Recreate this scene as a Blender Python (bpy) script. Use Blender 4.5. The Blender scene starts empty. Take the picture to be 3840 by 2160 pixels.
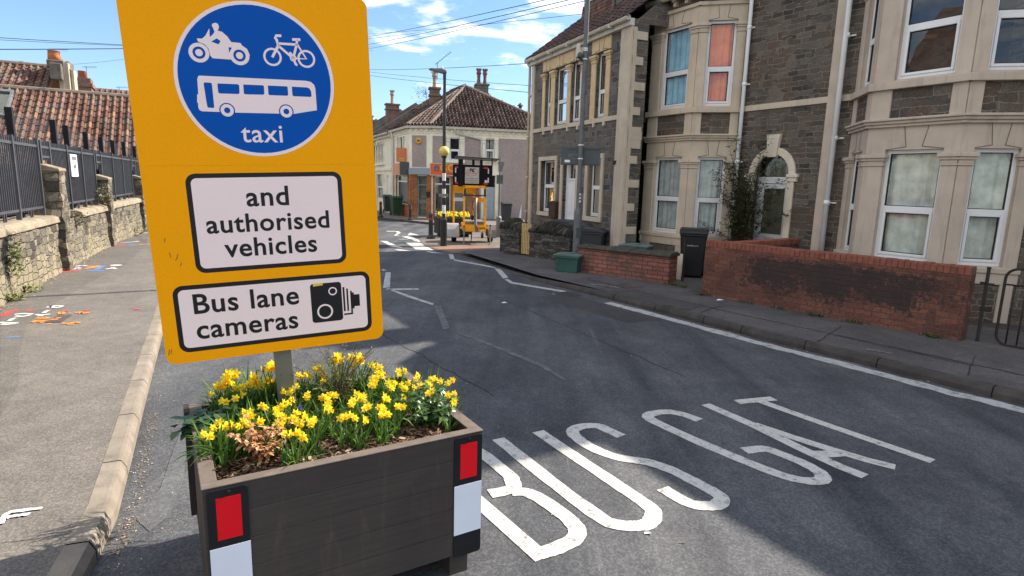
import bpy, bmesh, math, random
from math import sin, cos, radians, pi, sqrt
from mathutils import Vector, Matrix
random.seed(7)
scene = bpy.context.scene
COL = scene.collection

# ------------------------------------------------------------------ camera
F_PX, PITCH, ROLL, CAM_H = 2220.0, radians(9.97), radians(-1.54), 2.0
_cp, _sp, _cr, _sr = cos(PITCH), sin(PITCH), cos(ROLL), sin(ROLL)
_f = Vector((0, _cp, -_sp)); _x = Vector((1, 0, 0)); _d = Vector((0, -_sp, -_cp))
CX = _x * _cr + _d * _sr
CD = _d * _cr - _x * _sr
cam_data = bpy.data.cameras.new("camera")
cam = bpy.data.objects.new("camera", cam_data); COL.objects.link(cam)
cam_data.sensor_width = 36.0
cam_data.lens = 36.0 * F_PX / 3840.0
cam_data.clip_start = 0.05
cam_data.clip_end = 3000
cam.matrix_world = Matrix(((CX.x, -CD.x, -_f.x, 0), (CX.y, -CD.y, -_f.y, 0), (CX.z, -CD.z, -_f.z, CAM_H), (0, 0, 0, 1)))
scene.camera = cam

def ray(px, py):
    return CX * ((px - 1920) / F_PX) + CD * ((py - 1080) / F_PX) + _f
def G(px, py, z=0.0):
    """survey helper: a pixel of the photograph to the ground point at height z"""
    d = ray(px, py)
    t = (z - CAM_H) / d.z
    return Vector((d.x * t, d.y * t, z))
def RD(px, py, dist):
    d = ray(px, py); t = dist / math.hypot(d.x, d.y)
    return Vector((d.x * t, d.y * t, CAM_H + d.z * t))

# ------------------------------------------------------------------ light
SUN_AZ, SUN_EL = radians(60.5), radians(38.2)
world = bpy.data.worlds.new("World"); scene.world = world
world.use_nodes = True
wn = world.node_tree; wn.nodes.clear()
w_out = wn.nodes.new('ShaderNodeOutputWorld')
w_bg = wn.nodes.new('ShaderNodeBackground'); w_bg.inputs['Strength'].default_value = 0.13
sky = wn.nodes.new('ShaderNodeTexSky'); sky.sky_type = 'NISHITA'; sky.sun_disc = False
sky.sun_elevation = SUN_EL; sky.sun_rotation = SUN_AZ
sky.air_density = 1.15; sky.dust_density = 0.35; sky.ozone_density = 2.2
# clouds: noise on the sky direction, thickest low over the far end of the street
tc = wn.nodes.new('ShaderNodeTexCoord')
sep = wn.nodes.new('ShaderNodeSeparateXYZ'); wn.links.new(tc.outputs['Generated'], sep.inputs[0])
def wmath(op, a, b=None, c=None):
    n = wn.nodes.new('ShaderNodeMath'); n.operation = op
    for i, v in enumerate((a, b, c)):
        if v is None: continue
        if isinstance(v, (int, float)): n.inputs[i].default_value = v
        else: wn.links.new(v, n.inputs[i])
    return n.outputs[0]
zz = wmath('ADD', sep.outputs['Z'], 0.12)
cx_ = wmath('DIVIDE', sep.outputs['X'], zz); cy_ = wmath('DIVIDE', sep.outputs['Y'], zz)
cmb = wn.nodes.new('ShaderNodeCombineXYZ'); wn.links.new(cx_, cmb.inputs[0]); wn.links.new(wmath('MULTIPLY', cy_, 1.25), cmb.inputs[1])
nz = wn.nodes.new('ShaderNodeTexNoise'); nz.inputs['Scale'].default_value = 2.7; nz.inputs['Detail'].default_value = 9; nz.inputs['Roughness'].default_value = 0.58
nz.inputs['Distortion'].default_value = 0.25
wn.links.new(cmb.outputs[0], nz.inputs['Vector'])
# cover grows with height above the roofs and to the north-east
vd = wn.nodes.new('ShaderNodeVectorMath'); vd.operation = 'DOT_PRODUCT'
wn.links.new(tc.outputs['Generated'], vd.inputs[0]); vd.inputs[1].default_value = Vector((0.02, 0.92, 0.39)).normalized()
cov = wn.nodes.new('ShaderNodeMapRange'); wn.links.new(vd.outputs['Value'], cov.inputs[0])
cov.inputs[1].default_value = 0.87; cov.inputs[2].default_value = 0.985; cov.inputs[3].default_value = -0.15; cov.inputs[4].default_value = 0.085
zc = wn.nodes.new('ShaderNodeMapRange'); wn.links.new(sep.outputs['Z'], zc.inputs[0])
zc.inputs[1].default_value = 0.17; zc.inputs[2].default_value = 0.31; zc.inputs[3].default_value = -0.10; zc.inputs[4].default_value = 0.03
# a bank of unseen cloud added overhead and behind the viewer as ambient fill
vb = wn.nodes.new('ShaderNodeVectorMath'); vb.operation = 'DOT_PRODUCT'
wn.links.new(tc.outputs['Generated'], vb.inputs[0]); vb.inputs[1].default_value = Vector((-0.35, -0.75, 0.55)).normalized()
fill_bank = wn.nodes.new('ShaderNodeMapRange'); wn.links.new(vb.outputs['Value'], fill_bank.inputs[0])
fill_bank.inputs[1].default_value = 0.0; fill_bank.inputs[2].default_value = 0.55; fill_bank.inputs[3].default_value = 0.0; fill_bank.inputs[4].default_value = 0.30
tot = wmath('ADD', wmath('ADD', wmath('ADD', nz.outputs['Fac'], cov.outputs[0]), zc.outputs[0]), fill_bank.outputs[0])
msk = wn.nodes.new('ShaderNodeMapRange'); msk.interpolation_type = 'SMOOTHSTEP'; wn.links.new(tot, msk.inputs[0])
msk.inputs[1].default_value = 0.50; msk.inputs[2].default_value = 0.68; msk.inputs[3].default_value = 0.0; msk.inputs[4].default_value = 0.92
mixw = wn.nodes.new('ShaderNodeMixRGB'); wn.links.new(msk.outputs[0], mixw.inputs[0])
tint = wn.nodes.new('ShaderNodeMixRGB'); tint.blend_type = 'MULTIPLY'; tint.inputs[0].default_value = 1.0
wn.links.new(sky.outputs[0], tint.inputs[1]); tint.inputs[2].default_value = (0.50, 0.575, 0.71, 1)
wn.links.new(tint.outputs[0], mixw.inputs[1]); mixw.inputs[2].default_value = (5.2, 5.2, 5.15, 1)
wn.links.new(mixw.outputs[0], w_bg.inputs['Color']); wn.links.new(w_bg.outputs[0], w_out.inputs[0])

sun_d = bpy.data.lights.new("sun", 'SUN'); sun_d.energy = 5.0; sun_d.angle = radians(0.53); sun_d.color = (1.0, 0.91, 0.79)
sun = bpy.data.objects.new("sun", sun_d); COL.objects.link(sun)
SUN_DIR = Vector((sin(SUN_AZ) * cos(SUN_EL), cos(SUN_AZ) * cos(SUN_EL), sin(SUN_EL)))
sun.rotation_euler = SUN_DIR.to_track_quat('Z', 'Y').to_euler()
sun.location = (30, 20, 40)
scene.view_settings.view_transform = 'Standard'; scene.view_settings.look = 'None'
scene.view_settings.exposure = 1.27; scene.view_settings.gamma = 1.0

# ------------------------------------------------------------------ mesh helpers
def FR(ox, oy, az, oz=0.0):
    a = radians(az)
    return Matrix(((sin(a), -cos(a), 0, ox), (cos(a), sin(a), 0, oy), (0, 0, 1, oz), (0, 0, 0, 1)))

class MB:
    def __init__(s, T=None):
        s.v = []; s.f = []; s.r = []; s.T = T; s.cur = 0.5
    def add(s, vs, fs, rnd=None):
        b = len(s.v)
        for p in vs:
            p = Vector(p)
            s.v.append(s.T @ p if s.T is not None else p)
        for f in fs:
            s.f.append(tuple(i + b for i in f)); s.r.append(s.cur if rnd is None else rnd)
    def box(s, x0, x1, y0, y1, z0, z1, rnd=None):
        s.add([(x0, y0, z0), (x1, y0, z0), (x1, y1, z0), (x0, y1, z0), (x0, y0, z1), (x1, y0, z1), (x1, y1, z1), (x0, y1, z1)],
              [(0, 3, 2, 1), (4, 5, 6, 7), (0, 1, 5, 4), (1, 2, 6, 5), (2, 3, 7, 6), (3, 0, 4, 7)], rnd)
    def quad(s, a, b, c, d, rnd=None): s.add([a, b, c, d], [(0, 1, 2, 3)], rnd)
    def poly(s, pts, rnd=None): s.add(pts, [tuple(range(len(pts)))], rnd)
    def prism(s, p2, a0, a1, axis='z', rnd=None):
        n = len(p2)
        def P(p, a):
            if axis == 'z': return (p[0], p[1], a)
            if axis == 'y': return (p[0], a, p[1])
            return (a, p[0], p[1])
        vs = [P(p, a0) for p in p2] + [P(p, a1) for p in p2]
        fs = [tuple(range(n - 1, -1, -1)), tuple(range(n, 2 * n))] + [(i, (i + 1) % n, n + (i + 1) % n, n + i) for i in range(n)]
        s.add(vs, fs, rnd)
    def tube(s, pts, r, n=6, r1=None, cap=True, rnd=None):
        pts = [Vector(p) for p in pts]; m = len(pts); vs = []; fs = []
        up = Vector((0, 0, 1)); 
        prev = None
        for i, p in enumerate(pts):
            t = (pts[min(i + 1, m - 1)] - pts[max(i - 1, 0)])
            if t.length < 1e-9: t = Vector((0, 0, 1))
            t.normalize()
            if prev is None:
                a = t.cross(up if abs(t.z) < 0.95 else Vector((1, 0, 0))).normalized()
            else:
                a = (prev - t * prev.dot(t))
                a = a.normalized() if a.length > 1e-6 else t.orthogonal().normalized()
            prev = a; b = t.cross(a)
            rr = r if r1 is None else r + (r1 - r) * i / (m - 1)
            for k in range(n):
                an = 2 * pi * k / n
                vs.append(p + a * (rr * cos(an)) + b * (rr * sin(an)))
        for i in range(m - 1):
            for k in range(n):
                fs.append((i * n + k, i * n + (k + 1) % n, (i + 1) * n + (k + 1) % n, (i + 1) * n + k))
        if cap:
            fs.append(tuple(range(n - 1, -1, -1))); fs.append(tuple(range((m - 1) * n, m * n)))
        s.add(vs, fs, rnd)
    def lathe(s, prof, c=(0, 0, 0), n=14, rnd=None):
        vs = []; fs = []
        for r, z in prof:
            for k in range(n):
                an = 2 * pi * k / n
                vs.append((c[0] + r * cos(an), c[1] + r * sin(an), c[2] + z))
        for i in range(len(prof) - 1):
            for k in range(n):
                fs.append((i * n + k, i * n + (k + 1) % n, (i + 1) * n + (k + 1) % n, (i + 1) * n + k))
        fs.append(tuple(range(n - 1, -1, -1))); fs.append(tuple(range((len(prof) - 1) * n, len(prof) * n)))
        s.add(vs, fs, rnd)
    def ball(s, c, r, n=12, m=8, sz=1.0):
        s.lathe([(max(r * sin(pi * i / m), 0.0005), -r * sz * cos(pi * i / m)) for i in range(m + 1)], c, n)
    def lump(s, c, sx, sy, sz, rz=0, jit=0.25, rnd=None, lev=((-0.5, 0.85), (-0.2, 1.0), (0.25, 0.95), (0.5, 0.62))):
        """an irregular stone: jittered, bevelled box"""
        vs = []
        ca, sa = cos(rz), sin(rz)
        for z, k in lev:
            for a in range(6):
                an = a * pi / 3 + 0.3
                x = cos(an) * 0.58 * k * sx * (1 + random.uniform(-jit, jit)); y = sin(an) * 0.58 * k * sy * (1 + random.uniform(-jit, jit))
                vs.append((c[0] + x * ca - y * sa, c[1] + x * sa + y * ca, c[2] + z * sz * (1 + random.uniform(-jit, jit) * 0.5)))
        fs = [(5, 4, 3, 2, 1, 0), (18, 19, 20, 21, 22, 23)]
        for i in range(3):
            for k in range(6): fs.append((i * 6 + k, i * 6 + (k + 1) % 6, (i + 1) * 6 + (k + 1) % 6, (i + 1) * 6 + k))
        s.add(vs, fs, random.random() if rnd is None else rnd)
    def obj(s, name, mat, parent=None, smooth=False, M=None, fix=True, bevel=0.0):
        me = bpy.data.meshes.new(name)
        me.from_pydata([tuple(p) for p in s.v], [], s.f)
        at = me.attributes.new('rnd', 'FLOAT', 'FACE')
        at.data.foreach_set('value', s.r)
        if fix:
            bm = bmesh.new(); bm.from_mesh(me)
            bmesh.ops.recalc_face_normals(bm, faces=bm.faces)
            bm.to_mesh(me); bm.free()
        if smooth:
            me.polygons.foreach_set('use_smooth', [True] * len(me.polygons))
        me.materials.append(mat)
        me.update()
        o = bpy.data.objects.new(name, me); COL.objects.link(o)
        if parent is not None: o.parent = parent
        if M is not None: o.matrix_basis = M
        if bevel:
            b = o.modifiers.new('bevel', 'BEVEL'); b.width = bevel; b.segments = 2; b.limit_method = 'ANGLE'
        return o

def _objs(s, name, mat, parent=None, **kw):
    """one object per connected piece of this mesh"""
    par = list(range(len(s.v)))
    def find(a):
        while par[a] != a: par[a] = par[par[a]]; a = par[a]
        return a
    for f in s.f:
        r0 = find(f[0])
        for i in f[1:]: par[find(i)] = r0
    # pieces that touch or overlap in space stay together
    comp = {}
    for fi, f in enumerate(s.f): comp.setdefault(find(f[0]), []).append(fi)
    bb = []
    for k, fl in comp.items():
        vs = {i for fi in fl for i in s.f[fi]}
        bb.append([k, Vector((min(s.v[i][a] for i in vs) for a in range(3))), Vector((max(s.v[i][a] for i in vs) for a in range(3)))])
    grp = {b[0]: b[0] for b in bb}
    def gf(a):
        while grp[a] != a: a = grp[a]
        return a
    e = 0.004
    for i in range(len(bb)):
        for j in range(i):
            if all(bb[i][1][a] <= bb[j][2][a] + e and bb[j][1][a] <= bb[i][2][a] + e for a in range(3)): grp[gf(bb[i][0])] = gf(bb[j][0])
    out = {}
    for k, fl in comp.items(): out.setdefault(gf(k), []).extend(fl)
    res = []
    for fl in out.values():
        m = MB(); ix = {}
        for fi in fl:
            g = []
            for i in s.f[fi]:
                if i not in ix: ix[i] = len(m.v); m.v.append(s.v[i])
                g.append(ix[i])
            m.f.append(tuple(g)); m.r.append(s.r[fi])
        res.append(m.obj(name, mat, parent, **kw))
    return res
MB.objs = _objs

def tag(o, label, cat, group=None):
    o['label'] = label; o['category'] = cat
    if group: o['group'] = group
    return o
def thing(name, label, cat, M=None, group=None):
    o = bpy.data.objects.new(name, None); COL.objects.link(o)
    o.empty_display_size = 0.2
    if M is not None: o.matrix_world = M
    return tag(o, label, cat, group)
def struct(o, kind='structure'):
    o['kind'] = kind; return o
def clone(root, M, label=None):
    r = root.copy(); COL.objects.link(r); r.matrix_world = M
    if label: r['label'] = label
    for ch in root.children:
        c = ch.copy(); COL.objects.link(c); c.parent = r
        for g in ch.children:
            d = g.copy(); COL.objects.link(d); d.parent = c
    return r

def text_part(name, body, mat, parent, M, width=None, size=0.1, align='CENTER', bold=0.0, ext=0.0006, vstretch=1.0, kind_top=None):
    cu = bpy.data.curves.new(name, 'FONT'); cu.body = body; cu.size = size; cu.align_x = align
    cu.space_character = 1.06; cu.extrude = ext; cu.offset = bold * size; cu.resolution_u = 4
    tmp = bpy.data.objects.new(name, cu); COL.objects.link(tmp)
    dg = bpy.context.evaluated_depsgraph_get()
    me = bpy.data.meshes.new_from_object(tmp.evaluated_get(dg))
    bpy.data.objects.remove(tmp)
    xs = [v.co.x for v in me.vertices]
    if width and xs:
        k = width / (max(xs) - min(xs))
        for v in me.vertices: v.co.x *= k; v.co.y *= k * vstretch
    me.transform(M)
    me.materials.clear(); me.materials.append(mat)
    o = bpy.data.objects.new(name, me); COL.objects.link(o)
    if parent is not None: o.parent = parent
    return o
def face_M(pos, n):
    """matrix that lays flat text (XY) on a vertical face with outward normal n (local), upright"""
    n = Vector(n).normalized(); z = Vector((0, 0, 1)); x = z.cross(n)
    return Matrix(((x.x, z.x, n.x, pos[0]), (x.y, z.y, n.y, pos[1]), (x.z, z.z, n.z, pos[2]), (0, 0, 0, 1)))

# ------------------------------------------------------------------ materials
MATS = {}
class NT:
    def __init__(s, name):
        s.m = bpy.data.materials.new(name); s.m.use_nodes = True
        s.t = s.m.node_tree; s.b = s.t.nodes['Principled BSDF']; s.o = s.t.nodes['Material Output']
    def n(s, typ, **kw):
        nd = s.t.nodes.new(typ)
        for k, v in kw.items(): setattr(nd, k, v)
        return nd
    def set(s, sock, v):
        if isinstance(v, bpy.types.NodeSocket): s.t.links.new(v, sock)
        else: sock.default_value = v
    def coord(s, kind='Object'): return s.n('ShaderNodeTexCoord').outputs[kind]
    def noise(s, vec, scale, detail=3, rough=0.55, dist=0.0):
        n = s.n('ShaderNodeTexNoise'); s.set(n.inputs['Vector'], vec); n.inputs['Scale'].default_value = scale
        n.inputs['Detail'].default_value = detail; n.inputs['Roughness'].default_value = rough; n.inputs['Distortion'].default_value = dist
        return n.outputs['Fac']
    def math(s, op, a, b=0.0, c=None):
        n = s.n('ShaderNodeMath'); n.operation = op; s.set(n.inputs[0], a); s.set(n.inputs[1], b)
        if c is not None: s.set(n.inputs[2], c)
        return n.outputs[0]
    def rng(s, v, a, b, c=0.0, d=1.0, smooth=False):
        n = s.n('ShaderNodeMapRange'); s.set(n.inputs[0], v)
        if smooth: n.interpolation_type = 'SMOOTHSTEP'
        for i, x in enumerate((a, b, c, d)): n.inputs[i + 1].default_value = x
        return n.outputs[0]
    def mix(s, f, a, b, mode='MIX'):
        n = s.n('ShaderNodeMixRGB'); n.blend_type = mode
        s.set(n.inputs[0], f)
        for i, x in ((1, a), (2, b)):
            if isinstance(x, (tuple, list)): n.inputs[i].default_value = (*x[:3], 1)
            else: s.t.links.new(x, n.inputs[i])
        return n.outputs[0]
    def ramp(s, f, stops, const=False):
        n = s.n('ShaderNodeValToRGB'); s.set(n.inputs[0], f)
        e = n.color_ramp.elements
        if const: n.color_ramp.interpolation = 'CONSTANT'
        while len(e) > 1: e.remove(e[-1])
        e[0].position = stops[0][0]; e[0].color = (*stops[0][1], 1)
        for p, c in stops[1:]:
            k = e.new(p); k.color = (*c, 1)
        return n.outputs[0]
    def attr(s, name='rnd'):
        n = s.n('ShaderNodeAttribute'); n.attribute_name = name; return n.outputs['Fac']
    def bump(s, h, strength=0.4, dist=0.01):
        n = s.n('ShaderNodeBump'); s.set(n.inputs['Height'], h); n.inputs['Strength'].default_value = strength; n.inputs['Distance'].default_value = dist
        s.t.links.new(n.outputs[0], s.b.inputs['Normal'])
    def done(s, col, rough=0.7, spec=0.3, metal=0.0):
        if isinstance(col, (tuple, list)): s.b.inputs['Base Color'].default_value = (*col[:3], 1)
        else: s.t.links.new(col, s.b.inputs['Base Color'])
        s.set(s.b.inputs['Roughness'], rough); s.b.inputs['Specular IOR Level'].default_value = spec; s.b.inputs['Metallic'].default_value = metal
        return s.m

def plain(name, c, rough=0.6, var=0.18, scale=6.0, bump=0.0, bscale=60.0, spec=0.3, metal=0.0, dirt=None, dirt_amt=0.4):
    t = NT(name); v = t.coord()
    f = t.noise(v, scale, 5, 0.6)
    c2 = tuple(max(0, x * (1 - var)) for x in c); c3 = tuple(min(1, x * (1 + var)) for x in c)
    col = t.ramp(f, [(0.3, c2), (0.7, c3)])
    if dirt is not None:
        g = t.rng(t.noise(v, scale * 2.3, 7, 0.7), 0.52, 0.72, 0, dirt_amt)
        col = t.mix(g, col, dirt)
    if bump: t.bump(t.noise(v, bscale, 3), bump, 0.004)
    return t.done(col, rough, spec, metal)

def m_asphalt(name, base, agg, scale=130.0, patch=0.25, bump=0.5, tint=(0.5, 0.5, 0.5), cracks=False, rough=0.85, tracks=False):
    t = NT(name); v = t.coord()
    fine = t.noise(v, scale, 2, 0.7)
    vo = t.n('ShaderNodeTexVoronoi'); t.set(vo.inputs['Vector'], v); vo.inputs['Scale'].default_value = scale * 0.85
    chips = t.rng(vo.outputs['Color'], 0.35, 0.8)
    col = t.mix(t.math('MULTIPLY', chips, fine), base, agg)
    pits = t.rng(fine, 0.25, 0.45, 0.45, 1.0)
    col = t.mix(1.0, col, t.ramp(pits, [(0, (0.4, 0.4, 0.4)), (1, (1, 1, 1))]), 'MULTIPLY')
    big = t.noise(v, 0.9, 6, 0.62, 0.4); mid = t.noise(v, 6.0, 5, 0.65)
    lo = 1 - patch; hi = 1 + patch
    col = t.mix(1.0, col, t.ramp(big, [(0.3, (lo, lo, lo * 1.02)), (0.7, (hi, hi, hi * 0.98))]), 'MULTIPLY')
    col = t.mix(1.0, col, t.ramp(mid, [(0.3, (0.86, 0.86, 0.86)), (0.7, (1.14, 1.13, 1.12))]), 'MULTIPLY')
    if tracks:   # darker polished bands running along the street, tar smears and pale scuffs
        mp = t.n('ShaderNodeMapping'); t.set(mp.inputs['Vector'], v); mp.inputs['Rotation'].default_value = (0, 0, radians(-31)); mp.inputs['Scale'].default_value = (1.5, 0.16, 1)
        mp.vector_type = 'POINT'
        tr = t.noise(mp.outputs[0], 1.0, 4, 0.6, 0.3)
        col = t.mix(1.0, col, t.ramp(tr, [(0.34, (0.62, 0.63, 0.66)), (0.52, (1.0, 1.0, 1.0)), (0.68, (1.28, 1.26, 1.22))]), 'MULTIPLY')
        mp2 = t.n('ShaderNodeMapping'); t.set(mp2.inputs['Vector'], v); mp2.inputs['Rotation'].default_value = (0, 0, radians(-31)); mp2.inputs['Scale'].default_value = (9, 1.0, 1)
        sc = t.noise(mp2.outputs[0], 1.0, 7, 0.75, 0.5)
        col = t.mix(t.rng(sc, 0.58, 0.72, 0, 0.4), col, (0.17, 0.165, 0.16)); col = t.mix(t.rng(sc, 0.42, 0.3, 0, 0.4), col, (0.035, 0.035, 0.037))
    if cracks:
        vc = t.n('ShaderNodeTexVoronoi', feature='DISTANCE_TO_EDGE'); 
        wv = t.n('ShaderNodeVectorMath', operation='ADD'); t.set(wv.inputs[0], v)
        nn = t.n('ShaderNodeTexNoise'); t.set(nn.inputs['Vector'], v); nn.inputs['Scale'].default_value = 1.3; nn.inputs['Detail'].default_value = 5
        t.t.links.new(nn.outputs['Color'], wv.inputs[1])
        t.set(vc.inputs['Vector'], wv.outputs[0]); vc.inputs['Scale'].default_value = 0.35
        ck = t.rng(vc.outputs['Distance'], 0.0, 0.004, 0.3, 0.0)
        col = t.mix(ck, col, (0.02, 0.02, 0.02))
    t.bump(fine, bump, 0.006)
    return t.done(col, rough, 0.25)

def m_paint(name, c, under=(0.075, 0.073, 0.07), wear=0.35, scale=14.0):
    t = NT(name); v = t.coord()
    a = t.noise(v, scale, 8, 0.7); b = t.noise(v, 110, 2, 0.6)
    k = t.math('ADD', t.math('MULTIPLY', a, 0.65), t.math('MULTIPLY', b, 0.35))
    f = t.rng(k, 0.28 + wear * 0.45 - 0.14, 0.28 + wear * 0.45, 0, 1)
    c2 = t.mix(t.noise(v, 3.0, 4), tuple(x * 0.88 for x in c), c)
    col = t.mix(f, under, c2)
    t.bump(b, 0.25, 0.003)
    return t.done(col, 0.7, 0.25)

def m_courses(name, c1, c2, c3, mortar, bw, bh, warp=0.012, msize=0.008, kx=1.0, soot=None, var=0.5, bump=0.8, noise_s=26.0, sq=0.75):
    """coursed stone or brick laid in x(+k*y), z"""
    t = NT(name); v = t.coord()
    sp = t.n('ShaderNodeSeparateXYZ'); t.set(sp.inputs[0], v)
    u = t.math('ADD', sp.outputs['X'], t.math('MULTIPLY', sp.outputs['Y'], kx))
    cb = t.n('ShaderNodeCombineXYZ'); t.set(cb.inputs[0], u); t.set(cb.inputs[1], sp.outputs['Z'])
    wn_ = t.n('ShaderNodeTexNoise'); t.set(wn_.inputs['Vector'], v); wn_.inputs['Scale'].default_value = 7.0; wn_.inputs['Detail'].default_value = 4
    ws = t.n('ShaderNodeVectorMath', operation='SCALE'); t.t.links.new(wn_.outputs['Color'], ws.inputs[0]); ws.inputs['Scale'].default_value = warp
    wv = t.n('ShaderNodeVectorMath', operation='ADD'); t.set(wv.inputs[0], cb.outputs[0]); t.set(wv.inputs[1], ws.outputs[0])
    def br(bw_, bh_, off):
        b = t.n('ShaderNodeTexBrick'); t.set(b.inputs['Vector'], wv.outputs[0])
        b.offset = 0.5; b.squash = sq; b.squash_frequency = 3; b.offset_frequency = 2
        b.inputs['Scale'].default_value = 1.0; b.inputs['Brick Width'].default_value = bw_; b.inputs['Row Height'].default_value = bh_
        b.inputs['Mortar Size'].default_value = msize; b.inputs['Mortar Smooth'].default_value = 0.35; b.inputs['Bias'].default_value = off
        b.inputs['Color1'].default_value = (*c1, 1); b.inputs['Color2'].default_value = (*c2, 1); b.inputs['Mortar'].default_value = (*mortar, 1)
        return b
    b1 = br(bw, bh, 0.0)
    big = t.noise(v, 1.1, 4, 0.6); fine = t.noise(v, noise_s, 6, 0.7)
    col = b1.outputs['Color']; fac = b1.outputs['Fac']
    if var > 0.9:   # random rubble: a second bond of bigger blocks in patches
        b2 = br(bw * 1.45, bh * 1.5, 0.2)
        sel = t.rng(t.noise(v, 1.7, 2), 0.50, 0.53)
        col = t.mix(sel, col, b2.outputs['Color'])
        mx = t.n('ShaderNodeMix'); mx.data_type = 'FLOAT'; t.set(mx.inputs[0], sel); t.set(mx.inputs[2], fac); t.set(mx.inputs[3], b2.outputs['Fac']); fac = mx.outputs[0]
    cell = t.n('ShaderNodeTexVoronoi'); t.set(cell.inputs['Vector'], wv.outputs[0]); cell.inputs['Scale'].default_value = 1.0 / bw * 1.15
    col = t.mix(t.math('MULTIPLY', t.rng(cell.outputs['Color'], 0.55, 0.75), t.math('SUBTRACT', 1.0, fac)), col, c3)
    col = t.mix(1.0, col, t.ramp(fine, [(0.3, (0.62, 0.62, 0.62)), (0.72, (1.35, 1.33, 1.3))]), 'MULTIPLY')
    col = t.mix(1.0, col, t.ramp(big, [(0.3, (0.8, 0.8, 0.82)), (0.7, (1.18, 1.16, 1.12))]), 'MULTIPLY')
    if soot:
        s1 = t.noise(v, 2.2, 4, 0.6); s2 = t.noise(v, 14.0, 8, 0.85)
        zr = t.math('MULTIPLY', t.rng(sp.outputs['Z'], 0.1, 0.6, smooth=True), t.rng(sp.outputs['Z'], 0.84, 1.03, 1, 0, True))
        xr = t.math('MULTIPLY', t.rng(sp.outputs['X'], soot[0], soot[0] + 0.9, 0.45, 1.0, True), t.rng(sp.outputs['X'], soot[1] - 1.5, soot[1], 1, 0, True))
        k = t.math('ADD', t.math('ADD', t.math('MULTIPLY', s1, 0.75), t.math('MULTIPLY', s2, 1.5)), t.math('MULTIPLY', t.math('MULTIPLY', zr, xr), 0.36))
        col = t.mix(t.rng(k, 1.30, 1.40, 0, 0.86), col, (0.032, 0.028, 0.028))
        col = t.mix(t.math('MULTIPLY', t.rng(t.noise(v, 5.5, 6, 0.8), 0.66, 0.7), 0.45), col, (0.4, 0.38, 0.36))
    h = t.math('ADD', t.math('MULTIPLY', t.math('SUBTRACT', 1.0, fac), 0.8), t.math('MULTIPLY', fine, 0.7))
    t.bump(h, bump, 0.012)
    return t.done(col, 0.88, 0.2)

def m_rubble(name, cols, mortar, sx=3.2, sz=6.0, bottom=None, edge=0.05, bump=1.0):
    """random rubble walling: stretched voronoi cells"""
    t = NT(name); v = t.coord()
    mp = t.n('ShaderNodeMapping'); t.set(mp.inputs['Vector'], v); mp.inputs['Scale'].default_value = (sx, sx, sz)
    wn_ = t.n('ShaderNodeTexNoise'); t.set(wn_.inputs['Vector'], v); wn_.inputs['Scale'].default_value = 5.0; wn_.inputs['Detail'].default_value = 5
    ws = t.n('ShaderNodeVectorMath', operation='SCALE'); t.t.links.new(wn_.outputs['Color'], ws.inputs[0]); ws.inputs['Scale'].default_value = 0.45
    wv = t.n('ShaderNodeVectorMath', operation='ADD'); t.set(wv.inputs[0], mp.outputs[0]); t.set(wv.inputs[1], ws.outputs[0])
    v1 = t.n('ShaderNodeTexVoronoi', feature='F1', distance='CHEBYCHEV'); t.set(v1.inputs['Vector'], wv.outputs[0]); v1.inputs['Scale'].default_value = 1.0; v1.inputs['Randomness'].default_value = 0.75
    v2 = t.n('ShaderNodeTexVoronoi', feature='F2', distance='CHEBYCHEV'); t.set(v2.inputs['Vector'], wv.outputs[0]); v2.inputs['Scale'].default_value = 1.0; v2.inputs['Randomness'].default_value = 0.75
    d = t.math('SUBTRACT', v2.outputs['Distance'], v1.outputs['Distance'])
    joint = t.rng(d, 0.0, edge, 1.0, 0.0)
    fine = t.noise(v, 22, 6, 0.7); big = t.noise(v, 1.3, 3)
    col = t.ramp(v1.outputs['Color'], cols)
    col = t.mix(1.0, col, t.ramp(fine, [(0.3, (0.65, 0.64, 0.62)), (0.72, (1.3, 1.3, 1.28))]), 'MULTIPLY')
    if bottom:
        sp = t.n('ShaderNodeSeparateXYZ'); t.set(sp.inputs[0], v)
        k = t.math('ADD', t.rng(sp.outputs['Z'], 0.15, 1.05, 0.75, -0.25), t.math('MULTIPLY', t.math('SUBTRACT', big, 0.5), 2.2))
        k = t.math('ADD', k, t.math('MULTIPLY', t.math('SUBTRACT', fine, 0.5), 1.2))
        col = t.mix(t.rng(k, 0.1, 0.6, 0, 0.62), col, bottom)
    jn = t.math('MULTIPLY', joint, t.rng(t.noise(v, 8.0, 4, 0.7), 0.38, 0.62, 0.15, 1.0))
    col = t.mix(jn, col, mortar)
    h = t.math('ADD', t.math('MULTIPLY', t.rng(d, 0.0, edge * 2.2), 1.0), t.math('MULTIPLY', fine, 0.5))
    t.bump(h, bump, 0.02)
    return t.done(col, 0.9, 0.15)

def m_tiles(name, stops, rough=0.75, moss=(0.05, 0.05, 0.035)):
    t = NT(name); v = t.coord()
    col = t.ramp(t.attr(), stops)
    f = t.noise(v, 9, 6, 0.7)
    col = t.mix(1.0, col, t.ramp(t.noise(v, 40, 3), [(0.3, (0.75, 0.75, 0.75)), (0.7, (1.2, 1.2, 1.2))]), 'MULTIPLY')
    col = t.mix(t.rng(f, 0.55, 0.72, 0, 0.5), col, moss)
    return t.done(col, rough, 0.2)

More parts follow.
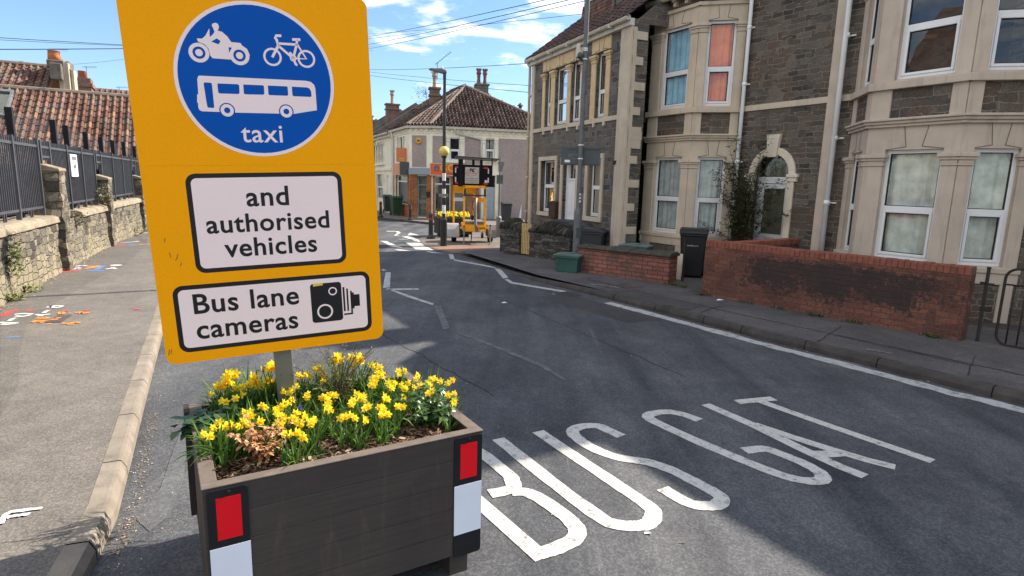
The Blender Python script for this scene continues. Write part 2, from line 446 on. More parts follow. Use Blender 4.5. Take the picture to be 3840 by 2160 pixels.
def m_leaf(name, stops, trans=0.25, rough=0.45, spec=0.4):
    t = NT(name)
    col = t.ramp(t.attr(), stops)
    t.done(col, rough, spec)
    tr = t.n('ShaderNodeBsdfTranslucent'); t.t.links.new(col, tr.inputs['Color'])
    mx = t.n('ShaderNodeMixShader'); mx.inputs[0].default_value = trans
    t.t.links.new(t.b.outputs[0], mx.inputs[1]); t.t.links.new(tr.outputs[0], mx.inputs[2]); t.t.links.new(mx.outputs[0], t.o.inputs[0])
    return t.m

def m_glass(name, tint=(0.9, 0.95, 0.95), refl=0.05):
    t = NT(name)
    tr = t.n('ShaderNodeBsdfTransparent'); tr.inputs[0].default_value = (*tint, 1)
    gl = t.n('ShaderNodeBsdfGlossy'); gl.inputs['Roughness'].default_value = 0.015
    bp = t.n('ShaderNodeBump'); t.set(bp.inputs['Height'], t.noise(t.coord(), 2.0, 1)); bp.inputs['Strength'].default_value = 0.08; bp.inputs['Distance'].default_value = 0.02
    t.t.links.new(bp.outputs[0], gl.inputs['Normal'])
    fr = t.n('ShaderNodeFresnel'); fr.inputs['IOR'].default_value = 1.36
    k = t.math('ADD', t.math('MULTIPLY', fr.outputs[0], 0.95), refl)
    mx = t.n('ShaderNodeMixShader'); t.set(mx.inputs[0], k)
    t.t.links.new(tr.outputs[0], mx.inputs[1]); t.t.links.new(gl.outputs[0], mx.inputs[2]); t.t.links.new(mx.outputs[0], t.o.inputs[0])
    return t.m

def m_render(name, c, streak=0.35, dirt=(0.16, 0.14, 0.12)):
    """painted masonry: slight unevenness, rain streaks and flaked spots"""
    t = NT(name); v = t.coord()
    mp = t.n('ShaderNodeMapping'); t.set(mp.inputs['Vector'], v); mp.inputs['Scale'].default_value = (9, 9, 0.9)
    st = t.noise(mp.outputs[0], 1.0, 5, 0.65); bl = t.noise(v, 2.2, 5, 0.6); fl = t.noise(v, 6.5, 7, 0.75)
    col = t.ramp(bl, [(0.3, tuple(x * 0.86 for x in c)), (0.7, tuple(min(1, x * 1.08) for x in c))])
    col = t.mix(t.rng(st, 0.52, 0.78, 0, streak), col, dirt)
    col = t.mix(t.rng(fl, 0.69, 0.73, 0, 0.6), col, tuple(x * 0.45 for x in c))
    t.bump(t.noise(v, 70, 4), 0.18, 0.004)
    return t.done(col, 0.8, 0.2)

def m_pebble(name, c1, c2):
    t = NT(name); v = t.coord()
    f = t.noise(v, 55, 3, 0.75); b = t.noise(v, 0.9, 4)
    col = t.ramp(f, [(0.32, c2), (0.5, c1), (0.68, tuple(x * 1.6 for x in c1))])
    col = t.mix(1.0, col, t.ramp(b, [(0.3, (0.9, 0.9, 0.9)), (0.7, (1.12, 1.1, 1.08))]), 'MULTIPLY')
    t.bump(f, 0.8, 0.01)
    return t.done(col, 0.95, 0.1)

M = MATS
M['road'] = m_asphalt('asphalt_road', (0.056, 0.059, 0.065), (0.135, 0.136, 0.138), 95, 0.28, 0.42, cracks=True, tracks=True)
M['pave_left'] = m_asphalt('footway_asphalt', (0.108, 0.098, 0.087), (0.24, 0.215, 0.185), 120, 0.14, 0.35)
M['pave_patch'] = m_asphalt('footway_patch', (0.092, 0.084, 0.075), (0.205, 0.188, 0.165), 120, 0.15, 0.35)
M['pave_right'] = m_asphalt('footway_right', (0.07, 0.066, 0.068), (0.14, 0.13, 0.13), 90, 0.3, 0.3)
M['pave_far'] = m_asphalt('footway_far', (0.12, 0.1, 0.085), (0.24, 0.2, 0.17), 60, 0.2, 0.3)
M['tactile'] = m_asphalt('red_tactile_paving', (0.19, 0.1, 0.075), (0.3, 0.18, 0.13), 60, 0.2, 0.3)
M['ground'] = m_asphalt('ground_far', (0.07, 0.07, 0.07), (0.13, 0.13, 0.13), 20, 0.2, 0.2)
M['garden'] = m_asphalt('garden_ground', (0.045, 0.04, 0.036), (0.09, 0.08, 0.07), 40, 0.4, 0.6)
M['kerb'] = plain('kerb_concrete', (0.2, 0.172, 0.138), 0.85, 0.22, 5, 0.5, 90, 0.2, dirt=(0.07, 0.06, 0.05), dirt_amt=0.5)
M['kerb_dark'] = plain('kerb_pennant_stone', (0.06, 0.054, 0.05), 0.85, 0.35, 4, 0.5, 60, 0.2, dirt=(0.03, 0.03, 0.03))
M['joint'] = plain('dark_joint', (0.015, 0.014, 0.013), 0.9)
M['white_line'] = m_paint('thermoplastic_white', (0.52, 0.50, 0.455), wear=0.47)
M['white_worn'] = m_paint('worn_white_line', (0.42, 0.42, 0.42), wear=0.5, scale=9)
M['white_faint'] = m_paint('faded_white_line', (0.17, 0.17, 0.17), wear=0.72, scale=9)
M['spray_white'] = m_paint('white_survey_paint', (0.6, 0.6, 0.58), (0.12, 0.11, 0.1), 0.34, 30)
M['spray_orange'] = m_paint('orange_survey_paint', (0.7, 0.24, 0.04), (0.12, 0.11, 0.1), 0.34, 30)
M['spray_red'] = m_paint('red_survey_paint', (0.55, 0.06, 0.07), (0.12, 0.11, 0.1), 0.4, 30)
M['spray_blue'] = m_paint('blue_survey_paint', (0.08, 0.22, 0.5), (0.12, 0.11, 0.1), 0.42, 30)
M['stone_house'] = m_courses('pennant_rubble', (0.048, 0.044, 0.041), (0.142, 0.124, 0.107), (0.11, 0.081, 0.065), (0.2, 0.178, 0.153), 0.33, 0.105, 0.085, 0.010, 0.5, var=1.0, bump=1.0)
M['stone_house_far'] = m_courses('pennant_rubble_grey', (0.062, 0.059, 0.057), (0.16, 0.147, 0.134), (0.125, 0.1, 0.08), (0.19, 0.175, 0.157), 0.38, 0.15, 0.085, 0.012, 0.5, var=1.0, bump=0.9)
M['brick_near'] = m_courses('red_brick_sooty', (0.145, 0.058, 0.042), (0.2, 0.082, 0.058), (0.11, 0.048, 0.04), (0.09, 0.072, 0.062), 0.232, 0.078, 0.006, 0.009, 1.0, soot=(2.15, 6.1), bump=0.6, sq=1.0)
M['brick_mid'] = m_courses('red_brick_wall', (0.2, 0.08, 0.062), (0.27, 0.12, 0.095), (0.16, 0.085, 0.072), (0.055, 0.05, 0.047), 0.24, 0.085, 0.008, 0.008, 1.0, bump=0.7, sq=1.0)
M['brick_cap'] = plain('red_brick_coping', (0.225, 0.08, 0.055), 0.85, 0.3, 9, 0.5, 60, 0.2, dirt=(0.1, 0.06, 0.05))
M['brick_chim'] = m_courses('chimney_brick', (0.2, 0.1, 0.07), (0.28, 0.15, 0.11), (0.14, 0.1, 0.08), (0.2, 0.18, 0.16), 0.24, 0.09, 0.01, 0.01, 1.0, bump=0.6, sq=1.0)
M['brick_tile'] = m_courses('glazed_shop_brick', (0.3, 0.12, 0.05), (0.38, 0.17, 0.075), (0.24, 0.1, 0.05), (0.16, 0.09, 0.06), 0.3, 0.2, 0.004, 0.008, 1.0, bump=0.4, sq=1.0)
M['drystone'] = m_rubble('dark_rubble_wall', [(0.2, (0.05, 0.048, 0.046)), (0.5, (0.085, 0.078, 0.07)), (0.8, (0.13, 0.12, 0.108))], (0.022, 0.02, 0.018), 4.6, 10.0, edge=0.09, bump=1.0)
M['drystone_cap'] = NT('rubble_coping_stone')
_t = M['drystone_cap']; M['drystone_cap'] = _t.done(_t.mix(_t.rng(_t.noise(_t.coord(), 9, 6, 0.75), 0.4, 0.65), _t.ramp(_t.attr(), [(0, (0.035, 0.033, 0.03)), (1, (0.11, 0.105, 0.095))]), (0.05, 0.047, 0.035)), 0.95, 0.1)
M['wall_left'] = m_rubble('limewashed_rubble_wall', [(0.15, (0.055, 0.05, 0.043)), (0.4, (0.115, 0.104, 0.088)), (0.6, (0.165, 0.146, 0.115)), (0.85, (0.225, 0.195, 0.143))], (0.05, 0.043, 0.033), 4.3, 7.6, bottom=(0.27, 0.232, 0.155), edge=0.07, bump=1.0)
M['coping_left'] = plain('sandstone_coping', (0.25, 0.21, 0.15), 0.9, 0.3, 3, 0.6, 40, 0.15, dirt=(0.09, 0.08, 0.065), dirt_amt=0.7)
M['pillar_rubble'] = m_rubble('pillar_rubble', [(0.15, (0.075, 0.068, 0.055)), (0.5, (0.15, 0.132, 0.1)), (0.85, (0.23, 0.2, 0.15))], (0.055, 0.048, 0.036), 4.6, 6.0, edge=0.06)
M['pillar_left'] = plain('gritstone_pillar', (0.2, 0.175, 0.135), 0.95, 0.35, 4, 0.9, 22, 0.1, dirt=(0.07, 0.062, 0.05), dirt_amt=0.7)
M['cream'] = m_render('cream_painted_stone', (0.52, 0.44, 0.345), 0.36)
M['cream_pink'] = m_render('beige_painted_stone', (0.50, 0.42, 0.345), 0.44)
M['cream_pale'] = m_render('pale_cream_render', (0.8, 0.74, 0.58), 0.3)
M['cream_line'] = plain('scored_joint', (0.16, 0.12, 0.085), 0.9)
M['white_fascia'] = m_render('white_fascia_board', (0.55, 0.53, 0.48), 0.35)
M['gutter'] = m_render('stained_white_gutter', (0.5, 0.46, 0.39), 0.6)
M['pipe_white'] = plain('white_downpipe', (0.8, 0.81, 0.82), 0.45, 0.08, 2)
M['upvc'] = plain('white_upvc', (0.7, 0.71, 0.72), 0.35, 0.05, 3, spec=0.4)
M['seal'] = plain('black_window_seal', (0.02, 0.02, 0.02), 0.6)
M['glass'] = m_glass('window_glass')
M['glass_dark'] = m_glass('shop_glass', (0.75, 0.8, 0.8), 0.1)
M['interior'] = plain('dark_room', (0.05, 0.045, 0.04), 0.9)
M['interior_warm'] = plain('room_beige', (0.26, 0.235, 0.17), 0.9)
M['net'] = plain('net_curtain', (0.5, 0.52, 0.52), 0.9, 0.25, 5)
M['net_white'] = plain('white_net_curtain', (0.6, 0.6, 0.54), 0.9, 0.3, 4)
M['curtain_blue'] = plain('blue_curtain', (0.42, 0.68, 0.92), 0.9, 0.2, 3)
M['curtain_orange'] = plain('orange_curtain', (0.85, 0.25, 0.12), 0.9, 0.12, 3)
M['slate'] = m_tiles('dark_roof_tiles', [(0, (0.04, 0.026, 0.022)), (0.5, (0.065, 0.038, 0.03)), (1, (0.09, 0.05, 0.04))])
M['slate_grey'] = m_tiles('grey_slates', [(0, (0.04, 0.042, 0.047)), (1, (0.075, 0.077, 0.082))])
M['tiles_red'] = m_tiles('clay_double_roman_tiles', [(0, (0.075, 0.038, 0.028)), (0.35, (0.13, 0.066, 0.046)), (0.6, (0.165, 0.094, 0.07)), (0.8, (0.105, 0.084, 0.07)), (1, (0.23, 0.125, 0.082))])
M['tiles_shop'] = m_tiles('brown_double_roman_tiles', [(0, (0.05, 0.033, 0.028)), (0.5, (0.078, 0.05, 0.042)), (1, (0.15, 0.105, 0.088))])
M['ridge'] = plain('ridge_mortar_tile', (0.16, 0.125, 0.1), 0.9, 0.3, 6, 0.4, 30)
M['lead'] = plain('grey_lead', (0.13, 0.135, 0.14), 0.7, 0.2, 4)
M['concrete_parapet'] = plain('weathered_parapet', (0.14, 0.125, 0.105), 0.95, 0.3, 3, 0.5, 30)
M['chim_render'] = plain('rendered_chimney', (0.2, 0.18, 0.15), 0.95, 0.25, 2, 0.4, 40, dirt=(0.08, 0.075, 0.07))
M['chim_side'] = plain('cream_wall_sunlit_flank', (0.38, 0.33, 0.24), 0.95, 0.2, 2, 0.4, 40)  # cream of the walls, also the sunlit tone of the chimney flanks
M['terracotta'] = plain('terracotta_pot', (0.38, 0.14, 0.06), 0.85, 0.25, 8)
M['pot_buff'] = plain('buff_chimney_pot', (0.33, 0.25, 0.15), 0.9, 0.25, 8)
M['pebble'] = m_pebble('pebbledash', (0.33, 0.275, 0.255), (0.14, 0.115, 0.11))
M['fence'] = plain('black_painted_steel', (0.06, 0.063, 0.072), 0.4, 0.2, 4, spec=0.5)
M['post_black'] = plain('black_timber_post', (0.012, 0.013, 0.017), 0.8)
M['grey_steel'] = plain('galvanised_grey', (0.16, 0.165, 0.17), 0.5, 0.15, 5, spec=0.5)
M['lamp_grey'] = plain('grey_painted_column', (0.115, 0.12, 0.128), 0.55, 0.2, 4, spec=0.4, dirt=(0.06, 0.06, 0.06))
M['plate_grey'] = plain('sign_back_grey', (0.07, 0.082, 0.088), 0.55, 0.12, 3)
M['black_gloss'] = plain('black_gloss_paint', (0.012, 0.013, 0.014), 0.35, 0.2, 4, spec=0.5)
M['white_band'] = plain('white_band_paint', (0.7, 0.7, 0.68), 0.45, 0.1, 6, dirt=(0.3, 0.3, 0.28))
M['red_band'] = plain('red_reflective_band', (0.5, 0.03, 0.03), 0.4)
M['bin_black'] = plain('black_bin_plastic', (0.014, 0.014, 0.016), 0.45, 0.2, 3, 0.15, 90, 0.4)
M['bin_grey'] = plain('grey_bin_plastic', (0.035, 0.038, 0.045), 0.5, 0.2, 3, spec=0.4)
M['bin_green'] = plain('green_bin_plastic', (0.02, 0.055, 0.025), 0.5, 0.2, 3, spec=0.4)
M['box_green'] = plain('green_recycling_box', (0.03, 0.085, 0.07), 0.5, 0.2, 3, 0.1, 60, 0.4)
M['box_lid'] = plain('grey_green_lid', (0.1, 0.15, 0.14), 0.55, 0.2, 3)
M['bin_letter'] = plain('white_bin_lettering', (0.55, 0.55, 0.55), 0.6)
M['iron'] = plain('rusty_black_iron', (0.026, 0.022, 0.02), 0.7, 0.4, 12, dirt=(0.07, 0.035, 0.02))
M['matt_black'] = plain('matt_black_board', (0.010, 0.010, 0.011), 0.7, spec=0.15)
M['picket'] = plain('yellow_pine', (0.55, 0.4, 0.19), 0.75, 0.15, 8)
M['moss_stone'] = plain('mossy_coping', (0.055, 0.052, 0.042), 0.95, 0.4, 6, 0.8, 30, dirt=(0.05, 0.055, 0.025))
M['wire'] = plain('overhead_cable', (0.03, 0.035, 0.045), 0.6)
M['aerial'] = plain('aerial_metal', (0.12, 0.12, 0.13), 0.4, metal=0.6)
M['car_red'] = plain('red_car_paint', (0.3, 0.012, 0.02), 0.25, 0.05, spec=0.6)
M['car_glass'] = plain('dark_car_glass', (0.015, 0.018, 0.02), 0.08, spec=0.8)
M['rubber'] = plain('black_rubber', (0.014, 0.014, 0.014), 0.8)
# ================================================================== SETTING
def sheet(name, pts, z, mat, kind='structure'):
    mb = MB(); mb.poly([(p[0], p[1], z) for p in pts])
    o = mb.obj(name, mat, fix=False); o['kind'] = kind
    if o.data.polygons[0].normal.z < 0: o.data.flip_normals()
    return o

sheet('ground', [(-400, -60), (400, -60), (400, 700), (-400, 700)], -0.012, M['ground'])
KL = [(-0.95, -0.6), (-1.25, 0.5), (-1.72, 1.75), (-2.13, 2.80), (-2.28, 3.18), (-2.68, 3.95), (-3.10, 4.75), (-4.20, 6.87), (-5.05, 8.5), (-8.0, 14.4), (-11.6, 22.2), (-14.0, 27.4), (-26, 53)]
KR = [(7.9, 1.2), (6.45, 3.3), (5.05, 5.50), (4.70, 5.98), (4.11, 6.88), (3.41, 7.85), (2.70, 8.98), (1.80, 10.36), (1.33, 11.1), (0.42, 12.4), (-0.30, 13.9), (-1.62, 16.55)]
# road between the kerbs, on to the junction
sheet('road', KL[:-1] + [(-27, 60), (-18.5, 60)] + [(-8.2, 33.5), (-6.9, 30.9), (-3.4, 27.5), (2.0, 27.2), (14, 29), (14, 22), (4.0, 19.6)] + KR[::-1], 0.0, M['road'])
# --- footways with real kerbs
def kerb_run(name, line, side, w, h, mat, foot_mat, foot_pts, foot_name, seg=0.9, h0=None):
    """kerb stones along a polyline; side=+1 means footway lies to the left of travel"""
    pts = []
    for i in range(len(line) - 1):
        a = Vector((*line[i], 0)); b = Vector((*line[i + 1], 0)); L = (b - a).length; n = max(1, int(round(L / 0.3)))
        for k in range(n): pts.append(a.lerp(b, k / n))
    pts.append(Vector((*line[-1], 0)))
    mb = MB(); acc = 0.0; nxt = seg
    inner = []
    for i in range(len(pts)):
        t = (pts[min(i + 1, len(pts) - 1)] - pts[max(i - 1, 0)]).normalized(); nrm = Vector((-t.y, t.x, 0)) * side
        inner.append((pts[i], nrm))
    jm = MB()
    for i in range(len(pts) - 1):
        (a, na), (b, nb) = inner[i], inner[i + 1]
        ha = h if h0 is None else h0(i / len(pts)); hb = h if h0 is None else h0((i + 1) / len(pts))
        L = (b - a).length; acc += L
        g = 0.0
        if acc > nxt: g = 0.012; nxt += seg
        bb = b - (b - a).normalized() * g if g else b
        prof = [(0, -0.05), (0.004, max(ha - 0.055, 0.005)), (0.03, ha - 0.004), (0.05, ha), (w, ha)]
        vs = []
        for p, n_ in ((a, na), (bb, nb)):
            for o_, z in prof:
                q = p + n_ * o_; vs.append((q.x, q.y, z if p is a else (z * hb / max(ha, 0.01))))
        k = len(prof)
        mb.add(vs, [(j, j + 1, k + j + 1, k + j) for j in range(k - 1)])
        if g:
            q0 = [bb, b]
            vs = []
            for p in q0:
                for o_, z in ((0.01, 0.0), (0.012, hb - 0.06), (0.04, hb - 0.014), (w, hb - 0.014)):
                    q = p + nb * o_; vs.append((q.x, q.y, z))
            jm.add(vs, [(j, j + 1, 4 + j + 1, 4 + j) for j in range(3)])
    o = mb.obj(name, mat); struct(o)
    if jm.v:
        j = jm.obj('kerb_joint', M['joint'], o)
    back = [(p + n_ * w) for p, n_ in inner]
    poly = [(q.x, q.y) for q in back] + foot_pts
    return sheet(foot_name, poly, h - 0.002 if h0 is None else h - 0.004, foot_mat)
kerb_run('kerb_left', KL, 1, 0.135, 0.12, M['kerb'], M['pave_left'], [(-29, 52), (-16.3, 29.1), (-3.2, 0.42), (-3.2, -2), (-1.2, -2)], 'pavement_left')
kerb_run('kerb_right', KR, -1, 0.13, 0.11, M['kerb_dark'], M['pave_right'], [(-0.8, 17.2), (0.2, 17.6), (1.2, 16.4), (2.2, 14.6), (4.2, 13.3), (4.6, 10.6), (7.4, 8.2), (11, 3)], 'pavement_right',
         h0=lambda f: 0.11 if f < 0.60 else max(0.012, 0.11 - (f - 0.60) * 0.45))
sheet('garden_ground', [(11.5, 1.0), (6.6, 7.4), (3.6, 11.0), (1.4, 14.2), (0.2, 16.9), (0.4, 21.5), (4, 21), (14, 6)], 0.105, M['garden'])
# small build-out and far corner footways
sheet('pavement_corner', [(-0.25, 17.4), (-1.0, 17.6), (-1.7, 16.72), (-2.75, 18.4), (-3.3, 20.6), (-3.35, 22.6), (-2.6, 24.0), (1.6, 24.4), (6, 24), (6, 20), (1.0, 18.6)], 0.010, M['pave_far'])
sheet('tactile_paving', [(-0.35, 17.5), (-1.05, 17.7), (-1.75, 17.0), (-2.5, 18.1), (-2.3, 18.7), (-0.9, 18.9)], 0.015, M['tactile'])
kerb_run('kerb_far', [(-13.2, 43.0), (-8.0, 32.6), (-6.9, 30.8), (-5.2, 29.3), (-3.5, 27.7), (-1.5, 27.3), (2.5, 27.6), (9, 28.9)], 1, 0.13, 0.1, M['kerb_dark'], M['pave_far'],
         [(9, 34.5), (-4.4, 31.5), (-5.7, 31.9), (-11.6, 44)], 'pavement_far')
# resurfacing strip on the left footway and a service cover
_mp = [(-7.25, 8.35), (-6.55, 8.35)] 
strip = [G(*p, z=0.1225)[:2] for p in [(0, 1560), (70, 1440), (72, 1330), (100, 1215), (160, 1165), (330, 1060), (470, 990), (545, 925), (560, 868), (430, 912), (255, 1010), (120, 1085), (60, 1118), (0, 1152)]]
sheet('pavement_strip', strip, 0.1225, M['pave_patch'])
sheet('service_cover', [G(*p, z=0.125)[:2] for p in [(168, 1209), (218, 1182), (272, 1180), (232, 1207)]], 0.125, plain('cast_iron_cover', (0.075, 0.06, 0.055), 0.75, 0.3, 30, 0.4))
sheet('manhole_cover', [G(*p)[:2] for p in [(1503, 840), (1545, 838), (1560, 844), (1515, 846)]], 0.004, plain('road_manhole', (0.035, 0.035, 0.036), 0.7))
# grit patch and old surface near the kerb
sheet('gutter_patch', [G(*p)[:2] for p in [(512, 1950), (600, 1835), (650, 1690), (700, 1560), (705, 1620), (690, 1800), (640, 1930), (560, 1995)]], 0.0035, m_asphalt('old_surface', (0.075, 0.078, 0.082), (0.13, 0.132, 0.135), 60, 0.3, 0.3))

# ------------------------------------------------------------------ painted markings
def crom(pts, n=6):
    out = []
    for i in range(len(pts) - 1):
        p0 = pts[max(i - 1, 0)]; p1 = pts[i]; p2 = pts[i + 1]; p3 = pts[min(i + 2, len(pts) - 1)]
        for k in range(n):
            t = k / n
            out.append(0.5 * ((2 * p1) + (p2 - p0) * t + (2 * p0 - 5 * p1 + 4 * p2 - p3) * t * t + (3 * p1 - p0 - 3 * p2 + p3) * t ** 3))
    out.append(pts[-1]); return out
def stroke(mb, pts, w, z, smooth=True, jag=0.0):
    pts = [Vector((p[0], p[1], 0)) for p in pts]
    if smooth: pts = crom(pts)
    vs = []
    for i, p in enumerate(pts):
        t = (pts[min(i + 1, len(pts) - 1)] - pts[max(i - 1, 0)]).normalized(); n = Vector((-t.y, t.x, 0))
        j1 = random.uniform(-jag, jag); j2 = random.uniform(-jag, jag)
        vs += [(p + n * (w / 2 + j1)).to_tuple()[:2] + (z,), (p - n * (w / 2 + j2)).to_tuple()[:2] + (z,)]
    mb.add(vs, [(2 * i, 2 * i + 1, 2 * i + 3, 2 * i + 2) for i in range(len(pts) - 1)])
def L_(x, y): k = 1850 / 2576; return G(1750 + x * k, 1400 + y * k)
ZM = 0.004
WL = 0.108
U_ = [(165, 343), (435, 560), (690, 750), (780, 790), (880, 799), (950, 785), (976, 735), (945, 692), (820, 606), (550, 425), (372, 305)]
B_low = [(370, 945), (470, 915), (556, 872), (578, 828), (545, 775), (440, 692), (320, 626), (235, 622)]
B_up = [(120, 632), (235, 606), (238, 562), (205, 520)]
S_ = [(808, 330), (745, 302), (685, 277), (605, 278), (553, 303), (585, 345), (680, 402), (800, 443), (940, 465), (1060, 503), (1180, 562), (1285, 618), (1332, 655), (1308, 688), (1245, 694), (1170, 683), (1100, 648), (1022, 602)]
G_ = [(1215, 246), (1140, 219), (1070, 204), (1000, 206), (950, 220), (962, 243), (1045, 283), (1250, 376), (1500, 480), (1640, 532), (1750, 560), (1835, 564), (1862, 548), (1838, 515), (1760, 472), (1660, 430), (1570, 398), (1520, 397), (1448, 406)]
A1 = [(1245, 163), (1500, 273), (1750, 396), (1940, 485), (2080, 540)]
A2 = [(1500, 268), (1680, 328), (1900, 398), (2090, 455), (2238, 492)]
A3 = [(1800, 425), (1880, 424), (1960, 419)]
T1 = [(1410, 151), (1510, 142), (1605, 133)]
T2 = [(1530, 146), (1800, 243), (2100, 347), (2432, 462)]
def letter(lines):
    mb = MB()
    for k, (ln, sm) in enumerate(lines): stroke(mb, ln, WL, ZM + 0.0006 * k, sm, 0.0035)
    return struct(mb.obj('road_lettering', M['white_line'], fix=False))
stem_dir = (L_(115, 720) - L_(370, 945)).normalized()
b0 = L_(370, 945); btop = b0 + stem_dir * 1.62
up = [L_(*p) for p in B_up]
up2 = up[-1] + stem_dir * 0.42
letter([([btop, b0 - stem_dir * 0.05], False), ([L_(*p) for p in B_low], True), (up + [up2, up2 + stem_dir * 0.12 + Vector((-0.1, -0.03, 0)), btop], True)])
letter([([L_(*p) for p in U_], True)]); letter([([L_(*p) for p in S_], True)]); letter([([L_(*p) for p in G_], True)])
letter([([L_(*p) for p in A1], False), ([L_(*p) for p in A2], False), ([L_(*p) for p in A3], False)])
letter([([L_(*p) for p in T1], False), ([L_(*p) for p in T2], False)])

def H_(x, y): k = 1200 / 2484; return G(1400 + x * k, 800 + y * k)
def markings(name, mat, polys, z, conv):
    mb = MB()
    for p in polys: 
        q = [conv(*a) for a in p]
        area = sum(q[i].x * q[(i + 1) % len(q)].y - q[(i + 1) % len(q)].x * q[i].y for i in range(len(q)))
        if area < 0: q.reverse()
        mb.poly([(v.x, v.y, z) for v in q])
    return struct(mb.obj(name, mat, fix=False))
markings('zigzag_marking', M['white_worn'], [
    [(585, 318), (618, 318), (632, 357), (596, 357)], [(625, 357), (955, 418), (950, 428), (628, 368)],
    [(942, 430), (985, 430), (1048, 500), (1008, 508)], [(1018, 515), (1045, 512), (1085, 535), (1505, 606), (1490, 617), (1065, 545)],
    [(1383, 620), (1400, 617), (1570, 626), (1560, 636), (1395, 631)],
    [(95, 460), (135, 458), (128, 575), (75, 580)], [(100, 585), (348, 583), (356, 595), (105, 596)],
    [(108, 590), (140, 590), (300, 645), (470, 703), (460, 713), (290, 660)], [(64, 435), (80, 435), (112, 445), (70, 446)]], ZM, H_)
markings('faded_zigzag_marking', M['white_faint'], [
    [(472, 720), (525, 720), (592, 890), (545, 905)], [(640, 928), (665, 925), (1000, 1045), (1320, 1175), (1510, 1300), (1480, 1300), (1290, 1190), (980, 1062)]], ZM, H_)
# broad scuffed line along the right-hand kerb
mb = MB(); ln = [Vector((*p, 0)) for p in [(7.8, 1.15), (6.38, 3.2), (4.98, 5.42), (4.63, 5.88), (4.03, 6.79), (3.33, 7.76), (2.62, 8.88), (1.75, 10.2)]]
off = [(p + Vector((-0.075, -0.045, 0))) for p in ln]
stroke(mb, [(p.x, p.y) for p in off], 0.19, ZM, True, 0.022); struct(mb.obj('edge_line', M['white_worn'], fix=False))
kz = .2795
def Zc(x, y): return G(1380 + x * kz, 620 + y * kz)
markings('zebra_stripe', M['white_line'], [
    [(165, 1015), (250, 1018), (470, 1112), (400, 1100), (240, 1098), (330, 1095)],
    [(500, 1035), (700, 1040), (880, 1140), (640, 1128)],
    [(450, 955), (540, 955), (800, 1030), (680, 1028)], [(345, 1130), (440, 1130), (580, 1150), (420, 1145)], [(760, 1155), (830, 1155), (1010, 1185), (860, 1175)]], ZM, Zc)
markings('give_way_marking', M['white_line'], [
    [(245, 880), (410, 885), (440, 905), (375, 940), (440, 948), (350, 945), (395, 905), (370, 890), (250, 888)],
    [(530, 940), (560, 905), (640, 925), (690, 940), (600, 935)], [(400, 992), (500, 990), (560, 1000), (430, 1000)]], ZM, Zc)
# tarred seams, a trench reinstatement and a gully in the carriageway
seam = m_asphalt('tar_seam', (0.022, 0.022, 0.024), (0.06, 0.06, 0.06), 70, 0.3, 0.3)
mb = MB()
def wig(pts, a):
    r_ = random.Random(len(pts) + int(pts[0][0] * 100)); q = []
    for i in range(len(pts) - 1):
        A = Vector((*pts[i], 0)); B = Vector((*pts[i + 1], 0)); n = max(2, int((B - A).length / .18))
        q += [((A.lerp(B, k / n)).x + r_.uniform(-a, a), (A.lerp(B, k / n)).y + r_.uniform(-a, a)) for k in range(n)]
    return q + [pts[-1]]
for pts, w_ in (([(-0.15, 5.4), (-1.7, 7.6), (-4.2, 12.2), (-6.0, 15.4)], .016), ([(1.9, 6.1), (0.6, 8.7), (-1.4, 12.6)], .014)): stroke(mb, wig(pts, .02), w_, .0026, False, .006)
struct(mb.obj('road_seam', seam, fix=False))
sheet('road_patch', [(1.75, 8.6), (2.35, 8.9), (1.05, 10.9), (0.45, 10.55)], .0022, m_asphalt('newer_asphalt', (0.04, 0.04, 0.042), (0.095, 0.093, 0.09), 95, .2, .5))
sheet('road_patch', [(-2.6, 9.6), (-1.5, 10.2), (-2.3, 11.7), (-3.4, 11.0)], .0022, m_asphalt('paler_asphalt', (0.07, 0.07, 0.07), (0.17, 0.165, 0.16), 80, .25, .5))
mb = MB(); mb.box(0, .45, 0, .38, .0, .006)
for k in range(6): mb.box(.05, .4, .05 + k * .05, .075 + k * .05, .006, .010)
o = mb.obj('gully_grate', plain('worn_gully_iron', (.045, .042, .04), .6, .3, 20)); o.matrix_world = Matrix.Translation((1.28, 10.75, .001)) @ Matrix.Rotation(radians(120), 4, 'Z'); struct(o)
# joints and patches in the right-hand footway
mb = MB()
for pts, w_ in (([(5.75, 5.9), (3.3, 9.3), (1.55, 12.0)], .02), ([(4.9, 6.1), (5.6, 6.9)], .012), ([(3.95, 7.4), (4.75, 8.3)], .012), ([(2.9, 8.95), (3.45, 9.6)], .012), ([(5.25, 6.45), (4.35, 7.75)], .012), ([(1.7, 11.0), (2.3, 11.6)], .012)): stroke(mb, wig(pts, .012), w_, .1112, False, .004)
struct(mb.obj('footway_joint', seam, fix=False))
sheet('footway_patch', [(2.75, 9.15), (3.2, 9.6), (2.2, 11.0), (1.8, 10.7)], .1106, m_asphalt('dark_footway_patch', (0.05, 0.048, 0.05), (0.11, 0.105, 0.1), 90, .2, .3))
mb = MB()
for pts in ([(2.0, 10.9), (2.3, 10.95), (2.45, 10.8)], [(2.2, 11.2), (2.5, 11.25)], [(1.75, 11.2), (1.9, 11.35)]): stroke(mb, pts, .05, .1118, len(pts) > 2, .01)
struct(mb.obj('survey_paint', m_paint('faint_red_paint', (.2, .07, .06), (.07, .066, .068), .62, 18), fix=False))
mb = MB(); stroke(mb, [(1.55, 11.4), (1.85, 11.3), (2.05, 11.1)], .09, .1116, True, .02); stroke(mb, [(4.4, 7.1), (4.6, 6.9)], .06, .1116, False, .02); struct(mb.obj('survey_paint', m_paint('faint_white_paint', (.22, .22, .22), (.07, .066, .068), .62, 18), fix=False))
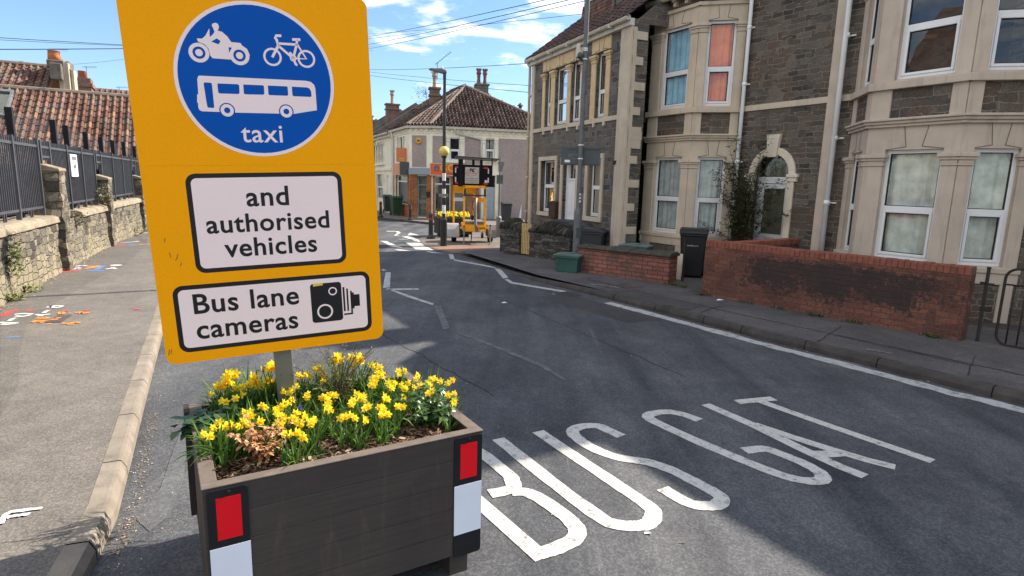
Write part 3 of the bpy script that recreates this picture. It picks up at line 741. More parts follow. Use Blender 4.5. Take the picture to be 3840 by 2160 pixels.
# survey spray paint on the left footway
k5 = .2019
def P_(x, y): return G(x * k5, 1100 + y * k5, 0.1255)
def spray(mat, lines, w=0.035):
    mb = MB()
    for ln in lines: stroke(mb, [P_(*p) for p in ln], w, 0.1262, len(ln) > 2, 0.006)
    return struct(mb.obj('survey_paint', mat, fix=False))
spray(M['spray_white'], [[(10, 535), (120, 548), (330, 545)], [(20, 570), (150, 575), (340, 548)], [(170, 510), (240, 470), (300, 455)], [(270, 390), (430, 375), (610, 385)], [(290, 420), (430, 425), (560, 400)], [(810, 365), (850, 335), (910, 318)], [(670, 390), (780, 400), (930, 385)], [(690, 420), (800, 415)], [(885, 262), (980, 232), (1180, 235)], [(920, 235), (1050, 265), (1150, 245)]], 0.05)
spray(M['spray_orange'], [[(660, 465), (780, 450), (880, 445), (860, 465), (700, 478)], [(580, 535), (700, 505), (840, 510)], [(600, 540), (720, 525), (800, 540)], [(870, 578), (960, 555)], [(1150, 548), (1280, 560), (1400, 535), (1480, 550)], [(1250, 575), (1380, 570)], [(1105, 385), (1120, 350), (1175, 350), (1160, 385)], [(1275, 368), (1320, 366)], [(1400, 360), (1480, 350), (1500, 375)], [(1510, 362), (1560, 350), (1630, 358), (1560, 370), (1510, 362)], [(950, 480), (1080, 480)], [(1045, 455), (1130, 450)]], 0.042)
spray(M['spray_red'], [[(0, 415), (90, 410), (180, 400)], [(0, 395), (100, 388), (180, 345), (330, 300)], [(470, 312), (610, 315)], [(1190, 318), (1260, 322)], [(1580, 320), (1660, 305)], [(2490, 292), (2600, 292)]], 0.07)
spray(M['spray_blue'], [[(110, 820), (240, 815), (380, 810)]], 0.035)
kq = .2484
def Q_(x, y): return G(x * kq, 780 + y * kq, 0.1255)
def spray2(mat, lines, w):
    mb = MB()
    for ln in lines: stroke(mb, [Q_(*p) for p in ln], w, 0.1262, len(ln) > 2, 0.006)
    return struct(mb.obj('survey_paint', mat, fix=False))
spray2(M['spray_white'], [[(1150, 880), (1230, 868), (1310, 872)], [(1070, 915), (1150, 905), (1220, 895)], [(1080, 920), (1220, 920)], [(1600, 920), (1680, 910), (1740, 905)], [(1700, 895), (1740, 920)], [(1680, 865), (1740, 858), (1815, 862), (1750, 870), (1680, 865)], [(1820, 520), (2000, 512), (2100, 500)], [(2060, 395), (2230, 370)]], 0.075)
spray2(M['spray_orange'], [[(1280, 912), (1380, 900), (1500, 870)], [(1330, 880), (1420, 880)], [(2090, 548), (2240, 545)]], 0.1)
spray2(M['spray_red'], [[(970, 968), (1060, 945), (1210, 938)], [(1730, 562), (1900, 562)], [(2090, 388), (2200, 380)]], 0.13)
spray2(M['spray_blue'], [[(1320, 945), (1430, 945), (1560, 950)], [(1450, 930), (1520, 890), (1600, 872)], [(1940, 560), (2060, 552)]], 0.09)
mb = MB()
def A5(x, y): return G(x * .9383, 800 + y * .9383, 0.1255)
for ln in ([(5, 1240), (22, 1205), (60, 1190), (170, 1178)], [(30, 1215), (80, 1205), (120, 1200)]): stroke(mb, [A5(*p) for p in ln], 0.03, 0.1262, True, 0.006)
struct(mb.obj('survey_paint', M['spray_white'], fix=False))
# leaf litter and grit lying in the gutter, against the wall foot and on the road
lit = MB(); rr = random.Random(3)
def scatter(p, q, n, spread, z, smin, smax):
    a = Vector((*p, 0)); b = Vector((*q, 0)); t = (b - a).normalized(); nn = Vector((-t.y, t.x, 0))
    for _ in range(n):
        c = a.lerp(b, rr.random()) + nn * rr.gauss(0, spread)
        s = rr.uniform(smin, smax); an = rr.uniform(0, pi); dx = cos(an) * s; dy = sin(an) * s; k = rr.uniform(0.3, 0.7)
        h = [rr.uniform(0.002, s * 0.45) for _ in range(4)]
        lit.add([(c.x - dx, c.y - dy, z + h[0]), (c.x + dy * k, c.y - dx * k, z + h[1]), (c.x + dx, c.y + dy, z + h[2]), (c.x - dy * k, c.y + dx * k, z + h[3])], [(0, 1, 2, 3)], rr.random())
for i in range(2, 9): scatter((KL[i][0] + .07, KL[i][1] + .03), (KL[i + 1][0] + .07, KL[i + 1][1] + .03), 170, 0.03, 0.002, 0.003, 0.009)
for i in range(2, 7): scatter((KL[i][0] + .15, KL[i][1] + .05), (KL[i + 1][0] + .15, KL[i + 1][1] + .05), 80, 0.12, 0.002, 0.002, 0.007)
scatter((-6.9, 7.75), (-12.3, 19.5), 900, 0.06, 0.124, 0.006, 0.022)
scatter((-5.0, 3), (-9, 14), 90, 1.2, 0.124, 0.006, 0.016)
scatter((2, 2.5), (-1.5, 12), 60, 1.6, 0.003, 0.005, 0.016)
scatter((4.9, 5.45), (2.6, 9.0), 60, 0.05, 0.004, 0.006, 0.02)
scatter((6.3, 7.2), (3.3, 10.7), 160, 0.08, 0.112, 0.005, 0.018)
_l = NT('leaf_litter'); _lm = _l.done(_l.ramp(_l.attr(), [(0, (0.1, 0.055, 0.03)), (0.5, (0.22, 0.15, 0.08)), (0.8, (0.33, 0.27, 0.18)), (1, (0.55, 0.52, 0.45))]), 0.9, 0.1)
o = lit.obj('leaf_litter', _lm, fix=False); struct(o, 'stuff')
# ================================================================== HOUSES
def wall_quads(mb, x0, x1, z0, z1, ops, y=0.0, s=1, depth=0.14):
    """front skin with openings (x0,x1,z0,z1) and their reveals; s = outward sign of y"""
    xs = sorted({x0, x1, *[o[0] for o in ops], *[o[1] for o in ops]}); zs = sorted({z0, z1, *[o[2] for o in ops], *[o[3] for o in ops]})
    xs = [x for x in xs if x0 <= x <= x1]; zs = [z for z in zs if z0 <= z <= z1]
    for i in range(len(xs) - 1):
        for j in range(len(zs) - 1):
            cx = (xs[i] + xs[i + 1]) / 2; cz = (zs[j] + zs[j + 1]) / 2
            if any(o[0] < cx < o[1] and o[2] < cz < o[3] for o in ops): continue
            q = [(xs[i], y, zs[j]), (xs[i + 1], y, zs[j]), (xs[i + 1], y, zs[j + 1]), (xs[i], y, zs[j + 1])]
            if s > 0: q.reverse()
            mb.add(q, [(0, 1, 2, 3)])
    yb = y - s * depth
    for a, b, c, d in ops:
        mb.add([(a, y, c), (a, y, d), (a, yb, d), (a, yb, c)], [(0, 1, 2, 3)])
        mb.add([(b, y, c), (b, y, d), (b, yb, d), (b, yb, c)], [(0, 1, 2, 3)])
        mb.add([(a, y, d), (b, y, d), (b, yb, d), (a, yb, d)], [(0, 1, 2, 3)])
        mb.add([(a, y, c), (b, y, c), (b, yb, c), (a, yb, c)], [(0, 1, 2, 3)])

def window(parent, T, x0, x1, z0, z1, y, s=1, split=0.48, curtain=None, back=None, label=None, fw=0.06, casement=True, folds=7, open_amt=1.0, glass=None):
    """white framed window: frame (part) > pane, curtain, room (sub-parts)"""
    Y = lambda a: y + s * a
    def bx(mb, a, b, ya, yb, c, d): mb.box(a, b, min(Y(ya), Y(yb)), max(Y(ya), Y(yb)), c, d)
    fr = MB(T)
    bx(fr, x0, x0 + fw, -0.05, 0.02, z0, z1); bx(fr, x1 - fw, x1, -0.05, 0.02, z0, z1)
    bx(fr, x0 + fw, x1 - fw, -0.05, 0.018, z1 - fw, z1); bx(fr, x0 + fw, x1 - fw, -0.05, 0.018, z0, z0 + fw)
    zt = z0 + (z1 - z0) * split if split else None
    panes = []
    if zt:
        bx(fr, x0 + fw, x1 - fw, -0.05, 0.022, zt - 0.035, zt + 0.035)
        panes = [(x0 + fw, x1 - fw, z0 + fw, zt - 0.035), (x0 + fw, x1 - fw, zt + 0.035, z1 - fw)]
        if casement:
            a, b, c, d = panes[0]; w = 0.045
            bx(fr, a, a + w, -0.04, 0.034, c, d); bx(fr, b - w, b, -0.04, 0.034, c, d); bx(fr, a + w, b - w, -0.04, 0.032, c, c + w); bx(fr, a + w, b - w, -0.04, 0.032, d - w, d)
            panes[0] = (a + w, b - w, c + w, d - w)
    else: panes = [(x0 + fw, x1 - fw, z0 + fw, z1 - fw)]
    f = fr.obj('window', M['upvc'], parent, bevel=0.006)
    if label: f['label'] = label
    sl = MB(T)
    for a, b, c, d in panes:
        e = 0.012
        bx(sl, a, a + e, -0.03, 0.006, c, d); bx(sl, b - e, b, -0.03, 0.006, c, d); bx(sl, a, b, -0.03, 0.005, c, c + e); bx(sl, a, b, -0.03, 0.005, d - e, d)
    sl.obj('seal', M['seal'], f)
    pm = MB(T)
    for a, b, c, d in panes: pm.quad((a, Y(-0.012), c), (b, Y(-0.012), c), (b, Y(-0.012), d), (a, Y(-0.012), d))
    pm.obj('pane', glass or M['glass'], f, fix=False)
    if curtain:
        cm = MB(T); n = folds * 6; 
        xa, xb = x0 - 0.02, x1 + 0.02
        rows = []
        for k in range(n + 1):
            t = k / n; x = xa + (xb - xa) * t
            dy = -0.075 + 0.022 * sin(t * folds * 2 * pi) + 0.012 * sin(t * folds * 4.7 + 1)
            rows.append((x, Y(dy)))
        for k in range(n):
            t = (k + 0.5) / n
            if open_amt < 1.0 and abs(t - 0.5) < (1 - open_amt) / 2: continue
            (xa_, ya), (xb_, yb) = rows[k], rows[k + 1]
            cm.quad((xa_, ya, z0), (xb_, yb, z0), (xb_, yb, z1), (xa_, ya, z1))
        cm.obj('curtain', curtain, f, smooth=True, fix=False)
    rm = MB(T); m = 0.03
    rm.quad((x0 - m, Y(-0.3), z0 - m), (x1 + m, Y(-0.3), z0 - m), (x1 + m, Y(-0.3), z1 + m), (x0 - m, Y(-0.3), z1 + m))
    for xx in (x0 - m, x1 + m): rm.quad((xx, Y(-0.05), z0 - m), (xx, Y(-0.3), z0 - m), (xx, Y(-0.3), z1 + m), (xx, Y(-0.05), z1 + m))
    rm.quad((x0 - m, Y(-0.05), z0 - m), (x1 + m, Y(-0.05), z0 - m), (x1 + m, Y(-0.3), z0 - m), (x0 - m, Y(-0.3), z0 - m))
    rm.quad((x0 - m, Y(-0.05), z1 + m), (x1 + m, Y(-0.05), z1 + m), (x1 + m, Y(-0.3), z1 + m), (x0 - m, Y(-0.3), z1 + m))
    rm.obj('room', back or M['interior'], f, fix=False)
    return f

def face_T(A, B):
    A = Vector((*A, 0)); B = Vector((*B, 0)); X = (B - A).normalized()
    return Matrix(((X.x, -X.y, 0, A.x), (X.y, X.x, 0, A.y), (0, 0, 1, 0), (0, 0, 0, 1))), (B - A).length

def capital(mb, x0, x1, z, y=0.03):
    """moulded column capital, three steps"""
    mb.box(x0 - 0.015, x1 + 0.015, -0.04, y + 0.018, z - 0.2, z - 0.165)
    mb.box(x0 - 0.005, x1 + 0.005, -0.04, y + 0.012, z - 0.165, z - 0.11)
    mb.box(x0 - 0.03, x1 + 0.03, -0.04, y + 0.035, z - 0.11, z - 0.065)
    mb.box(x0 - 0.055, x1 + 0.055, -0.04, y + 0.06, z - 0.065, z)

def arch_ring(mb, cx, zs, r0, r1, y0, y1, n=18):
    for k in range(n):
        a0 = pi * k / n; a1 = pi * (k + 1) / n
        p = [(cx + r0 * cos(a0), zs + r0 * sin(a0)), (cx + r1 * cos(a0), zs + r1 * sin(a0)), (cx + r1 * cos(a1), zs + r1 * sin(a1)), (cx + r0 * cos(a1), zs + r0 * sin(a1))]
        mb.prism(p, y0, y1, 'y')

def slab_roof(mb, x0, x1, y0, z0, y1, z1, n=14, th=0.03):
    """a sloping roof laid as overlapping courses"""
    for k in range(n):
        a = k / n; b = (k + 1.06) / n
        ya, za = y0 + (y1 - y0) * a, z0 + (z1 - z0) * a; yb, zb = y0 + (y1 - y0) * b, z0 + (z1 - z0) * b
        nx = max(1, int((x1 - x0) / 0.3)); 
        for i in range(nx):
            xa = x0 + (x1 - x0) * i / nx; xb = x0 + (x1 - x0) * (i + 1) / nx - 0.004
            mb.add([(xa, ya, za + th), (xb, ya, za + th), (xb, yb, zb + 0.004), (xa, yb, zb + 0.004), (xa, ya, za), (xb, ya, za)], [(0, 1, 2, 3), (4, 5, 1, 0)], random.random())

def tile_roof(P0, U, V, poly, pu, pv, name, mat, parent, prof=((0, 0), (.12, .012), (.42, .012), (.5, .0), (.58, .05), (.75, .075), (.9, .05), (1.0, 0.0)), lift=0.035, jitter=0.006, hole=None):
    """clay tiles over the polygon (a,b) in the plane P0 + a*U + b*V"""
    P0 = Vector(P0); U = Vector(U).normalized(); V = Vector(V).normalized(); N = U.cross(V).normalized()
    if N.z < 0: N = -N
    def inside(a, b):
        c = False; n = len(poly)
        for i in range(n):
            (x1, y1), (x2, y2) = poly[i], poly[(i + 1) % n]
            if (y1 > b) != (y2 > b) and a < (x2 - x1) * (b - y1) / (y2 - y1) + x1: c = not c
        return c
    mb = MB(); rg = random.Random(hash(name) % 1000 + 5)
    amin = min(p[0] for p in poly); amax = max(p[0] for p in poly); bmin = min(p[1] for p in poly); bmax = max(p[1] for p in poly)
    nb = int((bmax - bmin) / pv) + 1; na = int((amax - amin) / pu) + 1
    for j in range(nb):
        b0 = bmin + j * pv
        for i in range(na):
            a0 = amin + i * pu
            if not inside(a0 + pu / 2, b0 + pv / 2): continue
            if hole and hole[0] < a0 + pu / 2 < hole[1] and hole[2] < b0 + pv / 2 < hole[3]: continue
            r = rg.random(); dj = rg.uniform(-jitter, jitter); db = rg.uniform(-jitter, jitter)
            vs = []
            for t, h in prof:
                h *= pu / 0.2
                for bb, l in ((b0 + db - 0.012, lift + dj), (b0 + pv + 0.01, 0.004)):
                    vs.append(P0 + U * (a0 + t * pu) + V * bb + N * (h + l))
                vs.append(P0 + U * (a0 + t * pu) + V * (b0 + db - 0.012) + N * (h + lift + dj - 0.028))
            fs = []
            for k in range(len(prof) - 1):
                fs += [(3 * k, 3 * k + 3, 3 * k + 4, 3 * k + 1), (3 * k, 3 * k + 2, 3 * k + 5, 3 * k + 3)]
            mb.add(vs, fs, r)
    mb.poly([tuple(P0 + U * a + V * b - N * 0.01) for a, b in poly])
    return mb.obj(name, mat, parent, fix=False)

M['cream_door'] = m_render('pale_door_surround', (0.66, 0.58, 0.47), 0.2)
RF = FR(9.943, 5.975, -31)
def terrace_house(idx, uo, label, cream, cur):
    k_ = 0.95
    Mh = Matrix.Translation((0, 0, 2)) @ Matrix.Scale(k_, 4) @ Matrix.Translation((0, 0, -2)) @ RF @ Matrix.Translation((1.67 + uo, 0, 0))
    t = thing('terraced_house', label, 'house', Mh, 'houses along the right side of the street')
    W = 5.72 if idx == 2 else 5.55; ds = 1.20   # door centre
    # front, side and back walls
    wl = MB(); ox0, ox1 = ds - 0.42, ds + 0.42
    wall_quads(wl, 0, W, -0.1, 6.35, [(ox0, ox1, -0.1, 2.77)], 0, 1, 0.2)
    for k in range(10):   # spandrels of the arched door opening
        for sg in (-1, 1):
            a0 = pi / 2 * k / 10; a1 = pi / 2 * (k + 1) / 10
            wl.add([(ds + sg * .42 * cos(a0), 0, 2.35 + .42 * sin(a0)), (ds + sg * .42 * cos(a1), 0, 2.35 + .42 * sin(a1)), (ds + sg * .42, 0, 2.35 + .42 * sin(a1)), (ds + sg * .42, 0, 2.35 + .42 * sin(a0))], [(0, 1, 2, 3)])
    yb = -8.0
    wl.quad((0, 0, -.1), (0, yb, -.1), (0, yb, 6.35), (0, 0, 6.35)); wl.quad((W, 0, -.1), (W, yb, -.1), (W, yb, 6.35), (W, 0, 6.35)); wl.quad((0, yb, -.1), (W, yb, -.1), (W, yb, 6.35), (0, yb, 6.35))
    for x in (0.0, W): wl.poly([(x, 0, 6.35), (x, yb, 6.35), (x, yb / 2, 8.95)])
    wl.obj('wall', M['stone_house'], t, fix=False)
    # cream painted dressings
    tr = MB()
    tr.box(0.09, 2.2, -0.02, 0.035, 3.75, 3.87); tr.box(5.11, W - 0.1, -0.02, 0.035, 3.75, 3.87)
    tr.box(0.09, 2.2, -0.02, 0.045, 6.16, 6.3); tr.box(5.11, W - 0.1, -0.02, 0.045, 6.16, 6.3)
    tr.objs('string_course', cream, t)
    pl = MB()
    if idx == 1: pl.box(W - 0.11, W + 0.09, -0.02, 0.045, -0.1, 6.3)
    else: pl.box(W - 0.2, W + 0.0, -0.02, 0.02, 0, 6.2)
    if idx == 1: pl.obj('pilaster', cream, t)
    # arched door surround
    ar = MB(); arch_ring(ar, ds, 2.36, 0.42, 0.575, -0.03, 0.04)
    for sg in (-1, 1):
        a, b = sorted((ds + sg * 0.42, ds + sg * 0.565)); ar.box(a, b, -0.03, 0.036, -0.1, 2.2)
        a, b = sorted((ds + sg * 0.40, ds + sg * 0.66)); ar.box(a, b, -0.03, 0.075, 2.29, 2.36); a, b = sorted((ds + sg * 0.405, ds + sg * 0.63)); ar.box(a, b, -0.03, 0.055, 2.2, 2.29)
    ar.prism([(ds - 0.10, 2.72), (ds + 0.10, 2.72), (ds + 0.165, 3.2), (ds - 0.165, 3.2)], -0.03, 0.085, 'y')
    ar.obj('door_surround', M['cream_door'], t, bevel=0.008)
    dr = MB(); y0 = -0.14
    dr.box(ds - 0.42, ds - 0.35, y0 - .05, y0 + .02, 0.1, 2.3); dr.box(ds + 0.35, ds + 0.42, y0 - .05, y0 + .02, 0.1, 2.3); dr.box(ds - 0.35, ds + 0.35, y0 - .05, y0 + .02, 2.16, 2.3)
    dr.box(ds - 0.35, ds - 0.27, y0 - .04, y0 + .01, 0.12, 2.15); dr.box(ds + 0.27, ds + 0.35, y0 - .04, y0 + .01, 0.12, 2.15); dr.box(ds - 0.27, ds + 0.27, y0 - .04, y0 + .008, 0.12, 1.05); dr.box(ds - 0.27, ds + 0.27, y0 - .04, y0 + .008, 2.05, 2.15)
    dr.box(ds - 0.17, ds + 0.17, y0 + .008, y0 + .022, 0.9, 1.0)
    d = dr.obj('door', M['upvc'], t, bevel=0.006)
    g = MB(); g.quad((ds - .27, y0 - .015, 1.05), (ds + .27, y0 - .015, 1.05), (ds + .27, y0 - .015, 2.05), (ds - .27, y0 - .015, 2.05))
    arc = [(ds + .42 * cos(pi * k / 12), y0 - .015, 2.3 + .42 * sin(pi * k / 12) + .05) for k in range(13)]
    g.poly([(ds + .42, y0 - .015, 2.3)] + arc + [(ds - .42, y0 - .015, 2.3)])
    g.obj('pane', M['glass'], d, fix=False)
    lp = MB(); lp.box(ds - .13, ds + .13, y0 + .022, y0 + .03, 0.92, 0.98); lp.obj('letter_plate', M['white_fascia'], d)
    bk = MB(); bk.quad((ds - .5, y0 - .3, 0), (ds + .5, y0 - .3, 0), (ds + .5, y0 - .3, 2.9), (ds - .5, y0 - .3, 2.9)); bk.obj('hall', M['interior_warm'], d, fix=False)
    # two storey canted bay
    pts = [(2.21, 0), (2.93, .72), (4.38, .72), (5.10, 0)]
    bw = MB(); st = MB(); mo = MB(); jn = MB()
    cws = [(0.19, 0.2), (0.22, 0.33), (0.2, 0.19)]
    for fi in range(3):
        T, L = face_T(pts[fi], pts[fi + 1]); cl, cr = cws[fi]
        bw.T = st.T = mo.T = jn.T = T
        g = (cl, L - cr, 0.9, 2.74); u = (cl, L - cr, 3.9, 5.76)
        wall_quads(bw, 0, L, 0.62, 3.12, [g], 0, 1, 0.13); wall_quads(bw, 0, L, 3.87, 6.12, [u], 0, 1, 0.13)
        st.quad((0, 0, -.1), (L, 0, -.1), (L, 0, .62), (0, 0, .62)); st.quad((0, 0, 3.25), (L, 0, 3.25), (L, 0, 3.75), (0, 0, 3.75)); st.quad((0, 0, 6.12), (L, 0, 6.12), (L, 0, 6.4), (0, 0, 6.4))
        for a, b in ((0, cl), (L - cr, L)):
            mo.box(a, b, -0.03, 0.03, 0.0, 2.47); mo.box(a, b, -0.03, 0.028, 3.25, 3.75); mo.box(a, b, -0.03, 0.03, 3.87, 5.5)
            capital(mo, a, b, 2.67); capital(mo, a, b, 5.70)
        e = 0.05
        mo.box(-e, L + e, -0.03, 0.06, 0.8, 0.885); mo.box(-e, L + e, -.03, .035, 0.62, 0.8)
        mo.box(-e, L + e, -0.03, 0.05, 3.12, 3.17); mo.box(-e, L + e, -0.03, 0.085, 3.17, 3.22); mo.box(-e, L + e, -0.03, 0.12, 3.22, 3.262)
        mo.box(-e, L + e, -0.03, 0.09, 3.74, 3.865)
        mo.box(-e, L + e, -0.03, 0.05, 6.08, 6.16)
        nb = 4
        for k in range(nb + 1):
            xx = L * k / nb; mo.box(xx - 0.045, xx + 0.045, -0.03, 0.1, 6.2, 6.3); mo.box(xx - 0.045, xx + 0.045, -0.03, 0.16, 6.3, 6.37)
        for zb, zt in ((2.74, 3.12), (5.76, 6.08)):   # scored joints of the keystone lintels
            cxm = (cl + L - cr) / 2; w = L - cl - cr
            for sg in (-1, 1):
                jn.prism([(cxm + sg * w * .13, zb + .05), (cxm + sg * (w * .13 + .012), zb + .05), (cxm + sg * (w * .2 + .012), zt), (cxm + sg * w * .2, zt)], -0.002, 0.004, 'y')
                jn.prism([(cxm + sg * w * .13, zb + .045), (cxm + sg * w * .5, zb - .0), (cxm + sg * w * .5, zb + .012), (cxm + sg * w * .13, zb + .058)], -0.002, 0.004, 'y')
        window(t, T, g[0], g[1], g[2], g[3], -0.09, 1, 0.47, cur[fi][0], cur[fi][1], folds=cur[fi][4] if len(cur[fi]) > 4 else 6)
        window(t, T, u[0], u[1], u[2], u[3], -0.09, 1, 0.45, cur[fi][2], cur[fi][3], folds=5)
    bay = bw.obj('bay', cream, t, fix=False); [x for x in st.objs('apron_stone', M['stone_house'], bay, fix=False)]; mo.obj('bay_dressings', cream, bay, bevel=0.01); jn.obj('scored_joints', M['cream_line'], bay)
    # gutters
    gt = MB(); k = 0.26
    gp = [(-0.0, 0.2, 6.36), (2.05, 0.2, 6.36)]
    gt.tube(gp, 0.065, 8)
    gt.tube([(2.02, .12, 6.40), (2.84, .93, 6.40), (4.47, .93, 6.40), (4.95, .45, 6.40)], 0.068, 8)
    gt.tube([(5.0, .2, 6.33), (W - 0.02, .2, 6.33)], 0.06, 8)
    gt.box(0, 2.1, 0.0, 0.14, 6.32, 6.42); gt.box(5.0, W - .02, 0.0, 0.14, 6.3, 6.4)
    gt.obj('gutter', M['gutter'], t, smooth=False)
    pp = MB()
    if idx == 2:
        pp.tube([(2.16, .2, 6.36), (2.14, .2, 6.26), (2.06, .1, 6.1), (2.06, .09, 0.35)], 0.045, 8)
        for z in (5.5, 4.3, 2.6, 1.2): pp.tube([(2.06, .09, z), (2.06, .09, z + .07)], 0.056, 8); pp.box(1.98, 2.14, 0, .03, z + .02, z + .05)
    else:
        pp.tube([(5.33, .2, 6.33), (5.36, .14, 6.1), (5.36, .11, 0.5)], 0.05, 8)
        for z in (4.9, 3.0, 1.75): pp.tube([(5.36, .11, z), (5.36, .11, z + .09)], 0.062, 8); pp.box(5.22, 5.5, .0, .04, z + .03, z + .06)
    pp.obj('downpipe', M['pipe_white'], t, smooth=True)
    rf = MB(); slab_roof(rf, -0.02, W + 0.0, 0.28, 6.38, -4.0, 9.0, 16); 
    rf.quad((0, -8.3, 6.38), (W, -8.3, 6.38), (W, -4.0, 9.0), (0, -4.0, 9.0))
    # hipped roof of the bay
    e4 = [(1.95, 0.05, 6.44), (2.8, 1.0, 6.44), (4.5, 1.0, 6.44), (5.3, 0.05, 6.44)]; tp = [(2.95, -1.6, 7.42), (4.3, -1.6, 7.42)]
    rf.quad(e4[1], e4[2], tp[1], tp[0]); rf.poly([e4[0], e4[1], tp[0]]); rf.poly([e4[2], e4[3], tp[1]])
    rf.quad((1.95, 0.05, 6.43), (2.8, 1.0, 6.43), (4.5, 1.0, 6.43), (5.3, 0.05, 6.43))
    roof = rf.obj('roof', M['slate_grey'], t, fix=False)
    rd = MB(); rd.tube([(0, -4, 9.02), (W, -4, 9.02)], 0.1, 8); rd.obj('ridge', M['ridge'], roof)
    ch = MB(); ch.box(W - .35, W + .35, -4.7, -3.3, 8.3, 10.1); ch.box(W - .42, W + .42, -4.78, -3.22, 9.95, 10.12)
    if idx == 0:
        ch = MB(); ch.box(3.25, 4.62, -4.6, -3.5, 8.3, 10.4); ch.obj('chimney', M['brick_chim'], roof)
    if idx == 1:
        c = ch.obj('chimney', M['brick_chim'], roof); po = MB()
        for yy in (-4.4, -4.0, -3.6): po.lathe([(.13, 0), (.11, .1), (.1, .5), (.13, .55)], (W, yy, 10.1), 10)
        po.obj('chimney_pot', M['terracotta'], roof)
        ch = MB(); ch.box(1.65, 2.95, -4.5, -3.6, 8.4, 10.3); ch.box(1.58, 3.02, -4.58, -3.52, 10.1, 10.3); c = ch.obj('chimney', M['brick_chim'], roof); po = MB()
        for xx in (1.95, 2.3, 2.65): po.lathe([(.13, 0), (.11, .1), (.1, .3), (.13, .35)], (xx, -4.05, 10.28), 10)
        po.obj('chimney_pot', M['terracotta'], c)
    return t
net, netw = M['net'], M['net_white']
h1 = terrace_house(1, 0.0, 'stone terraced house with beige painted bay behind the sooty brick wall', M['cream_pink'],
    [(netw, M['interior_warm'], None, M['interior'], 3), (netw, M['interior_warm'], None, M['interior'], 4), (netw, M['interior_warm'], None, M['interior'], 4)])
h2 = terrace_house(2, 5.55, 'stone terraced house with arched door and an orange curtain upstairs in its cream bay', M['cream'],
    [(net, M['interior_warm'], M['curtain_orange'], M['interior_warm'], 5), (net, M['interior_warm'], M['curtain_blue'], M['interior'], 6), (net, M['interior'], M['curtain_blue'], M['interior'], 5)])

h0 = terrace_house(0, -5.55, 'stone terraced house next nearer along the row, past the right edge of the photo', M['cream'],
    [(netw, M['interior_warm'], None, M['interior'], 3), (netw, M['interior_warm'], None, M['interior'], 4), (netw, M['interior_warm'], None, M['interior'], 4)])
# ---------------------------------------------------------------- far house of the row (gable end to the side street)
O3 = Vector((0.9205, 0.3907)) * 8.90
F3 = Matrix.Translation((0, 0, 2)) @ Matrix.Scale(0.88, 4) @ Matrix.Translation((0, 0, -2)) @ FR(O3.x, O3.y, -23) @ Matrix.Translation((13.5, 0, 0))
h3 = thing('terraced_house', 'grey stone end house with dark tiled roof and yellow stone window dressings', 'house', F3, 'houses along the right side of the street')
W3 = 6.18
ops3 = [(5.06, 4.62), (4.34, 3.48), (3.26, 2.62), (1.78, 1.24)]
up = [(b, a, 3.92, 5.66) for a, b in ops3]
dn = [(4.10, 5.20, 1.10, 2.80), (2.66, 3.56, -.5, 2.74), (1.22, 1.98, 1.12, 2.78)]
wl = MB(); wall_quads(wl, 0.02, W3, -0.5, 6.1, up + dn, 0, 1, 0.22)
yb = -7.6
wl.quad((W3, 0, -.5), (W3, yb, -.5), (W3, yb, 6.2), (W3, 0, 6.2)); wl.quad((0.02, yb, -.1), (W3, yb, -.1), (W3, yb, 6.2), (0.02, yb, 6.2))
wl.poly([(W3, 0, 6.1), (W3, yb, 6.2), (W3, -3.8, 9.25)])
inv3 = F3.inverted(); c3 = F3 @ Vector((0.02, 0, 0)); t3 = (.2072 * c3.y - c3.x) / (.9205 - .2072 * .3907)
rc = inv3 @ Vector((c3.x + .9205 * t3, c3.y + .3907 * t3, c3.z)); r2 = inv3 @ Vector((3.19, 16.1, c3.z))
wl.quad((0.02, 0, -.5), (rc.x, rc.y, -.5), (rc.x, rc.y, 6.2), (0.02, 0, 6.2)); wl.quad((rc.x, rc.y, -.5), (r2.x, r2.y, -.5), (r2.x, r2.y, 6.2), (rc.x, rc.y, 6.2)); wl.quad((r2.x, r2.y, -.5), (r2.x, yb, -.5), (r2.x, yb, 6.2), (r2.x, r2.y, 6.2))
wl.poly([(0.02, 0, 6.1), (rc.x, yb, 6.2), (0.02, -3.8, 9.25)])
wl.obj('wall', M['stone_house_far'], h3, fix=False)
cr = M['cream']
q = MB(); q.box(0.02, 0.5, -0.02, 0.06, -.5, 6.04)   # corner pilaster and its quoins on the return
nr = Vector((rc.x - 0.02, rc.y, 0)).normalized()
qq = MB(Matrix(((nr.x, -nr.y, 0, 0.02), (nr.y, nr.x, 0, 0), (0, 0, 1, 0), (0, 0, 0, 1))))
pl = q.obj('pilaster', cr, h3)
sgn = -1 if nr.x < 0 else 1
for k in range(9):
    z = 0.75 + k * 0.62
    qq.box(0.0, 0.16 + (0.16 if k % 2 else 0.26), -0.03, 0.03, z, z + 0.2)
qq.box(0.0, 0.1, -0.028, 0.028, 0, 6.0); qq.box(0.0, 0.4, -.025, .025, 3.0, 3.55)
qq.obj('quoin', cr, pl)
q = MB(); q.box(5.88, 6.1, -0.02, 0.05, -.5, 6.02); q.obj('pilaster', cr, h3)
q = MB(); q.box(0.5, 5.88, -0.02, 0.04, 3.77, 3.89)
for x in (5.05, 4.4, 3.35, 2.7, 1.75, 1.2): q.box(x - .05, x + .05, -.02, .05, 3.66, 3.77)
q.objs('string_course', cr, h3)
dr = MB(); jn = MB()
for a, b in ((5.06, 5.25), (4.34, 4.62), (3.26, 3.48), (2.42, 2.62), (1.78, 2.03), (1.02, 1.24)):
    dr.box(a, b, -0.03, 0.03, 3.89, 5.45); capital(dr, a, b, 5.62)
dr.box(2.42, 5.25, -0.03, 0.035, 5.68, 6.02); dr.box(1.02, 2.03, -0.03, 0.035, 5.68, 6.02)
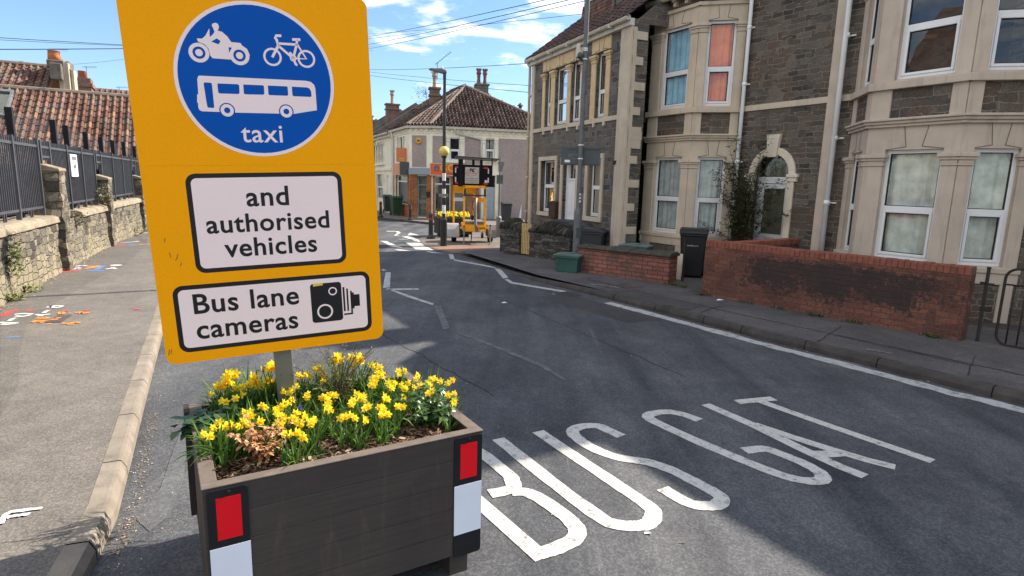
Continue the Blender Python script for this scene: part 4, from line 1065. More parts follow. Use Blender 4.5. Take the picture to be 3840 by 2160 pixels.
for cxm in (4.84, 3.91, 2.94, 1.51):
    for sg in (-1, 1): jn.prism([(cxm + sg * .09, 5.7), (cxm + sg * .105, 5.7), (cxm + sg * .155, 6.0), (cxm + sg * .14, 6.0)], 0.03, 0.039, 'y'); jn.prism([(cxm + sg * .09, 5.72), (cxm + sg * .36, 5.68), (cxm + sg * .36, 5.695), (cxm + sg * .09, 5.735)], 0.03, 0.039, 'y')
d_ = dr.objs('window_dressings', plain('buff_stone_dressing', (0.56, 0.42, 0.25), 0.85, 0.14, 4, 0.3, 40), h3, bevel=0.008)[0]; jn.obj('scored_joints', M['cream_line'], d_)
# ground floor surrounds
sr = MB()
for a, b, c, d in dn:
    w = 0.13; c2 = max(c, 0)
    sr.box(a - w, a, -0.22, 0.045, c2, d); sr.box(b, b + w, -0.22, 0.045, c2, d); sr.box(a - w, b + w, -0.22, 0.048, d, d + w)
    if c > 0.5: sr.box(a - w, b + w, -0.22, 0.06, c - w, c)
sr.objs('window_surround', cr, h3)
I = Matrix.Identity(4)
for k, (a, b, c, d) in enumerate(up): window(h3, I, a, b, c, d, -0.13, 1, 0.42, None, M['interior'])
window(h3, I, dn[0][0], dn[0][1], 1.1, 2.8, -0.17, 1, 0.52, netw, M['interior_warm'], folds=3)
window(h3, I, dn[2][0], dn[2][1], 1.12, 2.78, -0.17, 1, 0.52, None, M['interior_warm'])
dd = MB(); dd.box(2.66, 2.74, -.22, -.12, .1, 2.74); dd.box(3.48, 3.56, -.22, -.12, .1, 2.74); dd.box(2.74, 3.48, -.22, -.12, 2.15, 2.22); dd.box(2.74, 3.48, -.22, -.12, 2.66, 2.74); dd.box(2.74, 3.48, -.22, -.14, .1, 2.15)
for a in (2.84, 3.15):
    for c, d in ((.3, 1.0), (1.15, 2.0)): dd.box(a, a + .24, -.15, -.125, c, d)
dw = dd.obj('door', M['upvc'], h3, bevel=0.008); fl = MB(); fl.quad((2.74, -.18, 2.22), (3.48, -.18, 2.22), (3.48, -.18, 2.66), (2.74, -.18, 2.66)); fl.obj('pane', M['glass'], dw, fix=False)
fl = MB(); fl.quad((2.7, -.3, 2.1), (3.5, -.3, 2.1), (3.5, -.3, 2.75), (2.7, -.3, 2.75)); fl.obj('hall', M['interior'], dw, fix=False)
mbx = MB(); mbx.box(3.72, 4.16, 0.0, 0.17, 0.96, 1.44); mbx.prism([(0.0, 1.44), (0.19, 1.44), (0.0, 1.5)], 3.7, 4.18, 'x'); mbx.obj('meter_box', plain('brown_meter_cabinet', (0.05, 0.025, 0.018), 0.6), h3)
vt = MB(); vt.box(0.7, 0.84, 0, 0.03, 5.55, 5.78); vt.box(.55, .67, 0, .025, 2.05, 2.3); vt.objs('air_vent', M['plate_grey'], h3)
bl = MB(); bl.ball((0.46, 0.09, 2.63), 0.045, 8, 6); bl.box(0.4, 0.5, .06, .12, 2.66, 2.69); bl.obj('camera', M['black_gloss'], h3)
fa = MB(); fa.box(0.0, W3 + 0.03, 0.0, 0.13, 6.03, 6.2); fa.obj('fascia', M['white_fascia'], h3)
gt = MB(); gt.tube([(-0.02, .2, 6.2), (W3 + .12, .2, 6.2)], 0.07, 8)
for x in (0.8, 2.0, 3.2, 4.4, 5.5): gt.box(x - .05, x + .05, .1, .275, 6.1, 6.21)
gt.obj('gutter', M['gutter'], h3)
pp = MB(); pp.tube([(W3 + .02, .2, 6.16), (W3 + .02, .08, 6.0), (W3 + .02, .06, 0.1)], 0.05, 8)
for z in (5.0, 3.6, 2.2, 1.0): pp.tube([(W3 + .02, .065, z), (W3 + .02, .065, z + .08)], 0.062, 8)
pp.obj('downpipe', plain('cream_downpipe', (0.5, 0.42, 0.3), 0.6), h3, smooth=True)
# dark tiled roof with verge, ridge and a dormer
pit = Vector((0, -4.1, 3.1)).normalized()
roof = tile_roof((-0.05, 0.24, 6.22), (1, 0, 0), (0, pit.y, pit.z), [(0, 0), (W3 + .2, 0), (W3 + .2, 5.1), (0, 5.1)], 0.3, 0.3, 'roof', M['slate'], h3, prof=((0, 0), (.3, .012), (.5, .03), (.7, .012), (1.0, 0.0)), lift=0.03)
rb = MB(); rb.quad((-0.05, -7.9, 6.2), (W3 + .15, -7.9, 6.2), (W3 + .15, -3.82, 9.3), (-0.05, -3.82, 9.3)); rb.obj('back_slope', M['slate'], roof, fix=False)
rb = MB(); rb.tube([(-0.05, -3.84, 9.33), (W3 + .15, -3.84, 9.33)], 0.1, 8); rb.obj('ridge', M['slate'], roof)
dm = MB()
dm.prism([(-1.2, 7.32), (-3.4, 7.3), (-3.4, 8.95), (-1.2, 8.95)], 2.9, 4.85, 'x'); dm.box(2.75, 5.0, -3.6, -1.0, 8.95, 9.05)
dmo = dm.obj('dormer', M['lead'], roof)
ap = tile_roof((2.86, -1.13, 7.26), (1, 0, 0), (0, -0.1, 1), [(0, 0), (2.05, 0), (2.05, .55), (0, .55)], 0.17, 0.11, 'tile_hanging', M['tiles_red'], dmo, prof=((0, 0), (1, 0)), lift=0.02)
window(h3, Matrix.Translation((0, -1.17, 0)), 3.0, 4.75, 7.85, 8.9, 0.02, 1, None, netw, M['interior'])
# ================================================================== CORNER SHOP and the terrace beyond
C0 = Vector((-4.4, 31.8, 0))
FS = FR(C0.x, C0.y, 77)                       # side-street front, outward = -y
shop = thing('corner_shop', 'cream and pebbledash corner shop with hipped brown tiled roof across the junction', 'shop', FS)
inv = FS.inverted()
FC = inv @ FR(C0.x, C0.y, 105)                # canted corner, local x in [-1.28, 0]
CL = FR(C0.x, C0.y, 105) @ Vector((-1.28, 0, 0))
FL = inv @ FR(CL.x, CL.y, 155)                # main-street front, local x negative going away
pale = M['cream_pale']; I = Matrix.Identity(4)
wl = MB(); trm = MB(); pbl = MB(); brk = MB()
opR = [(.92, 1.5, 3.12, 4.32), (2.83, 3.37, 3.22, 4.36), (.17, 1.0, .3, 2.29), (2.81, 3.42, .0, 2.42)]
wall_quads(wl, 0, 7.2, -.1, 4.82, opR, 0, -1, 0.14)
wl.T = FC; opC = [(-.83, -.28, .12, 2.3)]; wall_quads(wl, -1.28, 0, -.1, 4.82, opC, 0, -1, 0.25)
wl.T = FL; opL = [(-2.7, -.35, .72, 2.3), (-1.35, -.95, 3.15, 4.4), (-2.1, -1.5, 3.15, 4.4), (-2.65, -2.25, 3.15, 4.4)]; wall_quads(wl, -3.9, 0, -.1, 4.82, opL, 0, -1, 0.16)
wl.T = None
rb = FL @ Vector((-3.9, 0, 0))
wl.quad((7.2, 0, -.1), (7.2, 7, -.1), (7.2, 7, 4.82), (7.2, 0, 4.82)); wl.quad((7.2, 7, -.1), (rb.x, rb.y, -.1), (rb.x, rb.y, 4.82), (7.2, 7, 4.82))
wl.obj('wall', pale, shop, fix=False)
for a, b, c, d in ((.04, .74, 2.98, 4.37), (1.74, 2.58, 2.98, 4.37), (3.57, 7.2, .12, 4.38)): pbl.box(a, b, -.012, .05, c, d)
pbl.T = FC; pbl.box(-1.12, -.3, -.012, .05, 2.75, 4.38); pbl.T = None
pbl.objs('pebbledash_panel', M['pebble'], shop)
for T, a, b, c, d in ((None, .06, .17, .0, 2.3), (None, 1.0, 1.12, .0, 2.3), (None, .17, 1.0, .0, .3), (None, 1.9, 2.55, 0, 2.3), (FC, -1.27, -.83, .0, 2.34), (FC, -.28, -.01, .0, 2.34), (FL, -.35, -.02, .0, 2.3), (FL, -2.7, -.35, .0, .72), (FL, -2.95, -2.7, 0, 2.3)):
    brk.T = T; brk.box(a, b, -.02, .05, c, d)
brk.T = None; brk.objs('tiled_pier', M['brick_tile'], shop)
gp = MB(); gp.box(1.12, 1.9, -.03, .05, 0, 2.98); gp.obj('grey_panel', plain('grey_shop_panel', (0.12, 0.125, 0.135), 0.6), shop)
# trim: corner bands, sills, capitals, cornice
for a, b in ((.78, .92), (1.5, 1.64), (2.69, 2.83), (3.37, 3.51)):
    trm.box(a, b, -.05, .05, 3.02, 4.12); trm.box(a - .03, b + .03, -.09, .05, 4.12, 4.2); trm.box(a - .015, b + .015, -.06, .05, 4.2, 4.26); trm.box(a - .04, b + .04, -.1, .05, 4.26, 4.36)
trm.box(.7, 1.74, -.12, .05, 3.02, 3.11); trm.box(2.66, 3.55, -.12, .05, 3.12, 3.21)
trm.box(2.62, 2.8, -.05, .05, 0, 2.42); trm.box(3.43, 3.6, -.05, .05, 0, 2.42); trm.box(2.6, 3.62, -.08, .05, 2.42, 2.62)
for T, a, b in ((None, 0, 7.2), (FC, -1.28, 0), (FL, -3.9, 0)):
    trm.T = T; n = int((b - a) / .3)
    for k in range(n): trm.box(a + .3 * k + .1, a + .3 * k + .2, -.1, .02, 4.6, 4.72)
    trm.box(a, b, -.03, .02, 4.5, 4.74)
trm.T = None; trm.objs('stone_trim', pale, shop)
for k, (a, b, c, d) in enumerate(opR[:2]): window(shop, I, a, b, c, d, .08, -1, .48, M['net_white'] if k else None, M['interior'], folds=3, open_amt=.9)
for (a, b, c, d), T in ((opR[2], I), (opL[0], FL)): window(shop, T, a, b, c, d, .1, -1, .8, None, M['interior_warm'], casement=False, fw=.04, glass=M['glass_dark'])
for a, b, c, d in opL[1:]: window(shop, FL, a, b, c, d, .1, -1, .5, None, M['interior'], fw=.045)
d1 = MB(); d1.box(2.81, 3.42, .06, .12, .0, 1.8)
for a in (2.87, 3.15):
    for c, d in ((.1, .62), (.72, 1.25), (1.32, 1.72)): d1.box(a, a + .22, .045, .08, c, d)
d1.obj('door', plain('pale_blue_door', (0.33, 0.38, 0.42), 0.5, .06), shop, bevel=.01)
fl = MB(); fl.quad((2.81, .1, 1.86), (3.42, .1, 1.86), (3.42, .1, 2.42), (2.81, .1, 2.42)); fl.obj('fanlight', M['car_glass'], shop, fix=False)
ent = MB(FC); ent.box(-.83, -.76, .1, .2, .12, 2.3); ent.box(-.35, -.28, .1, .2, .12, 2.3); ent.box(-.76, -.35, .1, .2, 1.78, 1.86); ent.box(-.76, -.35, .1, .2, 2.22, 2.3); ent.box(-.76, -.35, .12, .18, .12, .2); ent.box(-.76, -.35, .12, .17, .84, 1.05)
e_ = ent.obj('entrance', M['grey_steel'], shop); pn = MB(FC); pn.quad((-.8, .16, .15), (-.3, .16, .15), (-.3, .16, 2.25), (-.8, .16, 2.25)); pn.obj('pane', M['glass_dark'], e_, fix=False)
pn = MB(FC); pn.quad((-.95, .3, .0), (-.1, .3, .0), (-.1, .3, 2.3), (-.95, .3, 2.3)); pn.obj('shop_interior', M['interior_warm'], e_, fix=False)
lb = MB(FC); lb.box(-.26, -.1, -.12, -.02, 1.2, 1.48); lb.obj('post_box', M['black_gloss'], shop)
al = MB(FC @ Matrix.Translation((-.72, -.03, 4.1)) @ Matrix.Rotation(pi / 2, 4, 'X')); al.lathe([(.17, 0), (.17, .04), (.13, .06)], n=18); ao = al.obj('alarm_box', plain('amber_alarm_box', (.6, .3, .04), .5), shop)
al = MB(FC @ Matrix.Translation((-.72, -.03, 4.1)) @ Matrix.Rotation(pi / 2, 4, 'X')); al.box(-.08, .08, -.03, .03, .06, .065); al.obj('label_plate', M['black_gloss'], ao)
fs = MB()
for T, a, b in ((None, -.1, 7.3), (FC, -1.36, .08), (FL, -3.9, .1)): fs.T = T; fs.box(a, b, -.2, .0, 4.74, 4.86)
fs.T = None; fs.obj('gutter', M['gutter'], shop)
pp = MB(); pp.tube([(1.15, -.2, 4.8), (1.25, -.1, 4.55), (2.55, -.06, 4.3), (2.62, -.06, 4.2), (2.6, -.06, .1)], .045, 6); pp.T = FL; pp.tube([(-3.2, -.2, 4.75), (-3.25, -.07, 4.4), (-3.25, -.07, .1)], .045, 6); pp.objs('downpipe', M['white_fascia'], shop, smooth=True)
# fascia signs are things of their own
def sign_board(name, label, T, a, b, c, d, col, y0=-.14, y1=-.03, frame=True):
    o = thing(name, label, 'sign', FS @ T @ Matrix.Translation(((a + b) / 2, 0, c)), 'shop signs on the corner shop')
    w = (b - a) / 2; mb = MB(); mb.box(-w, w, y0, y1, 0, d - c); mb.obj('board', col, o)
    if frame:
        fb = MB(); e = .025
        fb.box(-w - e, w + e, y0 - .012, y1, -e, 0); fb.box(-w - e, w + e, y0 - .012, y1, d - c, d - c + e); fb.box(-w - e, -w, y0 - .012, y1, 0, d - c); fb.box(w, w + e, y0 - .012, y1, 0, d - c)
        fb.obj('frame', M['white_fascia'], o)
    return o, w, d - c
orange = plain('orange_sign_vinyl', (0.62, 0.13, 0.025), 0.4, .04); orange2 = plain('faded_orange_vinyl', (0.6, 0.2, 0.09), 0.4, .06)
gold = plain('gold_lettering', (0.75, 0.42, 0.06), 0.4); blue_l = plain('blue_sign_lettering', (0.08, 0.09, 0.22), 0.5)
so, w, h = sign_board('fascia_sign', 'bright orange fascia sign with gold lettering facing the side street', I, -.08, 2.2, 2.36, 2.94, orange)
text_part('lettering', 'GOLD', gold, so, face_M((0.12, -.146, .2), (0, -1, 0)), width=1.5, size=.3, bold=.01)
hm = MB(); hm.prism([(-.93, .2), (-.7, .2), (-.7, .38), (-.66, .38), (-.815, .53), (-.97, .38), (-.93, .38)], -.15, -.14, 'y'); hm.obj('house_emblem', blue_l, so)
hm = MB(); hm.prism([(-.85, .2), (-.78, .2), (-.78, .36), (-.815, .4), (-.85, .36)], -.155, -.15, 'y'); hm.obj('emblem_door', orange, so)
hm = MB()
for k in range(7): hm.box(-.25 + k * .12, -.17 + k * .12, -.146, -.14, .06, .12)
hm.obj('strapline', blue_l, so)
sign_board('fascia_sign', 'plain silver grey fascia panel over the corner shop doorway', FC, -1.26, -.02, 2.37, 2.7, plain('silver_panel', (0.27, 0.3, 0.34), 0.45, .05), frame=False)
so, w, h = sign_board('fascia_sign', 'faded salmon orange fascia sign on the sunny main street front', FL, -3.0, -.15, 2.36, 2.95, orange2)
text_part('lettering', 'GOLD', gold, so, face_M((0, -.146, .25), (0, -1, 0)), width=1.1, size=.25)
vs = thing('hanging_sign', 'tall orange hanging sign high on the corner shop by the triple window', 'sign', FS @ FL @ Matrix.Translation((-.55, 0, 3.0)), 'shop signs on the corner shop')
mb = MB(); mb.box(-.04, .04, -.56, -.03, 0, .75); mb.obj('board', orange2, vs); mb = MB(); mb.box(-.045, .045, -.42, -.12, .08, .12); mb.box(-.045, .045, -.42, -.12, .16, .2); mb.obj('lettering', gold, vs)
bx = MB(FS @ FL); bx.box(-.12, -.01, -.5, -.02, 2.33, 3.0); tag(bx.obj('sign_end_panel', M['plate_grey']), 'dark end panel beside the faded orange fascia sign', 'panel')
st = thing('street_name_plate', 'small white street name plate above the pale blue door', 'sign', FS @ Matrix.Translation((3.0, 0, 2.67)))
mb = MB(); mb.box(-.28, .28, -.03, -.012, 0, .12); mb.obj('plate', M['upvc'], st); text_part('lettering', 'LANE', M['black_gloss'], st, face_M((.08, -.032, .035), (0, -1, 0)), width=.2, size=.06)
# hipped roof
A_ = inv @ RD(1380 + 1460 * .24845, 240 + 335 * .24845, 36.3)
e0 = Vector((-.12, -.16, 4.86)); e1 = Vector((7.3, -.16, 4.86)); ec = FC @ Vector((-1.33, -.16, 4.86)); ef = FL @ Vector((-3.9, -.16, 4.86))
mdir = (FL.to_3x3() @ Vector((-1, 0, 0))); A2_ = A_ + Vector((1.6, 0.15, 0))
B_ = A_ + mdir * 2.2
def plane_roof(name, e, f, tops, parent, mat, pu=.2, pv=.3):
    U = (f - e).normalized(); N = U.cross(tops[0] - e).normalized(); V = N.cross(U)
    if V.z < 0: V = -V
    poly = [(0, 0), ((f - e).dot(U), 0)] + [((p - e).dot(U), (p - e).dot(V)) for p in tops]
    return tile_roof(e, U, V, poly, pu, pv, name, mat, parent, prof=((0, 0), (.1, .0), (.42, .0), (.5, .03), (.62, .1), (.8, .1), (.92, .03), (1.0, 0.0)), lift=.05)
rf = plane_roof('roof', e0, e1, [A_ + Vector((.25, .05, -.02)), A_], shop, M['tiles_shop'])
plane_roof('hip_slope', ec, e0, [A_], rf, M['tiles_shop']); plane_roof('main_slope', ef, ec, [A_, B_], rf, M['tiles_shop'])
hp = MB()
hp.tube([A_, e0 + Vector((.02, 0, .06))], .11, 7); hp.tube([A_, ec + Vector((0, 0, .06))], .1, 7); hp.tube([A_, e1 + Vector((0, 0, .05))], .11, 7); hp.tube([A_, B_], .12, 7)
hp.obj('hip_tiles', M['ridge'], rf)
bk = MB(); bk.poly([tuple(e1), (7.3, 8, 4.86), tuple(A_)]); bk.poly([(7.3, 8, 4.86), tuple(ef), tuple(B_), tuple(A_)]); bk.obj('back_slope', M['tiles_shop'], rf, fix=False)
def chimney(parent, T, x, y, z0, w, d, h, mat, pots, potmat, crown=True):
    c = MB(T); c.box(x - w / 2, x + w / 2, y - d / 2, y + d / 2, z0, z0 + h)
    c.box(x - w / 2 - .06, x + w / 2 + .06, y - d / 2 - .06, y + d / 2 + .06, z0 + h * .72, z0 + h * .78); c.box(x - w / 2 - .07, x + w / 2 + .07, y - d / 2 - .07, y + d / 2 + .07, z0 + h - .1, z0 + h)
    o = c.obj('chimney', mat, parent); p = MB(T)
    for px, py in pots:
        p.lathe([(.15, 0), (.12, .1), (.1, .35), (.12, .6), (.16, .62), (.16, .7), (.13, .7), (.13, .86)], (x + px, y + py, z0 + h), 10)
        if crown:
            for k in range(8): an = k * pi / 4; p.box(x + px + .14 * cos(an) - .03, x + px + .14 * cos(an) + .03, y + py + .14 * sin(an) - .03, y + py + .14 * sin(an) + .03, z0 + h + .84, z0 + h + .95)
    p.obj('chimney_pot', potmat, o); return o
pc = inv @ RD(1380 + 1005 * .24845, 240 + 400 * .24845, 36.0)
chimney(rf, I, pc.x, pc.y, 5.6, .55, .6, 1.75, M['brick_chim'], [(0, 0)], M['pot_buff'])
pc = inv @ RD(1380 + 1715 * .24845, 240 + 430 * .24845, 39.5)
chimney(rf, I, pc.x, pc.y, 5.6, .75, .7, 2.6, M['concrete_parapet'], [(-.2, 0), (.2, 0)], plain('sooty_pot', (.17, .085, .055), .9, .3, 8))
pc = inv @ RD(1380 + 2296 * .24845, 240 + 760 * .24845, 38.0); fp = MB(); fp.tube([(pc.x, pc.y, 4.8), (pc.x, pc.y, 6.75)], .1, 8); fp.lathe([(.02, .3), (.2, .12), (.2, .1)], (pc.x, pc.y, 6.65), 8); fp.obj('flue', plain('rusty_flue', (.1, .05, .04), .7), rf)
# terrace going away beyond the shop
tex = thing('aerial', 'television aerial on the shop chimney behind the street lamp', 'aerial', Matrix.Translation(FS @ Vector(((inv @ RD(1640, 238, 36)).x, (inv @ RD(1640, 238, 36)).y, 8.2))))
ae = MB(); ae.tube([(0, 0, -.4), (0, 0, .55)], .02, 5); ae.tube([(-.1, 0, .45), (.75, .1, 1.15)], .015, 4)
for k in range(8): t_ = k / 7; ae.tube([(-.1 + .85 * t_ + .08, -.12, .45 + .7 * t_ - .08), (-.1 + .85 * t_ - .08, .2, .45 + .7 * t_ + .08)], .008, 4)
ae.obj('antenna', M['aerial'], tex)
FT = FR(CL.x, CL.y, 155)
for i in range(5):
    u0 = 3.95 + i * 4.6
    lab = ['cream fronted terraced house next to the corner shop with a triple window', 'dark stone terraced house second beyond the corner shop', 'terraced house third beyond the corner shop, half hidden by the yellow sign', 'terraced house fourth beyond the corner shop under a parapet', 'farthest terraced house of the row behind the yellow sign'][i]
    hs = thing('terraced_house', lab, 'house', FT @ Matrix.Translation((-u0 - 4.6, 0, 0)), 'terrace beyond the corner shop')
    w = 4.6
    ops = [(.5, .95, 3.1, 4.4), (1.1, 1.9, 3.1, 4.4), (2.05, 2.5, 3.1, 4.4), (.5, 2.4, .8, 2.4), (3.2, 4.0, .1, 2.3)]
    wl = MB(); wall_quads(wl, 0, w, -.1, 4.7, ops, 0, -1, .14); wl.quad((0, 0, -.1), (0, 8, -.1), (0, 8, 4.7), (0, 0, 4.7)); wl.poly([(0, 0, 4.7), (0, 8, 4.7), (0, 4, 7.3)])
    wl.obj('wall', pale if i % 2 == 0 else M['stone_house_far'], hs, fix=False)
    tm = MB()
    for a, b in ((.36, .5), (.95, 1.1), (1.9, 2.05), (2.5, 2.64)): tm.box(a, b, -.06, .05, 3.0, 4.2); tm.box(a - .04, b + .04, -.11, .05, 4.2, 4.4)
    tm.box(.3, 2.7, -.12, .05, 2.95, 3.06); tm.box(0, w, -.15, .02, 4.55, 4.75); tm.box(0, w, -.06, .02, 2.6, 2.75); tm.box(.3, .5, -.06, .05, 0, 2.5); tm.box(2.4, 2.6, -.06, .05, 0, 2.5)
    tm.objs('stone_trim', pale, hs)
    for o_ in ops[:4]: window(hs, I, *o_, .09, -1, .5, M['net_white'] if o_[2] < 1 else None, M['interior'], fw=.05, folds=4)
    dm = MB(); dm.box(3.2, 4.0, .06, .12, .1, 2.3); dm.obj('door', M['upvc'], hs)
    r = MB(); slab_roof(r, 0.15, w - .15, -.25, 4.75, 4.0, 7.3, 14); r.quad((0, 8.2, 4.75), (w, 8.2, 4.75), (w, 4, 7.3), (0, 4, 7.3)); ro = r.obj('roof', M['slate'], hs, fix=False)
    pr = MB(); 
    pr.prism([(-.2, 4.7), (-.25, 4.95), (4.0, 7.75), (8.3, 4.95), (8.3, 4.7)], -.16, .16, 'x'); pr.obj('parapet', M['concrete_parapet'], ro)
    if i in (0, 1, 3): chimney(ro, I, .3, 2.2 if i else 3.0, 5.9, .5, .9, 1.6 if i != 0 else .9, M['brick_chim'], [(0, 0)] if i else [], M['pot_buff'])
    gt = MB(); gt.tube([(0, -.28, 4.73), (w, -.28, 4.73)], .06, 6); gt.obj('gutter', M['gutter'], hs)
# weedy bush on the party wall
bs = MB(); rg = random.Random(4); pb = RD(1380 + 880 * .24845, 240 + 470 * .24845, 38)
for _ in range(260):
    c = pb + Vector((rg.gauss(-.15, .35), rg.gauss(0, .3), rg.gauss(0, .28))); s = rg.uniform(.02, .05); a = Vector((rg.uniform(-1, 1), rg.uniform(-1, 1), rg.uniform(-1, 1))).normalized(); b = a.orthogonal().normalized()
    bs.add([c - a * s, c + b * s * .5, c + a * s, c - b * s * .5], [(0, 1, 2, 3)], rg.random())
for _ in range(9): e = pb + Vector((rg.uniform(-.9, .2), rg.uniform(-.3, .3), rg.uniform(.1, .6))); bs.tube([pb + Vector((0, 0, -.6)), pb, e], .012, 3, .004)
M['weed'] = m_leaf('weed_leaf', [(0, (.03, .06, .015)), (1, (.09, .13, .03))])
tag(bs.obj('roof_weed', M['weed'], fix=False), 'scrubby bush growing on the party wall beside the shop chimney', 'plant')

# ================================================================== LEFT SIDE: wall, railings, low building, backs of houses
WO = Vector((0.90996, 0.41469, 0)) * -3.2
FW = FR(WO.x, WO.y, -24.5)      # street side is y<0, x runs away from the camera
lw = thing('boundary_wall', 'tall limewashed rubble stone wall with sandstone coping below the black railings', 'wall', FW @ Matrix.Translation((10, 0, 0)))
mb = MB(Matrix.Translation((-10, 0, 0)))
n = 120
for j in range(n):     # a slightly uneven face
    a = 1 + 46 * j / n; b = 1 + 46 * (j + 1) / n
    for k in range(6):
        c = .05 + k * .17; d = c + .17
        f = lambda x, z: 0.018 * sin(x * 2.3 + z * 3) + 0.02 * sin(x * 7.1 + z * 9) - .02 * (z < .1)
        mb.quad((a, f(a, c), c), (b, f(b, c), c), (b, f(b, d), d), (a, f(a, d), d))
mb.quad((1, .45, -.1), (47, .45, -.1), (47, .45, 1.06), (1, .45, 1.06)); mb.quad((1, 0, -.1), (1, .45, -.1), (1, .45, 1.06), (1, 0, 1.06))
mb.obj('rubble_face', M['wall_left'], lw, smooth=True, fix=False)
cp = MB(Matrix.Translation((-10, 0, 0))); x = 1.0; rg = random.Random(2)
PX = [4.0, 8.9, 13.75, 18.25, 23.95, 28.6, 33.4, 38]
while x < 47:
    L = rg.uniform(.9, 1.9)
    b = min(x + L, 47)
    if not any(p - .25 < x < p + .45 for p in PX): cp.prism([(-.05, 1.05 + rg.uniform(-.01, .01)), (.5, 1.05), (.5, 1.2), (.06, 1.19), (-.03, 1.16)], x, b - .012, 'x')
    x = b
cp.obj('coping', M['coping_left'], lw, bevel=.015)
pm = MB(Matrix.Translation((-10, 0, 0))); pcap = MB(Matrix.Translation((-10, 0, 0)))
for k, px in enumerate(PX):
    top = 2.0 if px < 15 else 1.82
    nz_ = 16; ring_ = [(0, -.1), (.15, -.115), (.3, -.115), (.45, -.1), (.46, .08), (.45, .25), (.45, .42), (.0, .42), (-.01, .25), (-.01, .08)]
    lv = []
    for j in range(nz_ + 1):
        z = .08 + (top - .08) * j / nz_
        lv.append([(px + x_ + rg.uniform(-.022, .022), y_ + rg.uniform(-.022, .022), z) for x_, y_ in ring_])
    m_ = len(ring_); pm.add([p for q in lv for p in q], [(j * m_ + k_, j * m_ + (k_ + 1) % m_, (j + 1) * m_ + (k_ + 1) % m_, (j + 1) * m_ + k_) for j in range(nz_) for k_ in range(m_)])
    pcap.prism([(-.12, top), (.44, top), (.44, top + .07), (.16, top + .14), (-.12, top + .06)], px - .02, px + .47, 'x')
pm.objs('pillar', M['pillar_rubble'], lw); pcap.objs('pillar_cap', M['coping_left'], lw, bevel=.02)
# railing panels: one thing per bay between pillars
def rail_panel(x0, x1, lab, gapl=0.62):
    t = thing('railing_panel', lab, 'railing', FW @ Matrix.Translation((x0, .17, 1.2)), 'black steel railing panels on the stone wall')
    fr = MB(); L = x1 - x0; top = 2.45 - 1.2; bot = .15
    fr.box(gapl, L, -.02, .025, top - .025, top + .02); fr.box(gapl + 0.0, L, -.02, .025, bot - .02, bot + .02)
    fr.box(0, gapl, -.02, .025, top - .025, top + .02); fr.box(0, gapl, -.02, .025, 2.25 - 1.2, 2.29 - 1.2)
    fr.obj('rail', M['fence'], t)
    ns = [gapl + (L - gapl) * k / 3 for k in range(4)] + [0.03]
    for xx in ns:
        ps = MB(); ps.box(xx - .03, xx + .03, -.035, .035, 0 if xx > .1 else .9, 2.57 - 1.2); ps.obj('post', M['fence'], t)
    br = MB(); x = .1
    while x < L - .03:
        lo = 2.2 - 1.2 if x < gapl else bot - .05
        br.box(x - .009, x + .009, -.009, .009, lo, 2.55 - 1.2); x += .095
    for k in range(3):
        xm = gapl + (L - gapl) * (k + .5) / 3; br.box(xm - .06, xm - .035, -.01, .01, 0, bot); br.box(xm + .035, xm + .06, -.01, .01, 0, bot)
    br.obj('bars', M['fence'], t)
    return t
labs = ['black railing panel nearest the left edge of the photo, red car behind it', 'black railing panel carrying the white notice', 'black railing panel between the second and third stone pillars', 'black railing panel beyond the third stone pillar', 'black railing panel hidden behind the yellow sign', 'farthest black railing panel behind the yellow sign']
segs = [(9.05, 13.62), (13.75, 18.2), (18.4, 23.75), (23.95, 28.5), (28.7, 33.3), (33.5, 38)]
for (a, b), l in zip(segs, labs): rail_panel(a, b, l)
nt = thing('notice_board', 'white notice fixed to the black railings', 'sign', FW @ Matrix.Translation((15.95, .11, 1.9)))
mb = MB(); mb.box(-.27, .27, -.012, .012, 0, .48); mb.obj('plate', M['upvc'], nt, bevel=.01)
mb = MB(); mb.box(-.2, .2, -.016, -.011, .36, .43); mb.box(-.21, .21, -.016, -.011, .3, .315); mb.box(-.12, .1, -.016, -.011, .19, .25); mb.box(.06, .14, -.016, -.011, .21, .28); mb.box(-.1, -.04, -.016, -.011, .14, .19)
for k in range(3): mb.box(-.2, .2 - .05 * k, -.016, -.011, .1 - .03 * k, .11 - .03 * k)
mb.obj('camera_pictogram', plain('grey_print', (.12, .12, .14), .7), nt)
# taller black timber posts with wire mesh behind the railings
ms = NT('wire_mesh'); v = ms.coord(); spx = ms.n('ShaderNodeSeparateXYZ'); ms.set(spx.inputs[0], v)
mxx = ms.math('LESS_THAN', ms.math('FRACT', ms.math('MULTIPLY', spx.outputs['X'], 20.0)), .16); mzz = ms.math('LESS_THAN', ms.math('FRACT', ms.math('MULTIPLY', spx.outputs['Z'], 20.0)), .1)
ms.done((.05, .05, .05), .6); ms.set(ms.b.inputs['Alpha'], ms.math('MAXIMUM', mxx, mzz)); M['mesh'] = ms.m
mf = thing('mesh_fence', 'wire mesh screen on tall black posts rising above the railings', 'fence', FW @ Matrix.Translation((10, .32, 1.2)))
for xx, tz in ((9.6, 3.05), (12.95, 3.05), (15.55, 3.06), (16.55, 3.02), (18.4, 3.0), (20.2, 2.99), (21.9, 2.98), (23.8, 3.03), (26, 3.0), (28.5, 3.0)):
    p = MB(); p.box(xx - 10 - .05, xx - 10 + .05, -.05, .05, 0, tz - 1.2); p.obj('post', M['post_black'], mf)
p = MB(); p.quad((-6, .06, 1.2), (5.6, .06, 1.2), (5.6, .06, 1.82), (-6, .06, 1.82)); p.quad((5.6, .06, 1.2), (19, .06, 1.2), (19, .06, 1.72), (5.6, .06, 1.78)); p.obj('mesh', M['mesh'], mf, fix=False)
